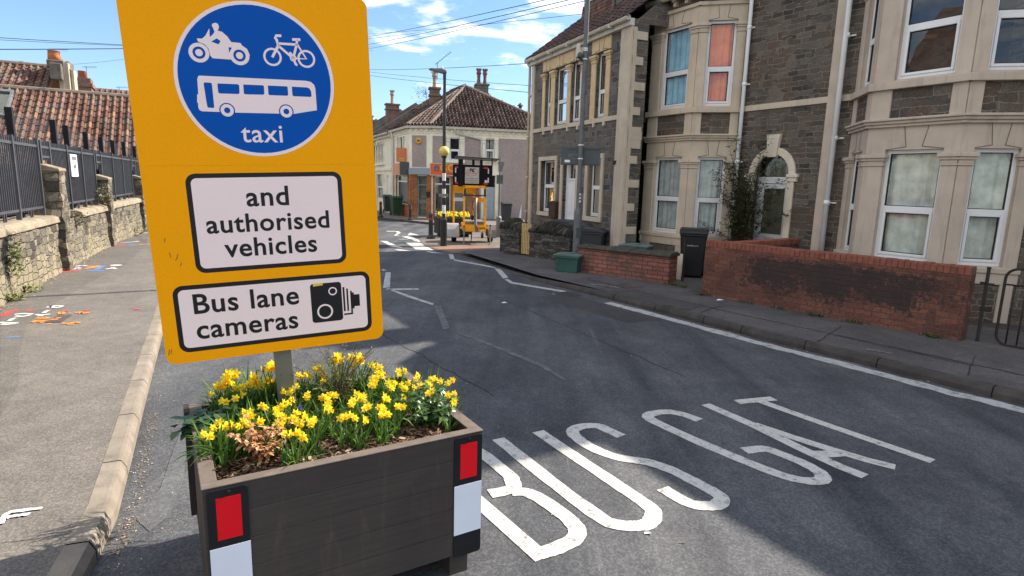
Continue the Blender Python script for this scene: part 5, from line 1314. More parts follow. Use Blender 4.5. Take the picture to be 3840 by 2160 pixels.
# car parked in the yard
cx = thing('parked_car', 'red car parked in the yard behind the black railings', 'car', FW @ Matrix.Translation((9.2, 1.9, .35)))
bd = MB(); bd.prism([(0, .35), (0, .75), (.35, .92), (1.0, .98), (3.2, .98), (3.5, .8), (4.15, .35)], -.85, .85, 'y'); bd.obj('body', M['car_red'], cx, bevel=.06)
gh = MB(); gh.prism([(.7, .98), (1.25, 1.45), (2.6, 1.48), (3.25, .98)], -.74, .74, 'y'); gh.obj('windows', M['car_glass'], cx, bevel=.05)
rfm = MB(); rfm.prism([(1.2, 1.45), (2.65, 1.48), (2.5, 1.53), (1.4, 1.53)], -.72, .72, 'y'); rfm.obj('car_roof', M['car_red'], cx)
for x in (.8, 3.35):
    for y in (-.84, .84):
        T = Matrix.Translation((x, y, .31)) @ Matrix.Rotation(pi / 2, 4, 'X'); w_ = MB(T); w_.lathe([(.2, -.09), (.31, -.09), (.32, -.05), (.32, .05), (.31, .09), (.2, .09)], n=18); wo = w_.obj('wheel', M['rubber'], cx); r_ = MB(T); r_.lathe([(.02, -.095), (.19, -.08), (.19, .08), (.02, .095)], n=12); r_.obj('rim', M['grey_steel'], wo)
# low tiled building in the yard; its roof faces the street corner
az = 62
P1 = RD(1000 * .24845, 100 + 1000 * .24845, 31.4)
FB = FR(P1.x, P1.y, az)
lo = thing('yard_building', 'low building with orange clay tiled roof and a roof window behind the railings', 'building', FB)
rz = P1.z
sl = Vector((0, -1.0, -.72)).normalized()      # down the slope toward the viewer
run = 4.2; drop = run * .72
tile_roof((-8.5, -run, rz - drop), (1, 0, 0), tuple(-sl), [(0, 0), (12.0, 0), (12.0, run * 1.232), (0, run * 1.232)], .25, .43, 'roof', M['tiles_red'], lo, hole=(8.5 - 3.7, 8.5 - 1.65, run * 1.232 - 2.2, run * 1.232 - .5))
b = MB(); b.quad((-8.5, 0, rz), (3.5, 0, rz), (3.5, 3, rz - 2), (-8.5, 3, rz - 2)); b.obj('back_slope', M['tiles_red'], lo, fix=False)
b = MB(); b.tube([(-8.5, 0, rz + .03), (3.5, 0, rz + .03)], .12, 8); 
b.obj('ridge', M['ridge'], lo)
b = MB(); b.box(-8.5, 3.5, -run + .15, 3, -.2, rz - drop + .05); b.poly([(3.5, -run, rz - drop), (3.5, 0, rz), (3.5, 3, rz - 2)]); b.obj('wall', M['post_black'], lo, fix=False)
b = MB(); b.box(-8.5, 3.4, -run - .06, -run + .06, rz - drop - .1, rz - drop); b.obj('gutter', M['black_gloss'], lo)
Ts = Matrix.Translation((0, 0, rz)) @ Matrix(((1, 0, 0, 0), (0, -sl.y, sl.z, 0), (0, -sl.z, -sl.y, 0), (0, 0, 0, 1)))   # y up the slope
wv = MB(Ts); xa, xb = -3.75, -1.6; wv.box(xa, xa + .1, -2.2, -.48, .06, .22); wv.box(xb - .1, xb, -2.2, -.48, .06, .22); wv.box(xa, xb, -.62, -.46, .06, .23); wv.box(xa, xb, -2.28, -2.12, .06, .2); wo = wv.obj('roof_window', M['lead'], lo, bevel=.015)
wv = MB(Ts); wv.quad((xa, -2.2, .12), (xb, -2.2, .12), (xb, -.48, .12), (xa, -.48, .12)); wv.obj('blind', plain('cream_blind', (.34, .32, .24), .8), wo, fix=False); wv = MB(Ts); wv.quad((xa + .1, -2.15, .15), (xb - .1, -2.15, .15), (xb - .1, -.6, .15), (xa + .1, -.6, .15)); wv.obj('pane', M['glass'], wo, fix=False)
# backs of the houses behind: roof, chimney stack, farther roof
Pb = RD(300 * .24845, 100 + 580 * .24845, 39)
FBK = FR(Pb.x, Pb.y, 62)
bh = thing('rear_house', 'house with tiled roof and tall rendered chimney stack behind the yard building', 'house', FBK)
rz2 = Pb.z
RX = (FBK.inverted() @ RD(815 * .24845, 100 + 700 * .24845, 38)).x
tile_roof((-10, -3.43, rz2 - 2.06), (1, 0, 0), (0, .86, .515), [(0, 0), (RX + 10, 0), (RX + 10, 4.0), (0, 4.0)], .27, .4, 'roof', M['tiles_red'], bh)
b = MB(); b.tube([(-10, 0, rz2 + .05), (RX, 0, rz2 + .05)], .12, 8); b.obj('ridge', M['ridge'], bh)
b = MB(); b.quad((-10, 0, rz2), (RX, 0, rz2), (RX, 4, rz2 - 2.6), (-10, 4, rz2 - 2.6)); b.obj('back_slope', M['tiles_red'], bh, fix=False)
b = MB(); b.box(-10, RX + .1, -3.1, 3.4, 0, rz2 - 2.1); b.obj('wall', M['chim_side'], bh)
b = MB(); b.tube([(-10, -3.5, rz2 - 2.12), (RX + .1, -3.5, rz2 - 2.12)], .12, 8); b.box(-10, RX + .12, -3.4, -3.1, rz2 - 2.5, rz2 - 2.16); b.obj('gutter', M['lead'], bh)
def L0p(x, y, d): return FBK.inverted() @ RD(x * .24845, 100 + y * .24845, d)
a = L0p(790, 600, 36.9); c = L0p(1075, 600, 37.6)
st = MB(); x0, x1 = a.x, c.x
zt = L0p(850, 490, 36.9).z; zl = L0p(850, 560, 36.9).z
st.box(x0 + .4, x1 - .17, a.y, a.y + 1.5, 2.0, zt)
cs = st.obj('chimney', M['chim_render'], bh, bevel=.03)
st = MB(); st.box(x1 - .17, x1 - .02, a.y + .02, a.y + 1.5, 2.0, zt - .1); st.box(x0 + .22, x0 + .4, a.y - .05, a.y + .8, 2.0, zl - .1); st.objs('flank_sunlit', M['chim_side'], cs)  # paler flanks: sunlight on the stack sides put into the colour
st = MB(); st.box(x0 - .08, x0 + .38, a.y - .3, a.y + .7, L0p(800, 800, 36.9).z, zl); st.box(x0 - .3, x0 + .62, a.y + .5, a.y + 1.7, zt - .3, zt + .03); st.obj('corbel', M['concrete_parapet'], cs, bevel=.04)
st = MB(); c2 = L0p(1195, 800, 39.0); st.box(x1 - .02, c2.x - .05, a.y + .3, a.y + 1.2, 2.0, L0p(1150, 690, 38.3).z); st.obj('lower_stack', M['chim_render'], cs, bevel=.03)
st = MB(); st.box(c2.x - .05, c2.x + .05, a.y + .3, a.y + 1.2, 2.0, L0p(1180, 710, 38.3).z); st.obj('flank_sunlit', M['chim_side'], cs)  # sunlit side of the lower stack, again as a paler colour
p0 = L0p(775, 480, 37.2); st = MB(); h = L0p(775, 325, 37.2).z - p0.z; st.lathe([(.29, 0), (.27, h * .6), (.25, h * .97), (.28, h)], (p0.x, p0.y + .8, p0.z), 14); st.obj('chimney_pot', M['terracotta'], cs, smooth=True)
b2 = thing('rear_house', 'farther house with brick chimney and tiled roof beside the yellow sign', 'house', FBK @ Matrix.Translation((8.5, 8.5, 0)))
iv2 = (FBK @ Matrix.Translation((8.5, 8.5, 0))).inverted()
q0 = iv2 @ RD(1310 * .24845, 100 + 912 * .24845, 47); 
tile_roof((q0.x, q0.y - 2.29, q0.z - 1.43), (1, 0, 0), (0, .848, .53), [(0, 0), (10, 0), (10, 2.7), (0, 2.7)], .28, .42, 'roof', M['tiles_red'], b2)
b = MB(); b.box(q0.x, q0.x + 10, q0.y - 2.1, q0.y + 3, 0, q0.z - 1.5); b.quad((q0.x, q0.y, q0.z), (q0.x + 10, q0.y, q0.z), (q0.x + 10, q0.y + 3, q0.z - 1.5), (q0.x, q0.y + 3, q0.z - 1.5)); b.obj('wall', M['chim_side'], b2)
a2 = iv2 @ RD(1245 * .24845, 100 + 780 * .24845, 44); b = MB(); b.box(a2.x - .4, a2.x + .42, a2.y - .3, a2.y + .7, 3, a2.z); b.box(a2.x - .48, a2.x + .5, a2.y - .37, a2.y + .78, a2.z - .5, a2.z - .28); co = b.obj('chimney', M['brick_chim'], b2); b = MB(); hh = (RD(1245 * .24845, 100 + 668 * .24845, 44)).z - a2.z; b.lathe([(.23, 0), (.21, hh * .95), (.24, hh)], (a2.x, a2.y + .1, a2.z), 12); b.obj('chimney_pot', M['terracotta'], co, smooth=True)
def aerial(label, px, py, d, hgt, s=1.0):
    p = RD(px, py, d); t = thing('aerial', label, 'aerial', Matrix.Translation((p.x, p.y, p.z - hgt)))
    m = MB(); m.tube([(0, 0, -.3), (0, 0, hgt)], .018, 5); m.tube([(-.25 * s, 0, hgt - .05), (.6 * s, .15, hgt)], .012, 4)
    for k in range(7): x = -.2 * s + .12 * s * k; m.tube([(x, .05 - .12, hgt - .05 + .06), (x, .05 + .12, hgt - .1)], .006, 4)
    m.obj('antenna', M['aerial'], t)
aerial('television aerial beside the tall terracotta chimney pot', 812 * .24845, 100 + 330 * .24845, 38, 1.2)
aerial('television aerial above the tiled roof at the left edge', 170 * .24845, 100 + 512 * .24845, 48, 1.4)
aerial('television aerial on a tall mast behind the brick chimney', 1300 * .24845, 100 + 598 * .24845, 48, 4.6)
aerial('small television aerial beside the left edge of the yellow sign', 1795 * .24845, 100 + 905 * .24845, 52, 1.4, .9)
# plants rooted in the wall
def tuft(label, P, n, sx, sz, mat, rg, name='wall_plant', r=(.015, .035), nrm=Vector((.91, .41, 0))):
    m = MB()
    for _ in range(n):
        c = Vector((rg.gauss(0, sx), rg.gauss(0, sx * .6), rg.gauss(0, sz))) + nrm * abs(rg.gauss(0, .04)); s = rg.uniform(*r)
        a = Vector((rg.uniform(-1, 1), rg.uniform(-1, 1), rg.uniform(-.3, 1))).normalized(); b = (nrm + Vector((rg.uniform(-.6, .6), rg.uniform(-.6, .6), rg.uniform(-.2, .8)))).cross(a).normalized()
        m.add([c - a * s, c + b * s * .55, c + a * s, c - b * s * .55], [(0, 1, 2, 3)], rg.random())
    o = m.obj(name, mat, fix=False); o.location = P; tag(o, label, 'plant'); return o
rg = random.Random(9)
M['wallplant'] = m_leaf('wall_plant_leaf', [(0, (.06, .09, .015)), (.6, (.16, .19, .03)), (1, (.25, .24, .05))])
M['wallplant_dry'] = m_leaf('dry_wall_plant', [(0, (.05, .06, .02)), (.6, (.12, .1, .04)), (1, (.2, .15, .08))])
tuft('tall bright green plant growing out of the wall face at the left edge', FW @ Vector((11.0, -.03, .72)), 320, .06, .14, M['wallplant'], rg)
tuft('dry brown green tuft under the coping right of the first stone pillar', FW @ Vector((15.1, -.03, 1.0)), 220, .1, .09, M['wallplant_dry'], rg)
tuft('low green weed at the foot of the wall by the shadow line', FW @ Vector((10.75, -.06, .19)), 120, .08, .05, M['wallplant'], rg)
tuft('small green weed at the wall foot beside dead leaves', FW @ Vector((11.5, -.06, .18)), 90, .08, .04, M['wallplant'], rg)
tuft('yellow green weed at the wall foot far along the pavement', FW @ Vector((22.4, -.06, .24)), 160, .15, .1, M['wallplant'], rg)
tuft('leafy weed beside the second stone pillar above the coping', FW @ Vector((18.0, -.0, 1.42)), 200, .1, .12, M['wallplant_dry'], rg, r=(.02, .05))

# tall school block across the street behind the wall; it shows only as a reflection in the bay windows
FSC = FR(-12.5, -12.5, -22)
sc_ = thing('school_building', 'tall red roofed building that shows only as a reflection in the bay windows', 'building', FSC)
m = MB(); m.box(0, 22, 0, 8, 0, 8.4); m.poly([(0, 0, 8.4), (0, 8, 8.4), (0, 4, 12.2)]); m.poly([(22, 0, 8.4), (22, 8, 8.4), (22, 4, 12.2)]); m.obj('wall', M['chim_side'], sc_, fix=False)
m = MB(); slab_roof(m, -.2, 22.2, -.4, 8.3, 4.0, 12.3, 18); m.quad((-.2, 8.4, 8.3), (22.2, 8.4, 8.3), (22.2, 4, 12.3), (-.2, 4, 12.3)); m.obj('roof', M['tiles_red'], sc_, fix=False)
for xx in (1.5, 4.5, 7.5, 10.5, 13.5, 16.5): window(sc_, I, xx, xx + 1.6, 5.4, 7.6, -.03, -1, .5, M['net_white'], M['interior'])
# ================================================================== RIGHT GARDEN WALLS, GATES, BINS
def seg_frame(A, B):
    """frame with origin at A (near end), x toward B, y to the street side (left of travel when B is farther)"""
    A = Vector((*A, 0)); B = Vector((*B, 0)); d = (B - A).normalized()
    return Matrix(((d.x, -d.y, 0, A.x), (d.y, d.x, 0, A.y), (0, 0, 1, 0), (0, 0, 0, 1))), (B - A).length
# sooty brick wall, near end first
FB1, L1 = seg_frame((5.95, 7.62), (3.47, 10.66))
bw = thing('brick_wall', 'sooty red brick garden wall with a soldier brick coping in front of the beige bay', 'wall', FB1)
m = MB(Matrix.Translation((0, 0, 0))); m.box(0, L1, -.225, 0, .05, .985); M_b = M['brick_near']
# soot mask in the material is laid out over x = 2.15..6.1 metres of the wall run
m2 = MB(Matrix.Translation((2.15, 0, 0))); m2.box(0, L1, -.225, 0, .05, .985)
o = m2.obj('brickwork', M_b, bw); o.matrix_basis = Matrix.Translation((-2.15, 0, 0))
cp = MB(); rg = random.Random(5); n = int(L1 / .0765)
for k in range(n):
    x = L1 * k / n; j = rg.uniform(-.004, .004); cp.box(x + .005, x + L1 / n - .005, -.232 + j, .006 + j, .985, 1.09 + rg.uniform(-.004, .004), rg.random())
co = cp.obj('brick_coping', M['brick_cap'], bw, bevel=.006)
cp = MB(); cp.box(.001, L1 - .001, -.222, -.004, .98, 1.078); cp.obj('mortar_bed', plain('mortar', (.12, .085, .07), .9), bw)
hl = MB()
for y in (-.185, -.115, -.045): hl.T = Matrix.Translation((0.0045, y, 1.04)) @ Matrix.Rotation(pi / 2, 4, 'Y'); hl.lathe([(.019, -.003), (.019, .002)], n=10)
hl.obj('brick_hole', M['joint'], bw)
# low brick wall dividing the two gardens
FBd, Ld = seg_frame((5.9, 11.2), (4.55, 11.6))
dv = thing('brick_wall', 'short brick wall dividing the gardens behind the sooty wall', 'wall', FBd)
A_ = RF @ Vector((7.35, 0.3, 0)); B_ = Vector((3.75, 10.55, 0))
FBd, Ld = seg_frame((A_.x, A_.y), (B_.x, B_.y)); dv.matrix_world = FBd
m = MB(); m.box(0, Ld, -.1, .1, .05, .97); m.obj('brickwork', M['brick_mid'], dv)
cp = MB(); n = int(Ld / .08)
for k in range(n): x = Ld * k / n; cp.box(x + .004, x + Ld / n - .004, -.115, .115, .97, 1.07)
cp.obj('brick_coping', M['brick_cap'], dv, bevel=.005)
# second wall: brick with mossy stone coping
FB2, L2 = seg_frame((3.13, 11.76), (1.46, 13.2))
b2w = thing('brick_wall', 'low red brick wall with mossy stone coping between the lamp post and the black bin', 'wall', FB2)
m = MB(); m.box(0, L2, -.36, 0, .05, .64); m.obj('brickwork', M['brick_mid'], b2w)
cp = MB(); x = -.03
while x < L2:
    L = rg.uniform(.28, .6); b = min(x + L, L2 + .03); hh = rg.uniform(.70, .745)
    cp.prism([(-.41, .64), (.05, .635), (.055, .67), (-.02, hh - .01), (-.3, hh), (-.42, .69)], x, b - .01, 'x'); x = b
cp.obj('stone_coping', M['moss_stone'], b2w, bevel=.02)
# rubble wall of the end house with upright coping stones
FB3, L3 = seg_frame((1.38, 14.65), (-.37, 16.53))
def rubble(label, x0, x1, top):
    t = thing('rubble_wall', label, 'wall', FB3 @ Matrix.Translation((x0, 0, 0)), 'dark rubble walls of the end house')
    L = x1 - x0; m = MB(); n = int(L / .08)
    for j in range(n):
        for k in range(9):
            a = L * j / n; b = L * (j + 1) / n; c = .02 + (top - .22) * k / 9; d = .02 + (top - .22) * (k + 1) / 9
            f = lambda x, z: .03 * sin(x * 9.1 + z * 17) * sin(x * 5.3 - z * 11)
            m.quad((a, f(a, c), c), (b, f(b, c), c), (b, f(b, d), d), (a, f(a, d), d))
    m.quad((0, -.4, 0), (0, 0, 0), (0, 0, top - .2), (0, -.4, top - .2)); m.quad((L, -.4, 0), (L, 0, 0), (L, 0, top - .2), (L, -.4, top - .2)); m.quad((0, -.4, 0), (L, -.4, 0), (L, -.4, top - .2), (0, -.4, top - .2)); m.quad((0, -.4, top - .2), (L, -.4, top - .2), (L, 0, top - .2), (0, 0, top - .2))
    m.obj('rubble_face', M['drystone'], t, fix=False)
    c = MB(); x = .02
    while x < L:
        w = rg.uniform(.05, .11); hgt = rg.uniform(.15, .34)
        c.T = Matrix.Translation((x + w / 2, -.2, top - .2 + hgt * .42)) @ Matrix.Rotation(rg.uniform(-.45, .15), 4, 'Y') @ Matrix.Rotation(rg.uniform(-.15, .15), 4, 'Z')
        c.lump((0, 0, 0), w * 1.15, .42, hgt, 0, .22); x += w * .95
    c.obj('upright_coping', M['drystone_cap'], t)
    return t
rubble('dark rubble garden wall with upright coping left of the wooden gate', 1.78, L3, .98)
rubble('dark rubble garden wall with upright coping between the gate and the lamp post', -.05, 1.38, .95)
gt = thing('garden_gate', 'small yellow wooden picket gate in the dark rubble wall', 'gate', FB3 @ Matrix.Translation((1.40, -.05, .15)))
m = MB()
for z in (.16, .62): m.box(.0, .38, -.06, -.03, z, z + .07)
m.obj('rail', M['picket'], gt)
for k in range(6):
    m = MB(); x = .015 + k * .063; m.prism([(x, 0), (x + .032, 0), (x + .032, .8), (x + .016, .83), (x, .8)], -.03, -.005, 'y'); m.obj('picket', M['picket'], gt)
# iron gate and post beside the sooty wall
FG, _ = seg_frame((6.22, 7.62), (5.95, 7.95))
gp = thing('gate_post', 'rusty iron gate post at the end of the sooty brick wall', 'post', Matrix.Translation((6.20, 7.66, 0)) @ Matrix.Rotation(radians(-38), 4, 'Z') @ Matrix.Identity(4))
m = MB(); m.box(-.02, .02, -.02, .02, .05, 1.08); m.box(-.024, .024, -.024, .024, 1.08, 1.1); m.obj('shaft', M['iron'], gp, bevel=.005); m = MB(); m.box(-.07, .0, -.02, .02, .86, .9); m.box(.0, .08, -.015, .015, .865, .89); m.obj('hinge', M['iron'], gp)
ig = thing('iron_gate', 'rusty tubular iron garden gate at the right edge beside the sooty brick wall', 'gate', Matrix(((.615, .788, 0, 6.32), (-.788, .615, 0, 7.52), (0, 0, 1, .12), (0, 0, 0, 1))))
m = MB(); r = .1
arc1 = [(.13 - .13 * cos(pi / 2 * k / 6), 0, .86 + .13 * sin(pi / 2 * k / 6)) for k in range(7)]; arc2 = [(.13 - .13 * cos(pi / 2 * k / 6), 0, .13 - .13 * sin(pi / 2 * k / 6)) for k in range(7)]
m.tube(arc2[::-1][::1] [::-1] [::-1] + [], .012, 6) if False else None
path = [(1.0, 0, .0)] + arc2[::-1] + arc1 + [(.87, 0, .99)] + [(.87 + .13 * sin(pi / 2 * k / 6), 0, .86 + .13 * cos(pi / 2 * k / 6)) for k in range(7)] + [(1.0, 0, .0)]
m.tube(path, .017, 7); m.tube([(.0, 0, .78), (1.0, 0, .78)], .012, 6); m.obj('frame', M['iron'], ig, smooth=True)
m = MB()
for k in range(1, 9): x = k * .11; m.tube([(x, 0, .01), (x, 0, .78)], .010, 6)
m.obj('bars', M['iron'], ig, smooth=True)
ip = tag(MB().obj('iron_post', M['iron']) if False else (lambda q: (q.tube([(3.52, 12.12, 0), (3.52, 12.12, .98)], .024, 7), q)[1])(MB()).obj('iron_post', M['iron']), 'thin rusty iron post between the low brick wall and the black bin', 'post')
def wheelie(label, P, rz, mat, w=.56, d=.70, h=1.06, letter=None, group='wheelie bins', open_lid=0.0):
    t = thing('wheelie_bin', label, 'bin', Matrix.Translation(P) @ Matrix.Rotation(rz, 4, 'Z'), group)
    m = MB(); hb = h * .9     # front faces -y
    b = [(-w * .4, -d * .36), (w * .4, -d * .36), (w * .4, d * .30), (-w * .4, d * .30)]; tp = [(-w * .5, -d * .5), (w * .5, -d * .5), (w * .5, d * .42), (-w * .5, d * .42)]
    vs = [(x, y, .06) for x, y in b] + [(x, y, hb) for x, y in tp]; m.add(vs, [(3, 2, 1, 0), (0, 1, 5, 4), (1, 2, 6, 5), (2, 3, 7, 6), (3, 0, 4, 7)])
    m.box(-w * .52, w * .52, -d * .53, d * .45, hb - .05, hb); m.obj('body', mat, t, bevel=.02)
    l = MB(); l.prism([(-d * .57, hb + .004), (d * .47, hb + .004), (d * .47, hb + .05), (d * .2, h + .01), (-d * .35, h), (-d * .57, hb + .035)], -w * .54, w * .54, 'x'); l.box(-w * .42, w * .42, d * .45, d * .56, hb - .03, hb + .03); l.obj('lid', mat, t, bevel=.015)
    for sx in (-1, 1):
        q = MB(Matrix.Translation((sx * w * .42, d * .36, .1)) @ Matrix.Rotation(pi / 2, 4, 'Y')); q.lathe([(.03, -.025), (.1, -.025), (.1, .025), (.03, .025)], n=14); q.obj('wheel', M['rubber'], t)
    if letter: text_part('lettering', letter, M['bin_letter'], t, face_M((0, -d * .47 - .004, h * .66), (0, -1, .12)), width=w * .42, size=.05, bold=.01)
    return t
wheelie('black wheelie bin with white council lettering by the end of the sooty brick wall', (3.92, 12.85, .08), radians(-20), M['bin_black'], letter='BRISTOL C.C.', w=.54, d=.62, h=1.08)
wheelie('dark grey wheelie bin against the pebbledash wall beyond the rubble wall', (-.42, 31.4, .05), .2, M['bin_grey'], h=1.0, w=.5)
wheelie('dark green wheelie bin by the corner shop window', (-6.55, 33.1, .1), .5, M['bin_green'])
wheelie('black wheelie bin left of the dark green one', (-7.6, 36.0, .1), .4, M['bin_grey'])
wheelie('dark bin with a flat lid behind the rubble wall left of the lamp post', tuple((F3 @ Vector((2.7, 0.38, 0)))[:2]) + (.11,), radians(60), M['bin_grey'], h=.97)
wheelie('dark bin half hidden by the lamp post behind the rubble wall', tuple((F3 @ Vector((1.75, 0.38, 0)))[:2]) + (.1,), radians(60), M['bin_grey'], h=.94)
wheelie('dark bin with a lighter lid between the lamp post and the pilaster', tuple((F3 @ Vector((.95, 0.38, 0)))[:2]) + (.06,), radians(65), M['bin_grey'], h=.92)
def crate(label, P, rz, s=1.0, lid=True, w=.55, d=.38, h=.36, mat=None):
    t = thing('recycling_box', label, 'box', Matrix.Translation(P) @ Matrix.Rotation(rz, 4, 'Z'), 'green recycling boxes')
    m = MB(); a, b = w * .43, d * .42; c, e = w * .5, d * .5
    m.add([(-a, -b, 0), (a, -b, 0), (a, b, 0), (-a, b, 0), (-c, -e, h), (c, -e, h), (c, e, h), (-c, e, h)], [(3, 2, 1, 0), (0, 1, 5, 4), (1, 2, 6, 5), (2, 3, 7, 6), (3, 0, 4, 7)])
    m.box(-c - .02, c + .02, -e - .02, -e + .01, h - .05, h); m.box(-c - .02, c + .02, e - .01, e + .02, h - .05, h); m.box(-c - .02, -c + .01, -e, e, h - .05, h); m.box(c - .01, c + .02, -e, e, h - .05, h)
    m.obj('tub', mat or M['box_green'], t, bevel=.012)
    if lid:
        l = MB(); l.prism([(-c - .03, h), (c + .03, h), (c + .02, h + .03), (c * .4, h + .045), (-c * .5, h + .05), (-c - .02, h + .03)], -e - .03, e + .03, 'y'); l.box(-.1, .1, -e * .6, e * .6, h + .045, h + .062); l.obj('lid', M['box_lid'], t, bevel=.008)
    return t
crate('green recycling box with a pale lid standing by the foot of the grey lamp post', (1.25, 13.12, .105), radians(-24))
crate('grey green recycling box with a split lid behind the low brick wall', (2.75, 13.25, .42), radians(-30), w=.62, d=.42, h=.28)
# board leaning by the bin and flap of white board by the gutter
lb = MB(); lb.T = Matrix.Translation((3.42, 12.45, .1)) @ Matrix.Rotation(radians(-35), 4, 'Z') @ Matrix.Rotation(radians(-14), 4, 'X'); lb.box(-.16, .16, -.012, .012, 0, .55); tag(lb.obj('leaning_board', M['cream']), 'cream board leaning in the gap beside the black bin', 'board')
lb = MB(F3); lb.prism([(5.95, .5), (6.25, .5), (5.95, 1.3)], .35, .37, 'y'); tag(lb.obj('white_sheet', M['upvc']), 'small triangular white sheet leaning behind the rubble wall', 'sheet')

# ================================================================== STREET FURNITURE
lp = thing('lamp_post', 'tall grey lamp post standing by the green recycling box', 'lamp post', Matrix.Translation((1.47, 13.72, .1)))
m = MB(); m.lathe([(.088, 0), (.088, 1.27), (.08, 1.32), (.055, 1.40), (.053, 2.0), (.05, 7.6), (.045, 7.9)], n=20); m.obj('column', M['lamp_grey'], lp, smooth=False)
m = MB(); m.tube([(0, 0, 7.8), (-.02, -.02, 8.05), (-.25, -.2, 8.15), (-.6, -.45, 8.18)], .035, 8); ao = m.obj('bracket', M['lamp_grey'], lp, smooth=True); m = MB(); m.box(-.9, -.5, -.6, -.38, 8.13, 8.24); m.obj('lantern', M['lamp_grey'], lp, bevel=.03)
m = MB()
for z in (2.49, 2.79): m.lathe([(.058, z), (.061, z + .005), (.061, z + .02), (.058, z + .025)], n=16)
m.obj('steel_strap', M['upvc'], lp)
m = MB(); m.box(.09, .094, -.06, .04, .5, .8); m.T = Matrix.Rotation(.4, 4, 'Z'); m.prism([(-.07, .72), (.05, .72), (.05, .95), (-.07, .95)], -.092, -.088, 'y'); m.obj('door_plate', M['plate_grey'], lp)
m = MB(); m.T = Matrix.Rotation(.5, 4, 'Z')
for z in (1.52, 1.6, 1.68): m.prism([(-.03, z), (.02, z + .01), (.025, z + .05), (-.02, z + .045)], -.058, -.054, 'y')
m.obj('sticker', M['upvc'], lp)
# sign seen from behind, strapped to the column
sg = thing('road_sign', 'grey back of a two panel road sign strapped to the tall lamp post', 'sign', Matrix.Translation((1.47, 13.72, 2.52)) @ Matrix.Rotation(radians(-9), 4, 'Z'))
m = MB(); m.box(-.45, .44, .075, .082, -.06, .35); m.obj('plate', M['plate_grey'], sg, bevel=.03)
m = MB(); m.box(-.30, .46, .06, .075, .30, .33); m.box(-.36, .42, .06, .075, -.04, -.01); m.obj('channel', M['plate_grey'], sg)
m = MB(); m.box(-.36, -.24, .071, .0745, .0, .055); m.obj('sticker', M['upvc'], sg)
m = MB()
for pts in ([(-.28, .2), (-.25, .12), (-.22, .2), (-.19, .13)], [(-.17, .22), (-.15, .14), (-.11, .2), (-.08, .14), (-.06, .22)], [(-.2, .1), (-.1, .08), (-.04, .1)]):
    stroke(m, [(a, b) for a, b in pts], .008, 0, True)
m2 = MB(Matrix.Translation((0, .0738, 0)) @ Matrix.Rotation(pi / 2, 4, 'X')); m2.v = [m2.T @ Vector(p) for p in m.v]; m2.f = m.f; m2.r = m.r
m2.obj('scratched_graffiti', plain('pale_scratches', (.2, .22, .22), .7), sg, fix=False)
ca = thing('camera_unit', 'small camera box with looped cable strapped high on the lamp post', 'camera', Matrix.Translation((1.47, 13.72, 4.75)))
m = MB(); m.box(-.2, -.12, -.1, .05, .02, .3); m.obj('white_box', M['white_fascia'], ca, bevel=.02); m = MB(); m.ball((-.12, -.06, .06), .075, 12, 8); m.box(-.12, 0, -.04, .04, -.05, .0); m.obj('housing', M['plate_grey'], ca, smooth=True)
m = MB(); m.tube([(-.13, -.08, .15), (-.2, -.1, -.05), (-.14, -.1, -.2), (-.06, -.07, -.12)], .01, 5); m.obj('cable', M['black_gloss'], ca, smooth=True)
m = MB()
for z in (-.02, .16, .2): m.lathe([(.056, z), (.059, z + .005), (.059, z + .025), (.056, z + .03)], n=14)
m.obj('strap', M['upvc'], ca)
# banded crossing post with yellow globe and street lantern
zp = thing('crossing_beacon', 'black and white banded crossing post with a yellow globe and street lantern on top', 'beacon post', Matrix.Translation((-2.20, 18.66, .012)))
def col(parent, name, mat, r0, r1, z0, z1): m = MB(); m.lathe([(r0, z0), (r1, z1)], n=16); return m.obj(name, mat, parent, smooth=False)
m = MB(); m.lathe([(.105, 0), (.105, .82), (.095, .86), (.065, .88), (.06, .9)], n=18); m.obj('base_sleeve', M['black_gloss'], zp)
zb = [.9, 1.02, 1.28, 1.52, 1.78, 2.03, 2.26, 2.52]
for k in range(7): col(zp, 'band', M['white_band'] if k in (1, 3, 5) else M['black_gloss'], .055, .055, zb[k] + .0, zb[k + 1])
col(zp, 'shaft', M['black_gloss'], .053, .045, 2.52, 5.05)
m = MB(); m.lathe([(.05, 2.71), (.075, 2.73), (.1, 2.765)], n=16); m.obj('globe_collar', M['black_gloss'], zp)
gl = NT('yellow_globe'); gm = gl.done(gl.mix(gl.noise(gl.coord(), 6, 3), (.62, .46, .09), (.7, .54, .14)), .35, .4); gl.b.inputs['Subsurface Weight'].default_value = .15; gl.b.inputs['Subsurface Radius'].default_value = (.1, .08, .02)
m = MB(); m.ball((0, 0, 2.92), .158, 24, 14); m.obj('globe', gm, zp, smooth=True)
m = MB(); m.tube([(0, 0, 5.05), (0, 0, 5.25)], .05, 10); m.obj('bracket', M['black_gloss'], zp)
m = MB(); m.prism([(-.48, 5.30), (-.42, 5.345), (-.05, 5.33), (.06, 5.29), (.06, 5.22), (-.05, 5.2), (-.25, 5.24)], -.09, .09, 'y'); m.obj('lantern', M['lamp_grey'], zp, bevel=.02); m = MB(); m.ball((-.36, 0, 5.25), .055, 10, 6); m.obj('lens', M['upvc'], zp, smooth=True); m = MB(); m.lathe([(.045, 5.31), (.045, 5.37), (.02, 5.4)], (-.08, 0, 0), 10); m.obj('photocell', M['white_fascia'], zp)
m = MB(); m.box(-.15, .14, -.06, -.05, 1.54, 1.63); m.obj('small_plate', M['grey_steel'], zp)
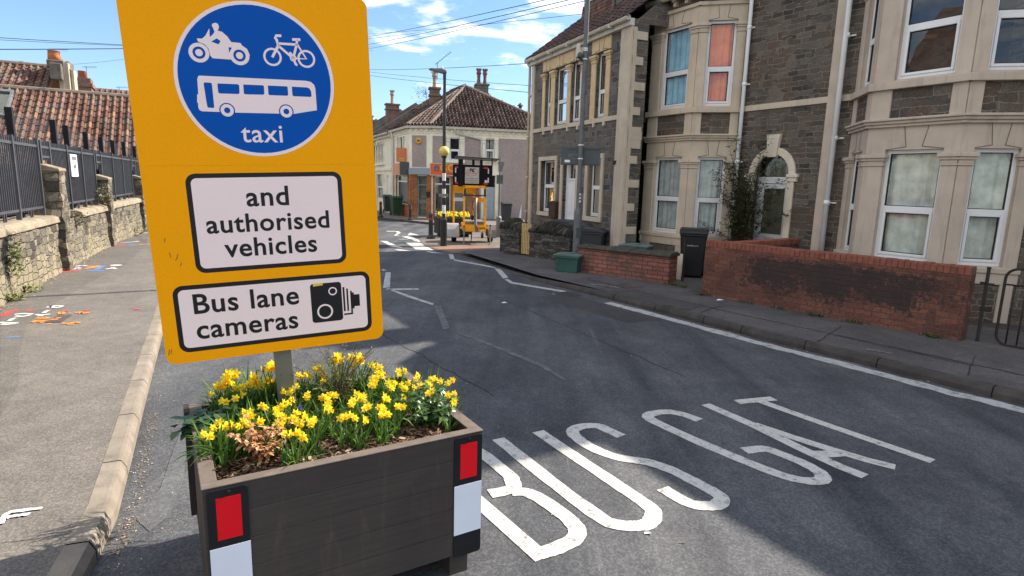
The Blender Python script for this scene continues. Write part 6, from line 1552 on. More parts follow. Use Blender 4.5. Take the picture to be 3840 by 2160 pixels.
# bollards
bl0 = thing('bollard', 'black bollard with a red band nearest the banded crossing post', 'bollard', Matrix.Translation((-2.93, 21.0, .012)), 'black bollards at the junction')
m = MB(); m.lathe([(.15, 0), (.15, .06), (.1, .1), (.085, .16), (.075, .66)], n=16); m.obj('shaft', M['black_gloss'], bl0); m = MB(); m.lathe([(.076, .66), (.078, .72)], n=16); m.obj('reflective_band', M['red_band'], bl0); m = MB(); m.lathe([(.075, .72), (.09, .74), (.09, .76), (.07, .78), (.085, .82), (.07, .88), (.02, .91)], n=16); m.obj('cap', M['black_gloss'], bl0)
clone(bl0, Matrix.Translation((-5.15, 29.6, .1)) @ Matrix.Scale(.86, 4), 'weathered bollard in front of the corner shop doorway')
clone(bl0, Matrix.Translation((-6.98, 31.2, .1)) @ Matrix.Scale(.9, 4), 'black bollard farthest left, near the bins by the shop')
# twin plate sign post
sp = thing('sign_post', 'slim grey post with two sign plates seen edge on beside the rubble wall', 'sign post', Matrix.Translation((-.56, 22.3, .012)))
m = MB(); m.lathe([(.1, 0), (.1, .74), (.04, .8), (.035, 2.95)], n=12); m.obj('post', M['grey_steel'], sp)
m = MB(); m.T = Matrix.Rotation(radians(40), 4, 'Z'); m.prism([(-.16, 2.78), (.16, 2.78), (.04, 2.42), (-.04, 2.42)], -.06, -.05, 'y'); m.obj('sign_plate', M['plate_grey'], sp); m = MB(); m.box(-.12, .12, -.06, -.045, 1.98, 2.3); m.obj('sign_plate', plain('green_sign_back', (.09, .13, .115), .6), sp)
# second planter with daffodils, beyond the trailer
p2 = thing('planter', 'dark planter full of yellow daffodils behind the yellow trailer', 'planter', FR(-2.72, 21.6, 72) @ Matrix.Translation((0, 0, .012)))
m = MB(); w, d, h = 1.25, 1.0, .7
m.box(0, w, 0, .05, .1, h); m.box(0, w, d - .05, d, .1, h); m.box(0, .05, .05, d - .05, .1, h); m.box(w - .05, w, .05, d - .05, .1, h); m.box(.05, w - .05, .05, d - .05, .1, .6); m.box(.1, .25, .1, d - .1, 0, .1); m.box(w - .25, w - .1, .1, d - .1, 0, .1)
m.obj('box', plain('dark_recycled_board', (.035, .028, .025), .8, .2, 6), p2, bevel=.008)
fl = MB(); gr = MB(); rg2 = random.Random(8)
for _ in range(230):
    c = Vector((rg2.uniform(.05, w - .05), rg2.uniform(.08, d - .08), .74 + rg2.uniform(0, .16))); s = .028
    for k in range(3): an = rg2.uniform(0, pi); a = Vector((cos(an), sin(an) * .6, rg2.uniform(-.5, .5))) * s; b = Vector((-sin(an) * .7, .3, cos(an))) * s; fl.add([c - a, c + b, c + a, c - b], [(0, 1, 2, 3)], rg2.random())
for _ in range(420):
    c = Vector((rg2.uniform(.05, w - .05), rg2.uniform(.05, d - .05), .6)); e = c + Vector((rg2.gauss(0, .05), rg2.gauss(0, .05), rg2.uniform(.08, .22))); gr.add([c - Vector((.008, 0, 0)), c + Vector((.008, 0, 0)), e], [(0, 1, 2)], rg2.random())
M['petal'] = m_leaf('daffodil_petal', [(0, (.90, .70, .02)), (.5, (.96, .80, .04)), (1, (.98, .85, .10))], .42, .5, .2)
M['trumpet'] = m_leaf('daffodil_trumpet', [(0, (.94, .58, .01)), (1, (.98, .68, .015))], .35, .5, .2)
M['strap'] = m_leaf('daffodil_leaf', [(0, (.035, .09, .014)), (.6, (.07, .155, .022)), (1, (.13, .24, .035))], .35, .45, .35)
f_ = fl.obj('flower_heads', M['petal'], p2, fix=False); f_['kind'] = 'stuff'; g_ = gr.obj('foliage', M['strap'], p2, fix=False); g_['kind'] = 'stuff'

# ================================================================== TRAILER with a message board seen from behind
yel = plain('trailer_yellow', (.90, .40, .010), .45, .08, 3, dirt=(.25, .15, .03), dirt_amt=.25)
FTR = Matrix.Translation((-1.30, 19.45, .015)) @ Matrix.Rotation(radians(8), 4, 'Z')
tv = thing('sign_trailer', 'yellow trailer carrying a black message board and placard', 'trailer', FTR)
# local: x right, y away from the viewer, z up. front of chassis at y=0
m = MB(); m.box(-.36, .40, 0, 1.3, .40, .63); m.obj('chassis', yel, tv, bevel=.03)
m = MB(); m.box(-.37, .41, -.004, .0, .615, .64); m.box(-.45, -.36, .02, .08, .5, .56); m.box(.40, .52, .02, .08, .5, .56); m.obj('chassis_trim', yel, tv)
text_part('number', '18479', M['black_gloss'], tv, face_M((.25, -.006, .49), (0, -1, 0)), width=.21, size=.1, bold=.02)
m = MB(); m.box(-.3, .36, .1, 1.2, .63, .74); m.obj('battery_box', M['concrete_parapet'], tv, bevel=.02)
m = MB()
for a, b in ((-.36, -.30), (.33, .39)):
    m.box(a, b, .02, .08, .63, 1.9)
m.box(-.36, .39, .02, .08, 1.82, 1.9)
m.obj('front_mast_frame', yel, tv, bevel=.008)
m = MB()
for a, b in ((-.66, -.60), (.03, .09)): m.box(a, b, .95, 1.01, .63, 1.88)
m.box(-.66, .09, .95, 1.01, 1.63, 1.88); m.box(.09, .36, .5, .56, 1.36, 1.5); m.obj('rear_mast_frame', yel, tv, bevel=.008)
m = MB(); m.box(-.62, -.3, .9, .94, 1.36, 1.48); m.obj('white_plate', M['upvc'], tv)
m = MB(); m.box(-.36, .39, .0, .03, 1.56, 1.6); m.box(-.34, -.28, -.02, .02, 1.56, 1.8); m.box(.31, .37, -.02, .02, 1.56, 1.8); m.obj('black_bracket', M['black_gloss'], tv)
m = MB(); m.tube([(.06, .1, 1.5), (.03, .05, 1.2), (.05, .02, .62), (.1, -.03, .42)], .05, 8); m.obj('mast_tube', M['grey_steel'], tv, smooth=True); m = MB(); m.ball((-.06, .0, .86), .05, 8, 6, 1.8); m.obj('grip', M['rubber'], tv, smooth=True); m = MB(); m.tube([(.0, .1, 1.52), (-.06, .05, 1.2), (.03, .0, 1.0), (-.02, .02, .9)], .012, 5); m.obj('cable', M['rubber'], tv, smooth=True)
m = MB(); m.box(-.70, .57, .08, .2, 1.90, 2.56); m.obj('message_board', M['matt_black'], tv, bevel=.012)
m = MB(); m.box(-.53, -.38, .0, .075, 1.86, 2.72); m.box(.22, .25, .06, .076, 1.92, 2.54); m.box(.555, .58, .06, .2, 1.9, 2.75); m.box(-.08, .0, .1, .18, 2.56, 2.72); m.box(.18, .26, .1, .18, 2.56, 2.72); m.objs('upright', M['matt_black'], tv)
m = MB()
for x0, x1 in ((-.62, -.50), (.29, .43)):
    for z in (2.44, 1.94): m.box(x0, x1, .066, .079, z, z + .055)
m.obj('red_reflector', M['red_band'], tv)
m = MB()
for x in (-.63, .43):
    for z in (2.29, 2.0): m.box(x, x + .035, .066, .079, z, z + .16)
m.box(.33, .42, .066, .078, 2.0, 2.08)
m.obj('white_reflector', M['white_band'], tv)
m = MB(); m.box(-.31, .14, .04, .074, 1.96, 2.48); pk = m.obj('placard', plain('placard_white', (.52, .47, .42), .6, .05), tv)
def on_board(px, pz): return face_M((px, .036, pz), (0, -1, 0))
text_part('lettering', 'KELLYBROS', M['red_band'], pk, on_board(-.085, 2.27), width=.32, size=.06, bold=.01)
text_part('lettering', 'KELLY BROS. LTD', M['black_gloss'], pk, on_board(-.085, 2.11), width=.38, size=.05, bold=.012)
text_part('lettering', 'Tel: 01934 522477', M['black_gloss'], pk, on_board(-.085, 2.045), width=.38, size=.04, bold=.005)
text_part('lettering', 'www.kellybros.com', M['black_gloss'], pk, on_board(-.085, 1.99), width=.38, size=.035, bold=.005)
m = MB(); m.prism([(-.17, 2.33), (-.14, 2.33), (-.12, 2.40), (-.08, 2.33), (.0, 2.33), (-.05, 2.41), (.03, 2.44), (-.02, 2.45), (-.1, 2.415), (-.11, 2.45), (-.15, 2.45)], .034, .039, 'y'); m.obj('emblem', M['black_gloss'], pk)
el = [(-.085 + .2 * cos(a) * 1.0, 2.31 + .105 * sin(a) + .02 * cos(a)) for a in [pi * .55 + 2 * pi * .62 * k / 26 for k in range(27)]]
m = MB()
for k in range(26): m.tube([(el[k][0], .037, el[k][1]), (el[k + 1][0], .037, el[k + 1][1])], .006, 4)
el2 = [(-.085 + .2 * cos(a), 2.31 + .105 * sin(a) + .02 * cos(a)) for a in [-.3 + 1.3 * k / 10 for k in range(11)]]
for k in range(10): m.tube([(el2[k][0], .037, el2[k][1]), (el2[k + 1][0], .037, el2[k + 1][1])], .006, 4)
m.obj('ring_emblem', M['red_band'], pk)
m = MB(); m.T = Matrix.Translation((0, .4, 2.78)) @ Matrix.Rotation(radians(-3), 4, 'X') @ Matrix.Rotation(radians(2), 4, 'Y'); m.box(-.62, .78, -.45, .45, -.03, .0); so_ = m.obj('solar_panel', M['black_gloss'], tv, bevel=.006); m2 = MB(m.T); m2.box(-.6, .76, -.43, .43, .0, .006); m2.obj('panel_glass', plain('pale_panel', (.5, .52, .53), .2), so_)
for sx, xm in ((-1, -.62), (1, .62)):
    g = MB(); sec = [(-.1, .2), (-.02, .44), (.1, .6), (.6, .61), (.74, .48), (.84, .2)]
    outer = [(y + .45, z) for y, z in sec]; inner = [(y + .45 + (.03 if y < .4 else -.03), z - .03) for y, z in sec]
    poly = outer + inner[::-1]
    x0, x1 = (xm - .24, xm + .16) if sx < 0 else (xm - .12, xm + .16); g.prism(poly, x0, x1, 'x'); 
    mg = g.obj('mudguard', M['grey_steel'] if sx > 0 else plain('pale_grey_mudguard', (.34, .34, .35), .5), tv)
    T = Matrix.Translation((xm, .84, .24)) @ Matrix.Rotation(pi / 2, 4, 'Y'); wq = MB(T); wq.lathe([(.13, -.07), (.23, -.08), (.245, -.05), (.245, .05), (.23, .08), (.13, .07)], n=18); wo = wq.obj('wheel', M['rubber'], tv); q = MB(T); q.lathe([(.02, -.075), (.13, -.06), (.13, .06), (.02, .075)], n=12); q.obj('rim', M['grey_steel'], wo)
for x, y, zt in ((-.33, -.10, .62), (.53, -.08, .66), (-.93, 1.2, .55), (.0, 1.1, .5)):
    q = MB(); q.lathe([(.07, 0), (.07, .012), (.022, .02), (.022, .3), (.032, .3), (.032, zt)], (x, y, 0), 10); jo = q.obj('jack_leg', plain('worn_jack_steel', (.22, .2, .18), .5, .3, 9), tv)
    q = MB(); q.ball((x, y - .01, zt - .04), .035, 8, 6); q.obj('jack_head', M['red_band'] if x < .5 else M['iron'], jo)
q = MB(); q.T = Matrix.Translation((.27, -.05, .3)) @ Matrix.Rotation(pi / 2, 4, 'Y'); q.lathe([(.03, -.03), (.1, -.035), (.1, .035), (.03, .03)], n=16); jw = q.obj('jockey_wheel', M['rubber'], tv); q = MB(); q.box(.22, .25, -.07, -.03, .3, .45); q.box(.29, .32, -.07, -.03, .3, .45); q.obj('fork', M['upvc'], jw)

# ================================================================== OVERHEAD WIRES
def wire(label, a, b, sag=.25, r=.009):
    A, B = RD(*a), RD(*b); pts = []
    for k in range(15):
        t = k / 14; p = A.lerp(B, t); p.z -= sag * 4 * t * (1 - t); pts.append(p)
    m = MB(); m.tube(pts, r, 4); tag(m.obj('overhead_wire', M['wire']), label, 'cable', 'overhead telephone wires')
wire('thick black overhead wire crossing the sky left of the yellow sign', (-700, 182, 26), (1600, 118, 60), .5, .017)
wire('upper of two thin overhead wires at top left', (-700, 95, 24), (1400, 190, 60), .3, .012)
wire('lower of two thin overhead wires at top left', (-700, 108, 30), (1400, 175, 60), .4, .010)
wire('faint overhead wire low in the sky left of the yellow sign', (-200, 245, 40), (900, 120, 50), .8, .008)
k8 = 800 / 2576
def w8(x, y, d): return (1400 + x * k8, y * k8, d)
wire('top overhead wire running up to the right over the street', w8(-900, 520, 70), w8(2900, -190, 12), .35, .009)
wire('second overhead wire running up to the right over the street', w8(-900, 640, 70), w8(2900, -130, 13), .3, .010)
wire('third overhead wire passing behind the tall lamp post', w8(-900, 700, 70), w8(3100, -120, 15), .3, .010)
wire('flat overhead wire reaching the ridge of the end house', w8(-900, 430, 70), w8(2560, 165, 22), .25, .009)
wire('level overhead wire above the banded crossing post', w8(-700, 800, 60), w8(1885, 765, 21), .25, .010)
wire('sloping overhead wire just under the street lantern', w8(-800, 760, 60), w8(2300, 1060, 24), .2, .009)
wire('lowest sloping overhead wire reaching the end house', w8(-800, 790, 60), w8(1900, 1118, 22), .15, .010)
# ================================================================== THE SIGN
SB = Matrix(((.9075, -.02555, .41923, -.75), (.41739, -.05638, -.90698, 3.2), (.04681, .99808, -.0405, 2.0), (0, 0, 0, 1)))
sgn = thing('bus_gate_sign', 'big yellow bus gate sign on a square steel post in the front planter', 'road sign', SB @ Matrix.Translation((-.5275, -1.27, 0)))
SM = Matrix.Translation((.5275, 1.27, 0))
def sheeting(name, c, rough=.42, cell=330):
    t = NT(name); v = t.coord(); vo = t.n('ShaderNodeTexVoronoi'); t.set(vo.inputs['Vector'], v); vo.inputs['Scale'].default_value = cell
    col = t.mix(t.rng(vo.outputs['Distance'], 0, .7, 0, 1), tuple(x * 1.06 for x in c), tuple(x * .9 for x in c))
    col = t.mix(t.rng(t.noise(v, 2.5, 4), .3, .7, 0, .12), col, tuple(x * .7 for x in c))
    return t.done(col, .6, .12)
SY = sheeting('yellow_reflective_sheeting', (1.0, .40, .0)); SW = sheeting('white_reflective_sheeting', (.94, .77, .75)); SBl = sheeting('blue_reflective_sheeting', (.0, .085, .42)); SK = plain('black_sign_vinyl', (.012, .012, .014), .4)
def rrect(u0, u1, v0, v1, r, n=6):
    p = []
    for cx, cy, a0 in ((u1 - r, v1 - r, 0), (u0 + r, v1 - r, pi / 2), (u0 + r, v0 + r, pi), (u1 - r, v0 + r, 3 * pi / 2)):
        p += [(cx + r * cos(a0 + pi / 2 * k / n), cy + r * sin(a0 + pi / 2 * k / n)) for k in range(n + 1)]
    return p
def spart(name, polys, mat, z0, z1, parent):
    m = MB(SM)
    for p in polys: m.prism(p, z0, z1, 'z')
    return m.obj(name, mat, parent)
R_ = .045
lowp = [(-1.063 + R_, -.88), (.008 - R_, -.88)] + [(.008 - R_ + R_ * sin(pi / 2 * k / 6), -.88 + R_ - R_ * cos(pi / 2 * k / 6)) for k in range(1, 7)] + [(.008, .0843), (-1.063, .0843)] + [(-1.063 + R_ - R_ * cos(pi / 2 * k / 6), -.88 + R_ - R_ * sin(pi / 2 * k / 6)) for k in range(0, 6)]
upp = [(-1.063, .0848), (.008, .0848)] + [(.008 - R_ + R_ * cos(pi / 2 * k / 6), .89 - R_ + R_ * sin(pi / 2 * k / 6)) for k in range(7)] + [(-1.063 + R_ - R_ * sin(pi / 2 * k / 6), .89 - R_ + R_ * cos(pi / 2 * k / 6)) for k in range(7)]
lower = spart('lower_panel', [lowp], SY, -.004, 0, sgn); upper = spart('upper_panel', [upp], SY, -.004, 0, sgn)
def disc(c, r, n=64): return [(c[0] + r * cos(2 * pi * k / n), c[1] + r * sin(2 * pi * k / n)) for k in range(n)]
RC = (-.5275, .478)
rd_ = spart('roundel_border', [disc(RC, .352)], SW, .0002, .0008, upper); spart('roundel', [disc(RC, .336)], SBl, .0009, .0013, upper)
bus=[(-0.7856,0.4728),(-0.7809,0.4869),(-0.7751,0.4901),(-0.3107,0.4883),(-0.286,0.4844),(-0.2713,0.4713),(-0.2664,0.4528),(-0.2661,0.3505),(-0.3774,0.33),(-0.6406,0.3299),(-0.7809,0.3324),(-0.7913,0.338),(-0.7945,0.3498),(-0.7937,0.3675),(-0.7969,0.3732),(-0.7932,0.4074),(-0.7882,0.4087)]
door=[(-0.7591,0.4613),(-0.7289,0.4608),(-0.727,0.4521),(-0.7276,0.3546),(-0.7305,0.3486),(-0.7543,0.3497),(-0.7574,0.3567),(-0.7613,0.4507)]
w1=[(-0.7024,0.459),(-0.6167,0.4591),(-0.6115,0.454),(-0.6129,0.4211),(-0.6181,0.4149),(-0.7002,0.4149),(-0.7041,0.4206),(-0.7042,0.4531)]
w2=[(-0.5938,0.4589),(-0.5066,0.459),(-0.5028,0.4543),(-0.5039,0.4221),(-0.5086,0.4158),(-0.5893,0.4147),(-0.5942,0.4188)]
w3=[(-0.4853,0.4587),(-0.4002,0.4585),(-0.3957,0.4538),(-0.396,0.4199),(-0.4007,0.4148),(-0.482,0.415),(-0.4857,0.4197)]
w4=[(-0.3764,0.4583),(-0.3068,0.4574),(-0.2946,0.4529),(-0.2875,0.4394),(-0.2872,0.4175),(-0.2913,0.413),(-0.372,0.4139),(-0.3765,0.4187)]
wheels=[(-0.6739,0.3393),(-0.411,0.3405)]
moto=[(-0.7687,0.6509),(-0.7471,0.6513),(-0.7322,0.6648),(-0.7124,0.6984),(-0.7148,0.6604),(-0.7016,0.6715),(-0.6921,0.6847),(-0.6983,0.7041),(-0.7012,0.7123),(-0.6967,0.7194),(-0.6854,0.7237),(-0.6748,0.72),(-0.6718,0.7061),(-0.6789,0.6903),(-0.6617,0.687),(-0.6414,0.6685),(-0.627,0.6448),(-0.5878,0.6435),(-0.5815,0.6323),(-0.5616,0.619),(-0.5517,0.5903),(-0.5589,0.5869),(-0.5742,0.6065),(-0.5962,0.6139),(-0.6198,0.6036),(-0.634,0.5737),(-0.6373,0.5677),(-0.7122,0.5691),(-0.7204,0.5801),(-0.7245,0.6085),(-0.7388,0.6275),(-0.7648,0.6371)]
gap=[(-0.7103,0.6408),(-0.6867,0.6567),(-0.6713,0.6464),(-0.6811,0.6314)]
gap2=[(-0.6405,0.6214),(-0.6266,0.6206),(-0.6401,0.5966)]
mw=[(-0.7661,0.5899),(-0.5971,0.5876)]
bw=[(-0.4527,0.5903),(-0.2987,0.5903)]
bike1=[(-0.4053,0.6885),(-0.4291,0.6868),(-0.4336,0.6759),(-0.4277,0.6692),(-0.4228,0.6428),(-0.4539,0.589)]
bike2=[(-0.4249,0.6528),(-0.3337,0.653)]
bike3=[(-0.4228,0.6428),(-0.361,0.5909)]
bike4=[(-0.3344,0.6757),(-0.3401,0.6483),(-0.3592,0.591)]
bike5=[(-0.3376,0.6575),(-0.2987,0.5903),(-0.3593,0.5898)]
bike6=[(-0.3573,0.6753),(-0.3197,0.6768)]
pedal=[(-0.3755,0.6142),(-0.3696,0.6121),(-0.3593,0.5898),(-0.3494,0.5613),(-0.3421,0.5604)]
taxi=[(-0.6275,0.1952),(-0.4372,0.1924)]
def ring(c, r0, r1, n=40):
    return [[(c[0] + r0 * cos(a), c[1] + r0 * sin(a)), (c[0] + r1 * cos(a), c[1] + r1 * sin(a)), (c[0] + r1 * cos(b), c[1] + r1 * sin(b)), (c[0] + r0 * cos(b), c[1] + r0 * sin(b))] for a, b in [(2 * pi * k / n, 2 * pi * (k + 1) / n) for k in range(n)]]
spart('bus_symbol', [bus], SW, .0014, .0018, upper)
spart('bus_window', [door, w1, w2, w3, w4] + [disc(c, .034, 24) for c in wheels], SBl, .0019, .0022, upper)
for c in wheels: spart('bus_wheel', ring(c, .0135, .0285, 24), SW, .0023, .0026, upper)
spart('motorcycle_symbol', [moto], SW, .0014, .0017, upper)
for c in mw: spart('motorcycle_wheel', ring(c, .0265, .0425) + [disc(c, .0155, 20)], SW, .0018, .0021, upper)
for g_ in (gap, gap2): spart('motorcycle_gap', [g_], SBl, .0018, .0021, upper)
for c in mw: spart('motorcycle_gap', ring(c, .0158, .0262), SBl, .0022, .0024, upper)
m = MB(SM)
for ln, w_ in ((bike1, .012), (bike2, .011), (bike3, .011), (bike4, .011), (bike5, .009), (bike6, .012), (pedal, .011)): stroke(m, ln, w_, .0016, False)
for c in bw:
    for q in ring(c, .0315, .0412): m.prism(q, .0014, .0017, 'z')
for q in ring((-.3595, .591), .0095, .0155, 20): m.prism(q, .0014, .0018, 'z')
m.obj('bicycle_symbol', SW, upper, fix=False)
FLAT = lambda u, v, z=.0014: SM @ Matrix.Translation((u, v, z))
text_part('taxi_lettering', 'taxi', SW, upper, FLAT(-.5275, .194), width=.186, size=.1, bold=.008)
def plate(name, u0, u1, v0, v1):
    b = spart('plate_border', [rrect(u0, u1, v0, v1, .045)], SK, .0002, .0008, lower); spart(name, [rrect(u0 + .022, u1 - .022, v0 + .022, v1 - .022, .026)], SW, .0009, .0013, lower); return b
plate('authorised_plate', -.886, -.168, -.432, .048); plate('camera_plate', -1.0, -.053, -.826, -.487)
for s_, u, v, wd in (('and', -.53, -.113, .197), ('authorised', -.53, -.238, .575), ('vehicles', -.53, -.36, .437)): text_part('lettering', s_, SK, lower, FLAT(u, v), width=wd, size=.1, bold=.018)
for s_, u, v, wd in (('Bus lane', -.925, -.632, .492), ('cameras', -.92, -.762, .478)): text_part('lettering', s_, SK, lower, FLAT(u, v), width=wd, size=.1, bold=.018, align='LEFT')
cb = spart('camera_symbol', [rrect(-.366, -.206, -.748, -.534, .016), [(-.2, -.70), (-.19, -.70), (-.19, -.565), (-.2, -.565)], [(-.181, -.70), (-.172, -.70), (-.172, -.575), (-.181, -.575)], [(-.2, -.722), (-.152, -.722), (-.152, -.59), (-.161, -.59), (-.161, -.713), (-.2, -.713)], [(-.152, -.69), (-.142, -.69), (-.142, -.678), (-.112, -.678), (-.112, -.612), (-.142, -.612), (-.142, -.6), (-.152, -.6)]], SK, .0014, .0018, lower)
spart('camera_lens_ring', ring((-.298, -.69), .032, .041), SW, .0019, .0022, lower); spart('camera_lens_ring', ring((-.252, -.582), .016, .0225), SW, .0019, .0022, lower)
spart('yellow_sticker', [[(-.35, -.548), (-.30, -.545), (-.30, -.532), (-.35, -.534)]], plain('sticker_yellow', (.7, .5, .05), .5), .0019, .0022, lower)
m = MB(SM)
for pts in ([(-.99, -.32), (-.985, -.345)], [(-.955, -.33), (-.962, -.352), (-.968, -.36)], [(-.945, -.372), (-.95, -.39)], [(-1.045, -.80), (-1.05, -.83)], [(-1.035, -.80), (-1.04, -.825)], [(-1.0, -.25), (-1.003, -.27)]): stroke(m, pts, .0035, .0006, False)
m.obj('scuff_marks', plain('dark_scuff', (.22, .13, .03), .7), lower, fix=False)
ch = MB(SM)
for v in (.75, .0845, -.35, -.75): ch.box(-1.03, -.03, v - .02, v + .02, -.03, -.0042)
ch.obj('back_channel', M['grey_steel'], sgn)
ps = MB(SM); ps.box(-.573, -.481, -1.29, .86, -.125, -.032); ps.obj('post', plain('galvanised_post', (.17, .175, .16), .42, .15, 3, spec=.5, metal=.35), sgn, bevel=.006)

# ================================================================== FRONT PLANTER
PW, PD, PH = 1.254, 1.02, .78
FP = FR(-1.204, 2.161, 59)
pt = thing('planter', 'brown recycled plank planter with red and white reflectors in the foreground', 'planter', FP)
tb = NT('recycled_plank'); v = tb.coord(); mp = tb.n('ShaderNodeMapping'); tb.set(mp.inputs['Vector'], v); mp.inputs['Scale'].default_value = (1.2, 1.2, 26)
g1 = tb.noise(mp.outputs[0], 2.0, 6, .65); g2 = tb.noise(v, 3, 5); mp2 = tb.n('ShaderNodeMapping'); tb.set(mp2.inputs['Vector'], v); mp2.inputs['Scale'].default_value = (5, 5, 0.9); mp2.inputs['Rotation'].default_value = (0, .16, 0); g3 = tb.noise(mp2.outputs[0], 2.2, 8, .75, .6)
col_ = tb.ramp(g1, [(.3, (.038, .031, .028)), (.7, (.052, .043, .038))]); col_ = tb.mix(tb.rng(g3, .56, .74, 0, .42), col_, (.11, .088, .07)); col_ = tb.mix(tb.rng(g2, .45, .75, 0, .35), col_, (.062, .051, .044))
tb.bump(g1, .25, .004); PL = tb.done(col_, .72, .3)
PLT = plain('planter_rim_sunlit', (.115, .092, .076), .75, .25, 9, .3, 50, dirt=(.08, .065, .055)); PLD = plain('planter_dark_edge', (.035, .026, .023), .8, .2, 6)  # rim paler than the planks: sunlit top put into its colour
zs = [.13, .26, .39, .52, .65, .772]
for k in range(5):
    z0, z1 = zs[k] + .0007, zs[k + 1] - .0007
    m = MB(); m.box(0, PW, 0, .045, z0, z1); m.box(0, PW, PD - .045, PD, z0, z1); m.box(0, .045, .046, PD - .046, z0, z1); m.box(PW - .045, PW, .046, PD - .046, z0, z1); m.obj('plank', PL, pt, bevel=.0015)
m = MB(); m.box(-.004, PW + .004, -.004, .05, .773, PH); m.box(-.004, PW + .004, PD - .05, PD + .004, .773, PH); m.box(-.004, .058, .051, PD - .051, .7735, PH); m.box(PW - .058, PW + .004, .051, PD - .051, .7735, PH); m.obj('rim', PLT, pt, bevel=.003)
m = MB()
for x in (.06, PW - .16):
    m.box(x, x + .1, .03, PD - .03, 0, .129)
m.obj('bearer', PL, pt)
m = MB(); m.box(-.028, -.002, PD - .13, PD + .0, .2, .785); m.obj('corner_batten', PLD, pt)
RED = plain('red_reflector_sheet', (.62, .004, .012), .35, .06, 200); WHT = plain('white_reflector_sheet', (.62, .66, .74), .4, .05, 4); BLK = plain('black_reflector_plate', (.012, .012, .014), .32)
for x0, x1, zb in ((.012, .166, .12), (PW - .158, PW - .004, .12)):
    T = Matrix.Translation((0, -.002, 0)) @ Matrix.Rotation(pi / 2, 4, 'X')
    m = MB(T); m.prism(rrect(x0, x1, zb, .765, .018), 0, .006, 'z'); rp = m.obj('reflector_plate', BLK, pt, bevel=.0015)
    m = MB(T); xm = (x0 + x1) / 2 + .004; m.prism([(xm - .048, .545), (xm + .044, .545), (xm + .044, .728), (xm - .048, .728)], .0062, .0072, 'z'); m.obj('red_panel', RED, rp)
    m = MB(T); m.prism([(x0 + .001, .245), (x1 - .001, .245), (x1 - .001, .512), (x0 + .001, .512)], .0062, .0072, 'z'); m.obj('white_panel', WHT, rp)
    m = MB(T); m.lathe([(.008, .006), (.007, .009), (.002, .0105)], (xm, .748, 0), 12); m.obj('rivet', BLK, rp)
m = MB(Matrix.Translation((0, -.001, 0)) @ Matrix.Rotation(pi / 2, 4, 'X')); m.lathe([(.007, 0), (.006, .004), (.001, .005)], (.62, .155, 0), 10); m.obj('bolt', M['grey_steel'], pt)
# soil and bark chips
SOIL = .695
m = MB(); n = 40; rs = random.Random(12)
hh = [[SOIL + .014 * sin(i * .5) * cos(j * .4) + rs.uniform(-.007, .007) + .012 * (1 - abs(i / n - .5) * 2) for j in range(n + 1)] for i in range(n + 1)]
P = lambda i, j: (.045 + (PW - .09) * i / n, .045 + (PD - .09) * j / n, hh[i][j])
for i in range(n):
    for j in range(n): m.quad(P(i, j), P(i + 1, j), P(i + 1, j + 1), P(i, j + 1))
m.obj('soil', plain('dark_soil', (.028, .019, .014), .95, .4, 30, .8, 120), pt, fix=False)
m = MB()
for _ in range(5200):
    x = rs.uniform(.06, PW - .06); y = rs.uniform(.05, PD - .06) if rs.random() < .5 else rs.uniform(.05, .4); L = rs.uniform(.006, .022); w = L * rs.uniform(.2, .55); an = rs.uniform(0, pi); tl = rs.uniform(-.5, .5)
    a = Vector((cos(an), sin(an), tl * .7)) * L; b = Vector((-sin(an), cos(an), rs.uniform(-.5, .5))) * w; c = Vector((x, y, SOIL + rs.uniform(.002, .022) + .012 * (1 - abs(x / PW - .5) * 2)))
    m.add([c - a - b * .6, c + a * .8 - b, c + a + b * .5, c - a * .7 + b], [(0, 1, 2, 3)], rs.random())
ck = NT('bark_chips'); ckm = ck.done(ck.ramp(ck.attr(), [(0, (.035, .02, .014)), (.5, (.1, .058, .036)), (.8, (.2, .13, .085)), (1, (.38, .28, .2))]), .85, .15)
b_ = m.obj('bark_chips', ckm, pt, fix=False); b_['kind'] = 'stuff'

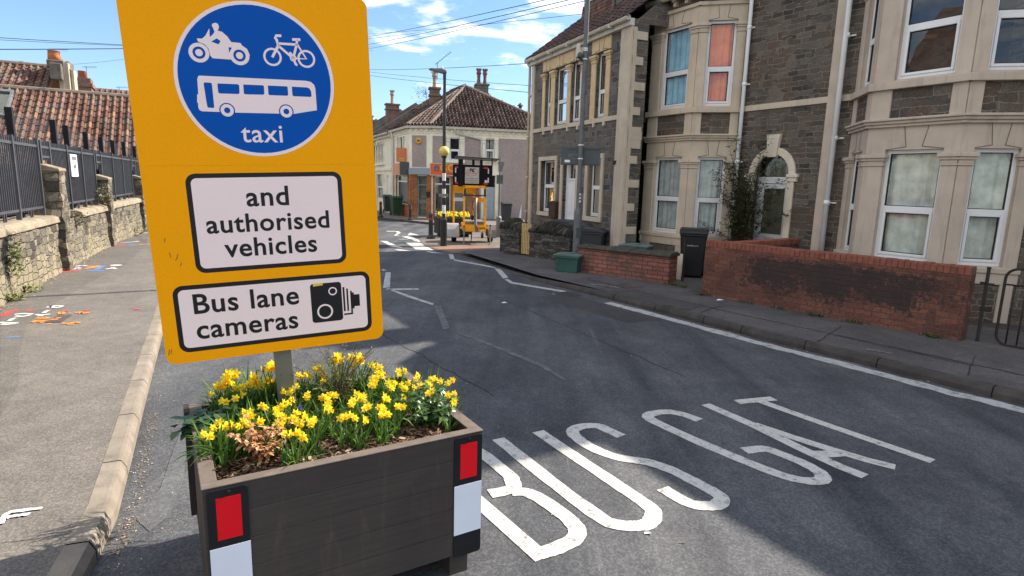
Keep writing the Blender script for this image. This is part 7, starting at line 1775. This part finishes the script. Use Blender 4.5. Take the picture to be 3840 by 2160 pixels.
# ================================================================== DAFFODILS
FPi = FP.inverted()
def daff_meshes(seed, faceaz):
    r = random.Random(seed); Hh = .2
    lean = Vector((r.uniform(-.03, .03), r.uniform(-.03, .03), 0))
    tip = Vector((lean.x, lean.y, Hh)); fd = Vector((sin(faceaz), cos(faceaz), r.uniform(-.35, .02))).normalized()
    stem = MB(); pts = [Vector((0, 0, -.01)), lean * .3 + Vector((0, 0, Hh * .5)), tip + Vector((0, 0, -.012)) - fd * .022, tip + Vector((0, 0, .004)) - fd * .016, tip - fd * .006]
    stem.tube(crom(pts, 4), .0022, 5)
    up = Vector((0, 0, 1)); s = fd.cross(up).normalized(); u = s.cross(fd)
    pet = MB(); rot = r.uniform(0, pi / 3)
    for k in range(6):
        an = rot + k * pi / 3; e = s * cos(an) + u * sin(an); t = fd.cross(e); bk = r.uniform(-.004, .001); L = r.uniform(.026, .031); w = .0085
        c = tip + fd * (.0005 * (k % 2))
        vs = [c + e * .003, c + e * L * .5 + t * w + fd * bk * .4, c + e * L * .82 + t * w * .62 + fd * bk, c + e * L + fd * bk * 1.4, c + e * L * .82 - t * w * .62 + fd * bk, c + e * L * .5 - t * w + fd * bk * .4, c + e * L * .55 + fd * (bk * .4 + .0018)]
        pet.add(vs, [(0, 1, 6), (1, 2, 6), (2, 3, 6), (3, 4, 6), (4, 5, 6), (5, 0, 6)], r.random())
    tr = MB(); n = 10; rings = []
    for rad, d in ((.006, .0), (.0072, .009), (.008, .016), (.011, .021)):
        rings.append([tip + fd * d + (s * cos(2 * pi * k / n) + u * sin(2 * pi * k / n)) * rad * (1 + (.12 if d > .02 and k % 2 else 0)) for k in range(n)])
    vs = [p for q in rings for p in q]; fs = [(i * n + k, i * n + (k + 1) % n, (i + 1) * n + (k + 1) % n, (i + 1) * n + k) for i in range(3) for k in range(n)]; fs.append(tuple(range(n)))
    tr.add(vs, fs, r.random())
    lf = MB()
    for _ in range(7):
        az = r.uniform(0, 2 * pi); L = r.uniform(.12, .23); bend = r.uniform(.15, .75); w = r.uniform(.0035, .006); d = Vector((cos(az), sin(az), 0)); sd = Vector((-sin(az), cos(az), 0)); b0 = Vector((r.uniform(-.02, .02), r.uniform(-.02, .02), -.005)); pr = []
        for k in range(7):
            t = k / 6; th = bend * t * 1.3; p = b0 + d * (L * t * sin(th) * .9 + .01 * t) + Vector((0, 0, L * t * cos(th * .95))); ww = w * (1 - max(0, t - .7) / .3 * .92); pr.append((p - sd * ww, p + sd * ww, p + Vector((0, 0, 0)) - d * .002))
        q = r.random()
        for k in range(6): lf.add([pr[k][0], pr[k][2], pr[k + 1][2], pr[k + 1][0]], [(0, 1, 2, 3)], q); lf.add([pr[k][2], pr[k][1], pr[k + 1][1], pr[k + 1][2]], [(0, 1, 2, 3)], q)
    return stem, pet, tr, lf, tip
M['stem'] = m_leaf('flower_stem', [(0, (.05, .1, .02)), (1, (.09, .15, .03))], .1)
protos = []
for i in range(7):
    faz = radians([150, 120, 175, 95, 200, 60, 140][i])
    s_, p_, t_, l_, tip = daff_meshes(20 + i, faz)
    e = thing('daffodil', 'small yellow daffodil in flower in the front planter', 'flower', Matrix.Identity(4), 'daffodils in the front planter')
    s_.obj('stem', M['stem'], e, fix=False); p_.obj('petals', M['petal'], e, fix=False); t_.obj('trumpet', M['trumpet'], e, fix=False, smooth=True); l_.obj('leaves', M['strap'], e, fix=False)
    protos.append([e, tip, False])
BL = [(445,245),(425,290),(395,300),(370,330),(345,315),(300,365),(490,368),(390,410),(450,330),(530,300),(510,320),(560,265),(605,225),(600,300),(640,280),(655,205),(720,205),(740,238),(660,285),(725,275),(580,320),(570,290),(785,285),(815,315),(770,310),
(740,345),(790,395),(880,365),(740,415),(720,440),(630,440),(505,470),(520,500),(590,520),(300,615),(350,535),(410,545),(320,565),(470,555),(530,540),(700,455),(740,510),(720,545),(785,510),(820,475),(860,490),(840,540),(880,520),(910,530),(780,600),(825,592),(850,620),(700,480),
(870,245),(900,260),(950,215),(985,255),(970,285),(1060,250),(1055,145),(1040,165),(1180,145),(1195,165),(1165,175),(1265,190),(1290,210),(1300,235),(1330,255),(1320,240),(1270,285),(1275,310),(1265,270),(1425,225),(1460,228),(1540,248),(1400,300),(1440,310),(1385,325),(1460,330),(1555,310),(1620,275),(1640,270),(1610,310),(1715,298),(1720,368),(1755,402),(1595,360),(1450,385),
(985,380),(1010,370),(965,385),(1000,425),(1015,460),(1155,400),(1180,365),(1200,380),(1215,395),(1245,435),(1335,400),(1340,385),(1310,440),(1330,450),(1360,480),(1420,435),(1110,495),(1135,485),(1215,508)]
rd2 = random.Random(31)
BL += [(x + rd2.uniform(-42, 42), y + rd2.uniform(-20, 24)) for x, y in BL if rd2.random() < .95]
bases = []
for i, (x, y) in enumerate(BL):
    px, py = 600 + x * .628, 1250 + y * .628
    z = SOIL + .17
    while True:
        p = G(px, py, z); l = FPi @ p
        if l.y < PD - .09 or z > 1.25: break
        z += .01
    if l.y < .1: z = SOIL + .13; p = G(px, py, z)
    pr = protos[i % 7] if rd2.random() < .5 else rd2.choice(protos)
    sc = max(.72, min(1.9, (z - SOIL) / .2)); wide = 1.0 if sc < 1.25 else 1.0 / sc * 1.2
    rz = rd2.uniform(-.45, .45)
    Rm = Matrix.Rotation(rz, 4, 'Z') @ Matrix.Diagonal((sc * wide * .98, sc * wide * .98, sc, 1))
    off = Rm @ pr[1]
    base = p - off
    lb_ = FPi @ base
    Mx = Matrix.Translation(base) @ Rm
    bases.append((lb_.x, lb_.y))
    if not pr[2]: pr[0].matrix_world = Mx; pr[2] = True
    else: clone(pr[0], Mx)
for pr in protos:
    if not pr[2]: pr[0].matrix_world = Matrix.Translation(FP @ Vector((.6, .5, SOIL)))
# extra strap foliage of the same bulbs
def blades(name, label, spots, n, Lr, spread, mat, rg, w=(.0035, .006)):
    m = MB()
    for (cx, cy) in spots:
        for _ in range(n):
            az = rg.uniform(0, 2 * pi); L = rg.uniform(*Lr); bend = rg.uniform(.1, 1.0); ww = rg.uniform(*w); d = Vector((cos(az), sin(az), 0)); sd = Vector((-sin(az), cos(az), 0)); b0 = Vector((cx + rg.gauss(0, spread), cy + rg.gauss(0, spread), SOIL)); pr = []
            for k in range(6):
                t = k / 5; th = bend * t * 1.4; p = b0 + d * (L * t * sin(th) * .9) + Vector((0, 0, L * t * cos(th * .9))); q = ww * (1 - max(0, t - .65) / .35 * .93); pr.append((p - sd * q, p + sd * q))
            r = rg.random()
            for k in range(5): m.add([pr[k][0], pr[k][1], pr[k + 1][1], pr[k + 1][0]], [(0, 1, 2, 3)], r)
    m.T = None
    mm = MB(FP); mm.add(m.v, m.f); mm.r = m.r
    o = mm.obj(name, mat, fix=False); tag(o, label, 'plant'); return o
def loc(x, y, z=SOIL):
    l = FPi @ G(600 + x * .628, 1250 + y * .628, z); return (l.x, l.y)
rg = random.Random(77)
clump = lambda pts: [loc(*p) for p in pts]
blades('bulb_foliage', 'strap leaves at the back left of the front planter', clump([(420, 420), (520, 400), (600, 380), (680, 380), (480, 470)]), 26, (.12, .24), .05, M['strap'], rg)
blades('bulb_foliage', 'long strap leaves leaning over the left rim of the front planter', clump([(330, 760), (420, 720), (380, 790), (470, 700)]), 30, (.14, .25), .035, M['strap'], rg, (.005, .008))
blades('bulb_foliage', 'dense strap leaves in the middle of the front planter', clump([(640, 600), (740, 650), (700, 620), (820, 640), (880, 620), (760, 560)]), 26, (.12, .24), .045, M['strap'], rg)
blades('bulb_foliage', 'strap leaves of the front centre daffodil clump near the bark', clump([(1290, 600), (1330, 610), (1250, 580), (1180, 570)]), 26, (.12, .24), .035, M['strap'], rg)
blades('bulb_foliage', 'strap leaves at the right side of the front planter', clump([(1480, 420), (1560, 440), (1400, 430), (1640, 430)]), 18, (.12, .24), .045, M['strap'], rg)
blades('bulb_foliage', 'strap leaves around the twiggy shrub in the front planter', clump([(940, 450), (900, 400), (990, 470), (1060, 470), (850, 420)]), 20, (.12, .24), .04, M['strap'], rg)
# ---- shrubs and smaller plants
def leafy(mb, c, d, L, w, r, rg, fold=.25):
    d = d.normalized(); s = d.cross(Vector((rg.uniform(-.3, .3), rg.uniform(-.3, .3), 1))).normalized(); n = s.cross(d).normalized(); k = r
    a = c; m1 = c + d * L * .35; m2 = c + d * L * .72 - n * L * .08; t = c + d * L - n * L * .2
    mb.add([a, m1 + s * w + n * w * fold, m2 + s * w * .75 + n * w * fold, t, m2 - s * w * .75 + n * w * fold, m1 - s * w + n * w * fold, m1 - n * .0, m2], [(0, 1, 6), (1, 2, 7, 6), (2, 3, 7), (0, 6, 5), (6, 7, 4, 5), (7, 3, 4)], k)
def bush(name, label, base, H, R, nst, nl, L, w, mat, wood, rg, droop=.2, leaf_from=.25, up=.3, cat='plant', r0=.004, jag=.4):
    t = thing(name, label, cat, Matrix.Translation(base)); st = MB(); lf = MB()
    for i in range(nst):
        az = 2 * pi * i / nst + rg.uniform(-.4, .4); out = R * rg.uniform(.25, 1.0); h = H * rg.uniform(.55, 1.05); tip = Vector((cos(az) * out, sin(az) * out, h)); mid = Vector((cos(az) * out * .35, sin(az) * out * .35, h * .6)); pts = crom([Vector((rg.uniform(-.02, .02), rg.uniform(-.02, .02), -.02)), mid, tip], 5); st.tube(pts, r0, 4, r0 * .35)
        for k in range(nl):
            q = leaf_from + (1 - leaf_from) * (k + rg.random()) / nl; f = q * (len(pts) - 1); j = min(int(f), len(pts) - 2); c = pts[j].lerp(pts[j + 1], f - j); a2 = rg.uniform(0, 2 * pi); d = Vector((cos(a2), sin(a2), rg.uniform(-droop, up))); leafy(lf, c, d, L * rg.uniform(1 - jag, 1 + jag * .6), w * rg.uniform(.7, 1.2), rg.random(), rg)
    st.obj('stem', wood, t, fix=False); lf.obj('leaves', mat, t, fix=False); return t
M['twig'] = plain('brown_twig', (.09, .055, .03), .8, .3, 20); M['twig_green'] = plain('green_stem', (.07, .09, .03), .7, .2, 20)
M['rosemary'] = m_leaf('narrow_olive_leaf', [(0, (.045, .06, .02)), (.6, (.08, .1, .03)), (1, (.14, .15, .06))], .2)
M['bronze'] = m_leaf('bronze_leaf', [(0, (.34, .13, .06)), (.35, (.55, .25, .12)), (.7, (.66, .36, .2)), (.9, (.42, .38, .09)), (1, (.7, .5, .28))], .25)
M['ivy'] = m_leaf('dark_lobed_leaf', [(0, (.018, .045, .018)), (.6, (.035, .08, .03)), (.9, (.06, .12, .04)), (1, (.12, .22, .03))], .2, .35, .5)
M['skimmia'] = m_leaf('glossy_oval_leaf', [(0, (.025, .06, .015)), (.5, (.05, .11, .025)), (.85, (.09, .16, .05)), (1, (.2, .32, .03))], .2, .32, .55)
M['sage'] = m_leaf('pale_green_leaf', [(0, (.06, .1, .05)), (1, (.16, .22, .1))], .2)
gp_ = lambda x, y, z=SOIL: FP @ Vector((*loc(x, y, z), z))
tw = bush('twiggy_shrub', 'open twiggy shrub with narrow olive leaves at the back of the front planter', gp_(1080, 470), .40, .30, 34, 34, .024, .0035, M['rosemary'], M['twig'], rg, .1, .12, .9, r0=.0028)
bush('bronze_shrub', 'small shrub with orange bronze leaves at the front left of the front planter', gp_(610, 790), .21, .16, 30, 17, .028, .0085, M['bronze'], M['twig'], rg, .6, .1, .5)
bush('lobed_plant', 'dark green lobed plant hanging over the left rim of the front planter', gp_(285, 620), .13, .17, 20, 8, .075, .026, M['ivy'], M['twig_green'], rg, .5, .4, .25)
bush('lobed_plant', 'dark green leafy plant low among the daffodils at the back left', gp_(560, 480), .12, .2, 12, 6, .06, .02, M['ivy'], M['twig_green'], rg, .5, .4, .3)
bush('glossy_shrub', 'glossy oval leaved shrub at the right end of the front planter', gp_(1600, 560), .2, .19, 26, 13, .045, .013, M['skimmia'], M['twig_green'], rg, .5, .25, .5)
bush('pale_herb', 'small pale green herb in the bark in the middle of the front planter', gp_(1050, 610), .07, .07, 12, 8, .02, .008, M['sage'], M['twig_green'], rg, .4, .2, .5)
bush('green_tuft', 'small feathery green tuft by the front rim of the planter', gp_(950, 750), .05, .07, 26, 7, .016, .002, M['strap'], M['twig_green'], rg, .3, .1, .8)
blf = plain('blue_floret', (.09, .07, .5), .6, .2, 60)
for (x, y), lab in zip([(575, 340), (835, 432)], ['blue grape hyacinth at the back left of the front planter', 'blue grape hyacinth flowers in the middle of the front planter']):
    p = G(600 + x * .628, 1250 + y * .628, SOIL + .12); t = thing('grape_hyacinth', lab, 'flower', Matrix.Translation((p.x, p.y, SOIL))); m = MB(); m.tube([(0, 0, -.01), (0, 0, .1)], .002, 4); m.obj('stem', M['stem'], t); m = MB()
    for k in range(34): an = k * 2.4; z = .095 + .032 * k / 34; q = .011 * (1 - .6 * k / 34); m.ball((cos(an) * q, sin(an) * q, z), .0042, 5, 3)
    m.obj('florets', blf, t)
# ================================================================== CLIMBING SHRUB by the arched door and weeds at the brick wall
M['laurel'] = m_leaf('dull_dark_leaf', [(0, (.02, .035, .014)), (.6, (.042, .062, .028)), (1, (.08, .1, .045))], .2, .5, .35)
rg = random.Random(41)
sb = RF @ Vector((8.3, 1.0, .15))
t = thing('tall_shrub', 'tall straggly evergreen shrub in front of the arched door', 'shrub', Matrix.Translation(sb)); st = MB(); lf = MB()
ux = RF.to_3x3() @ Vector((1, 0, 0)); uy = RF.to_3x3() @ Vector((0, 1, 0))
for i in range(58):
    tall = i < 7
    h = rg.uniform(2.4, 3.35) if tall else rg.uniform(1.0, 2.5); o = (rg.uniform(-.5, .8) if tall else rg.gauss(-.1, .5)); w = rg.uniform(-.3, .3)
    if not tall and h > 2.1: o = rg.gauss(.05, .35)
    p0 = Vector((0, 0, 0)) + ux * rg.uniform(-.12, .12); p2 = ux * o + uy * w + Vector((0, 0, h)); p1 = p0.lerp(p2, .5) + ux * (-o * .25 + rg.uniform(-.1, .1)) + Vector((0, 0, .15)); pts = crom([p0, p1, p2], 6); st.tube(pts, .012 if i < 12 else .007, 5, .002)
    nl = int(h * 30)
    for k in range(nl):
        q = .28 + .72 * (k + rg.random()) / nl; f = q * (len(pts) - 1); j = min(int(f), len(pts) - 2); c = pts[j].lerp(pts[j + 1], f - j) + Vector((rg.gauss(0, .03), rg.gauss(0, .03), rg.gauss(0, .03))); a2 = rg.uniform(0, 2 * pi); leafy(lf, c, Vector((cos(a2), sin(a2), rg.uniform(-.4, .4))), rg.uniform(.06, .12), rg.uniform(.012, .022), rg.random(), rg)
    for sp in range(4):   # side sprays
        f = rg.uniform(.45, .95) * (len(pts) - 1); j = min(int(f), len(pts) - 2); c = pts[j]; d = Vector((rg.uniform(-1, 1), rg.uniform(-1, 1), rg.uniform(-.1, .6))).normalized() * rg.uniform(.12, .32); st.tube([c, c + d * .5 + Vector((0, 0, .02)), c + d], .004, 4, .001)
        for k in range(9): leafy(lf, c + d * (k / 8), Vector((rg.uniform(-1, 1), rg.uniform(-1, 1), rg.uniform(-.3, .5))), rg.uniform(.05, .09), rg.uniform(.009, .016), rg.random(), rg)
st.obj('stem', M['twig'], t, fix=False); lf.obj('leaves', M['laurel'], t, fix=False)
def weed(label, P, n, R, rg, mat=None):
    m = MB()
    for _ in range(n):
        az = rg.uniform(0, 2 * pi); L = rg.uniform(.03, .11); d = Vector((cos(az), sin(az), rg.uniform(.1, 1.2))).normalized(); s = Vector((-sin(az), cos(az), 0)) * rg.uniform(.003, .009); c = Vector((rg.gauss(0, R), rg.gauss(0, R * .5), 0)); m.add([c - s * .4, c + d * L * .5 - s, c + d * L, c + d * L * .5 + s, c + s * .4], [(0, 1, 2, 3, 4)], rg.random())
    m.T = None; q = MB(Matrix.Rotation(radians(130), 4, 'Z')); q.add(m.v, m.f); q.r = m.r; o = q.obj('weed', mat or M['weed'], fix=False); o.location = P; tag(o, label, 'plant')
for (tt, n, lab) in ((.08, 70, 'low weed at the foot of the sooty brick wall near the iron gate'), (.33, 60, 'weed under the right half of the sooty brick wall'), (.47, 70, 'flat weed under the middle of the sooty brick wall'), (.62, 40, 'small weed under the left half of the sooty brick wall'), (.78, 36, 'tiny weed at the foot of the wall left of centre'), (.98, 60, 'weed at the left end of the sooty brick wall by the bin')):
    p = Vector((5.95, 7.62, .108)).lerp(Vector((3.47, 10.66, .108)), tt) + Vector((-.06, -.05, 0)); weed(lab, p, n, .07, rg)
weed('leafy weed at the right end of the low brick wall', Vector((3.2, 11.62, .108)), 90, .1, rg); weed('green weed at the foot of the rubble wall left of the gate', Vector((-.05, 16.1, .1)), 70, .1, rg)
weed('sprawling weed on the pavement beside the iron post', Vector((3.35, 11.35, .108)), 70, .1, rg)
# litter
def litter(label, P, s, mat, rz=0): m = MB(Matrix.Translation(P) @ Matrix.Rotation(rz, 4, 'Z')); m.add([(-s, -s * .4, .004), (s, -s * .5, .012), (s * .8, s * .5, .004), (0, s * .6, .02), (-s * .9, s * .4, .006)], [(0, 1, 2, 3, 4)]); tag(m.obj('litter', mat, fix=False), label, 'litter')
litter('scrap of white paper on the pavement below the sooty wall', G(2520 + 350 * .5124, 800 + 637 * .5124, .112), .06, M['upvc'], .3); litter('white scrap on the ground behind the iron gate', RF @ Vector((4.4, 1.6, .12)), .05, M['upvc'])
litter('pale scrap lying on the road below the letter U', L_(945, 838), .022, M['white_band']); litter('white fleck on the road far beyond the lettering', H_(1018, 697), .05, M['white_band'])
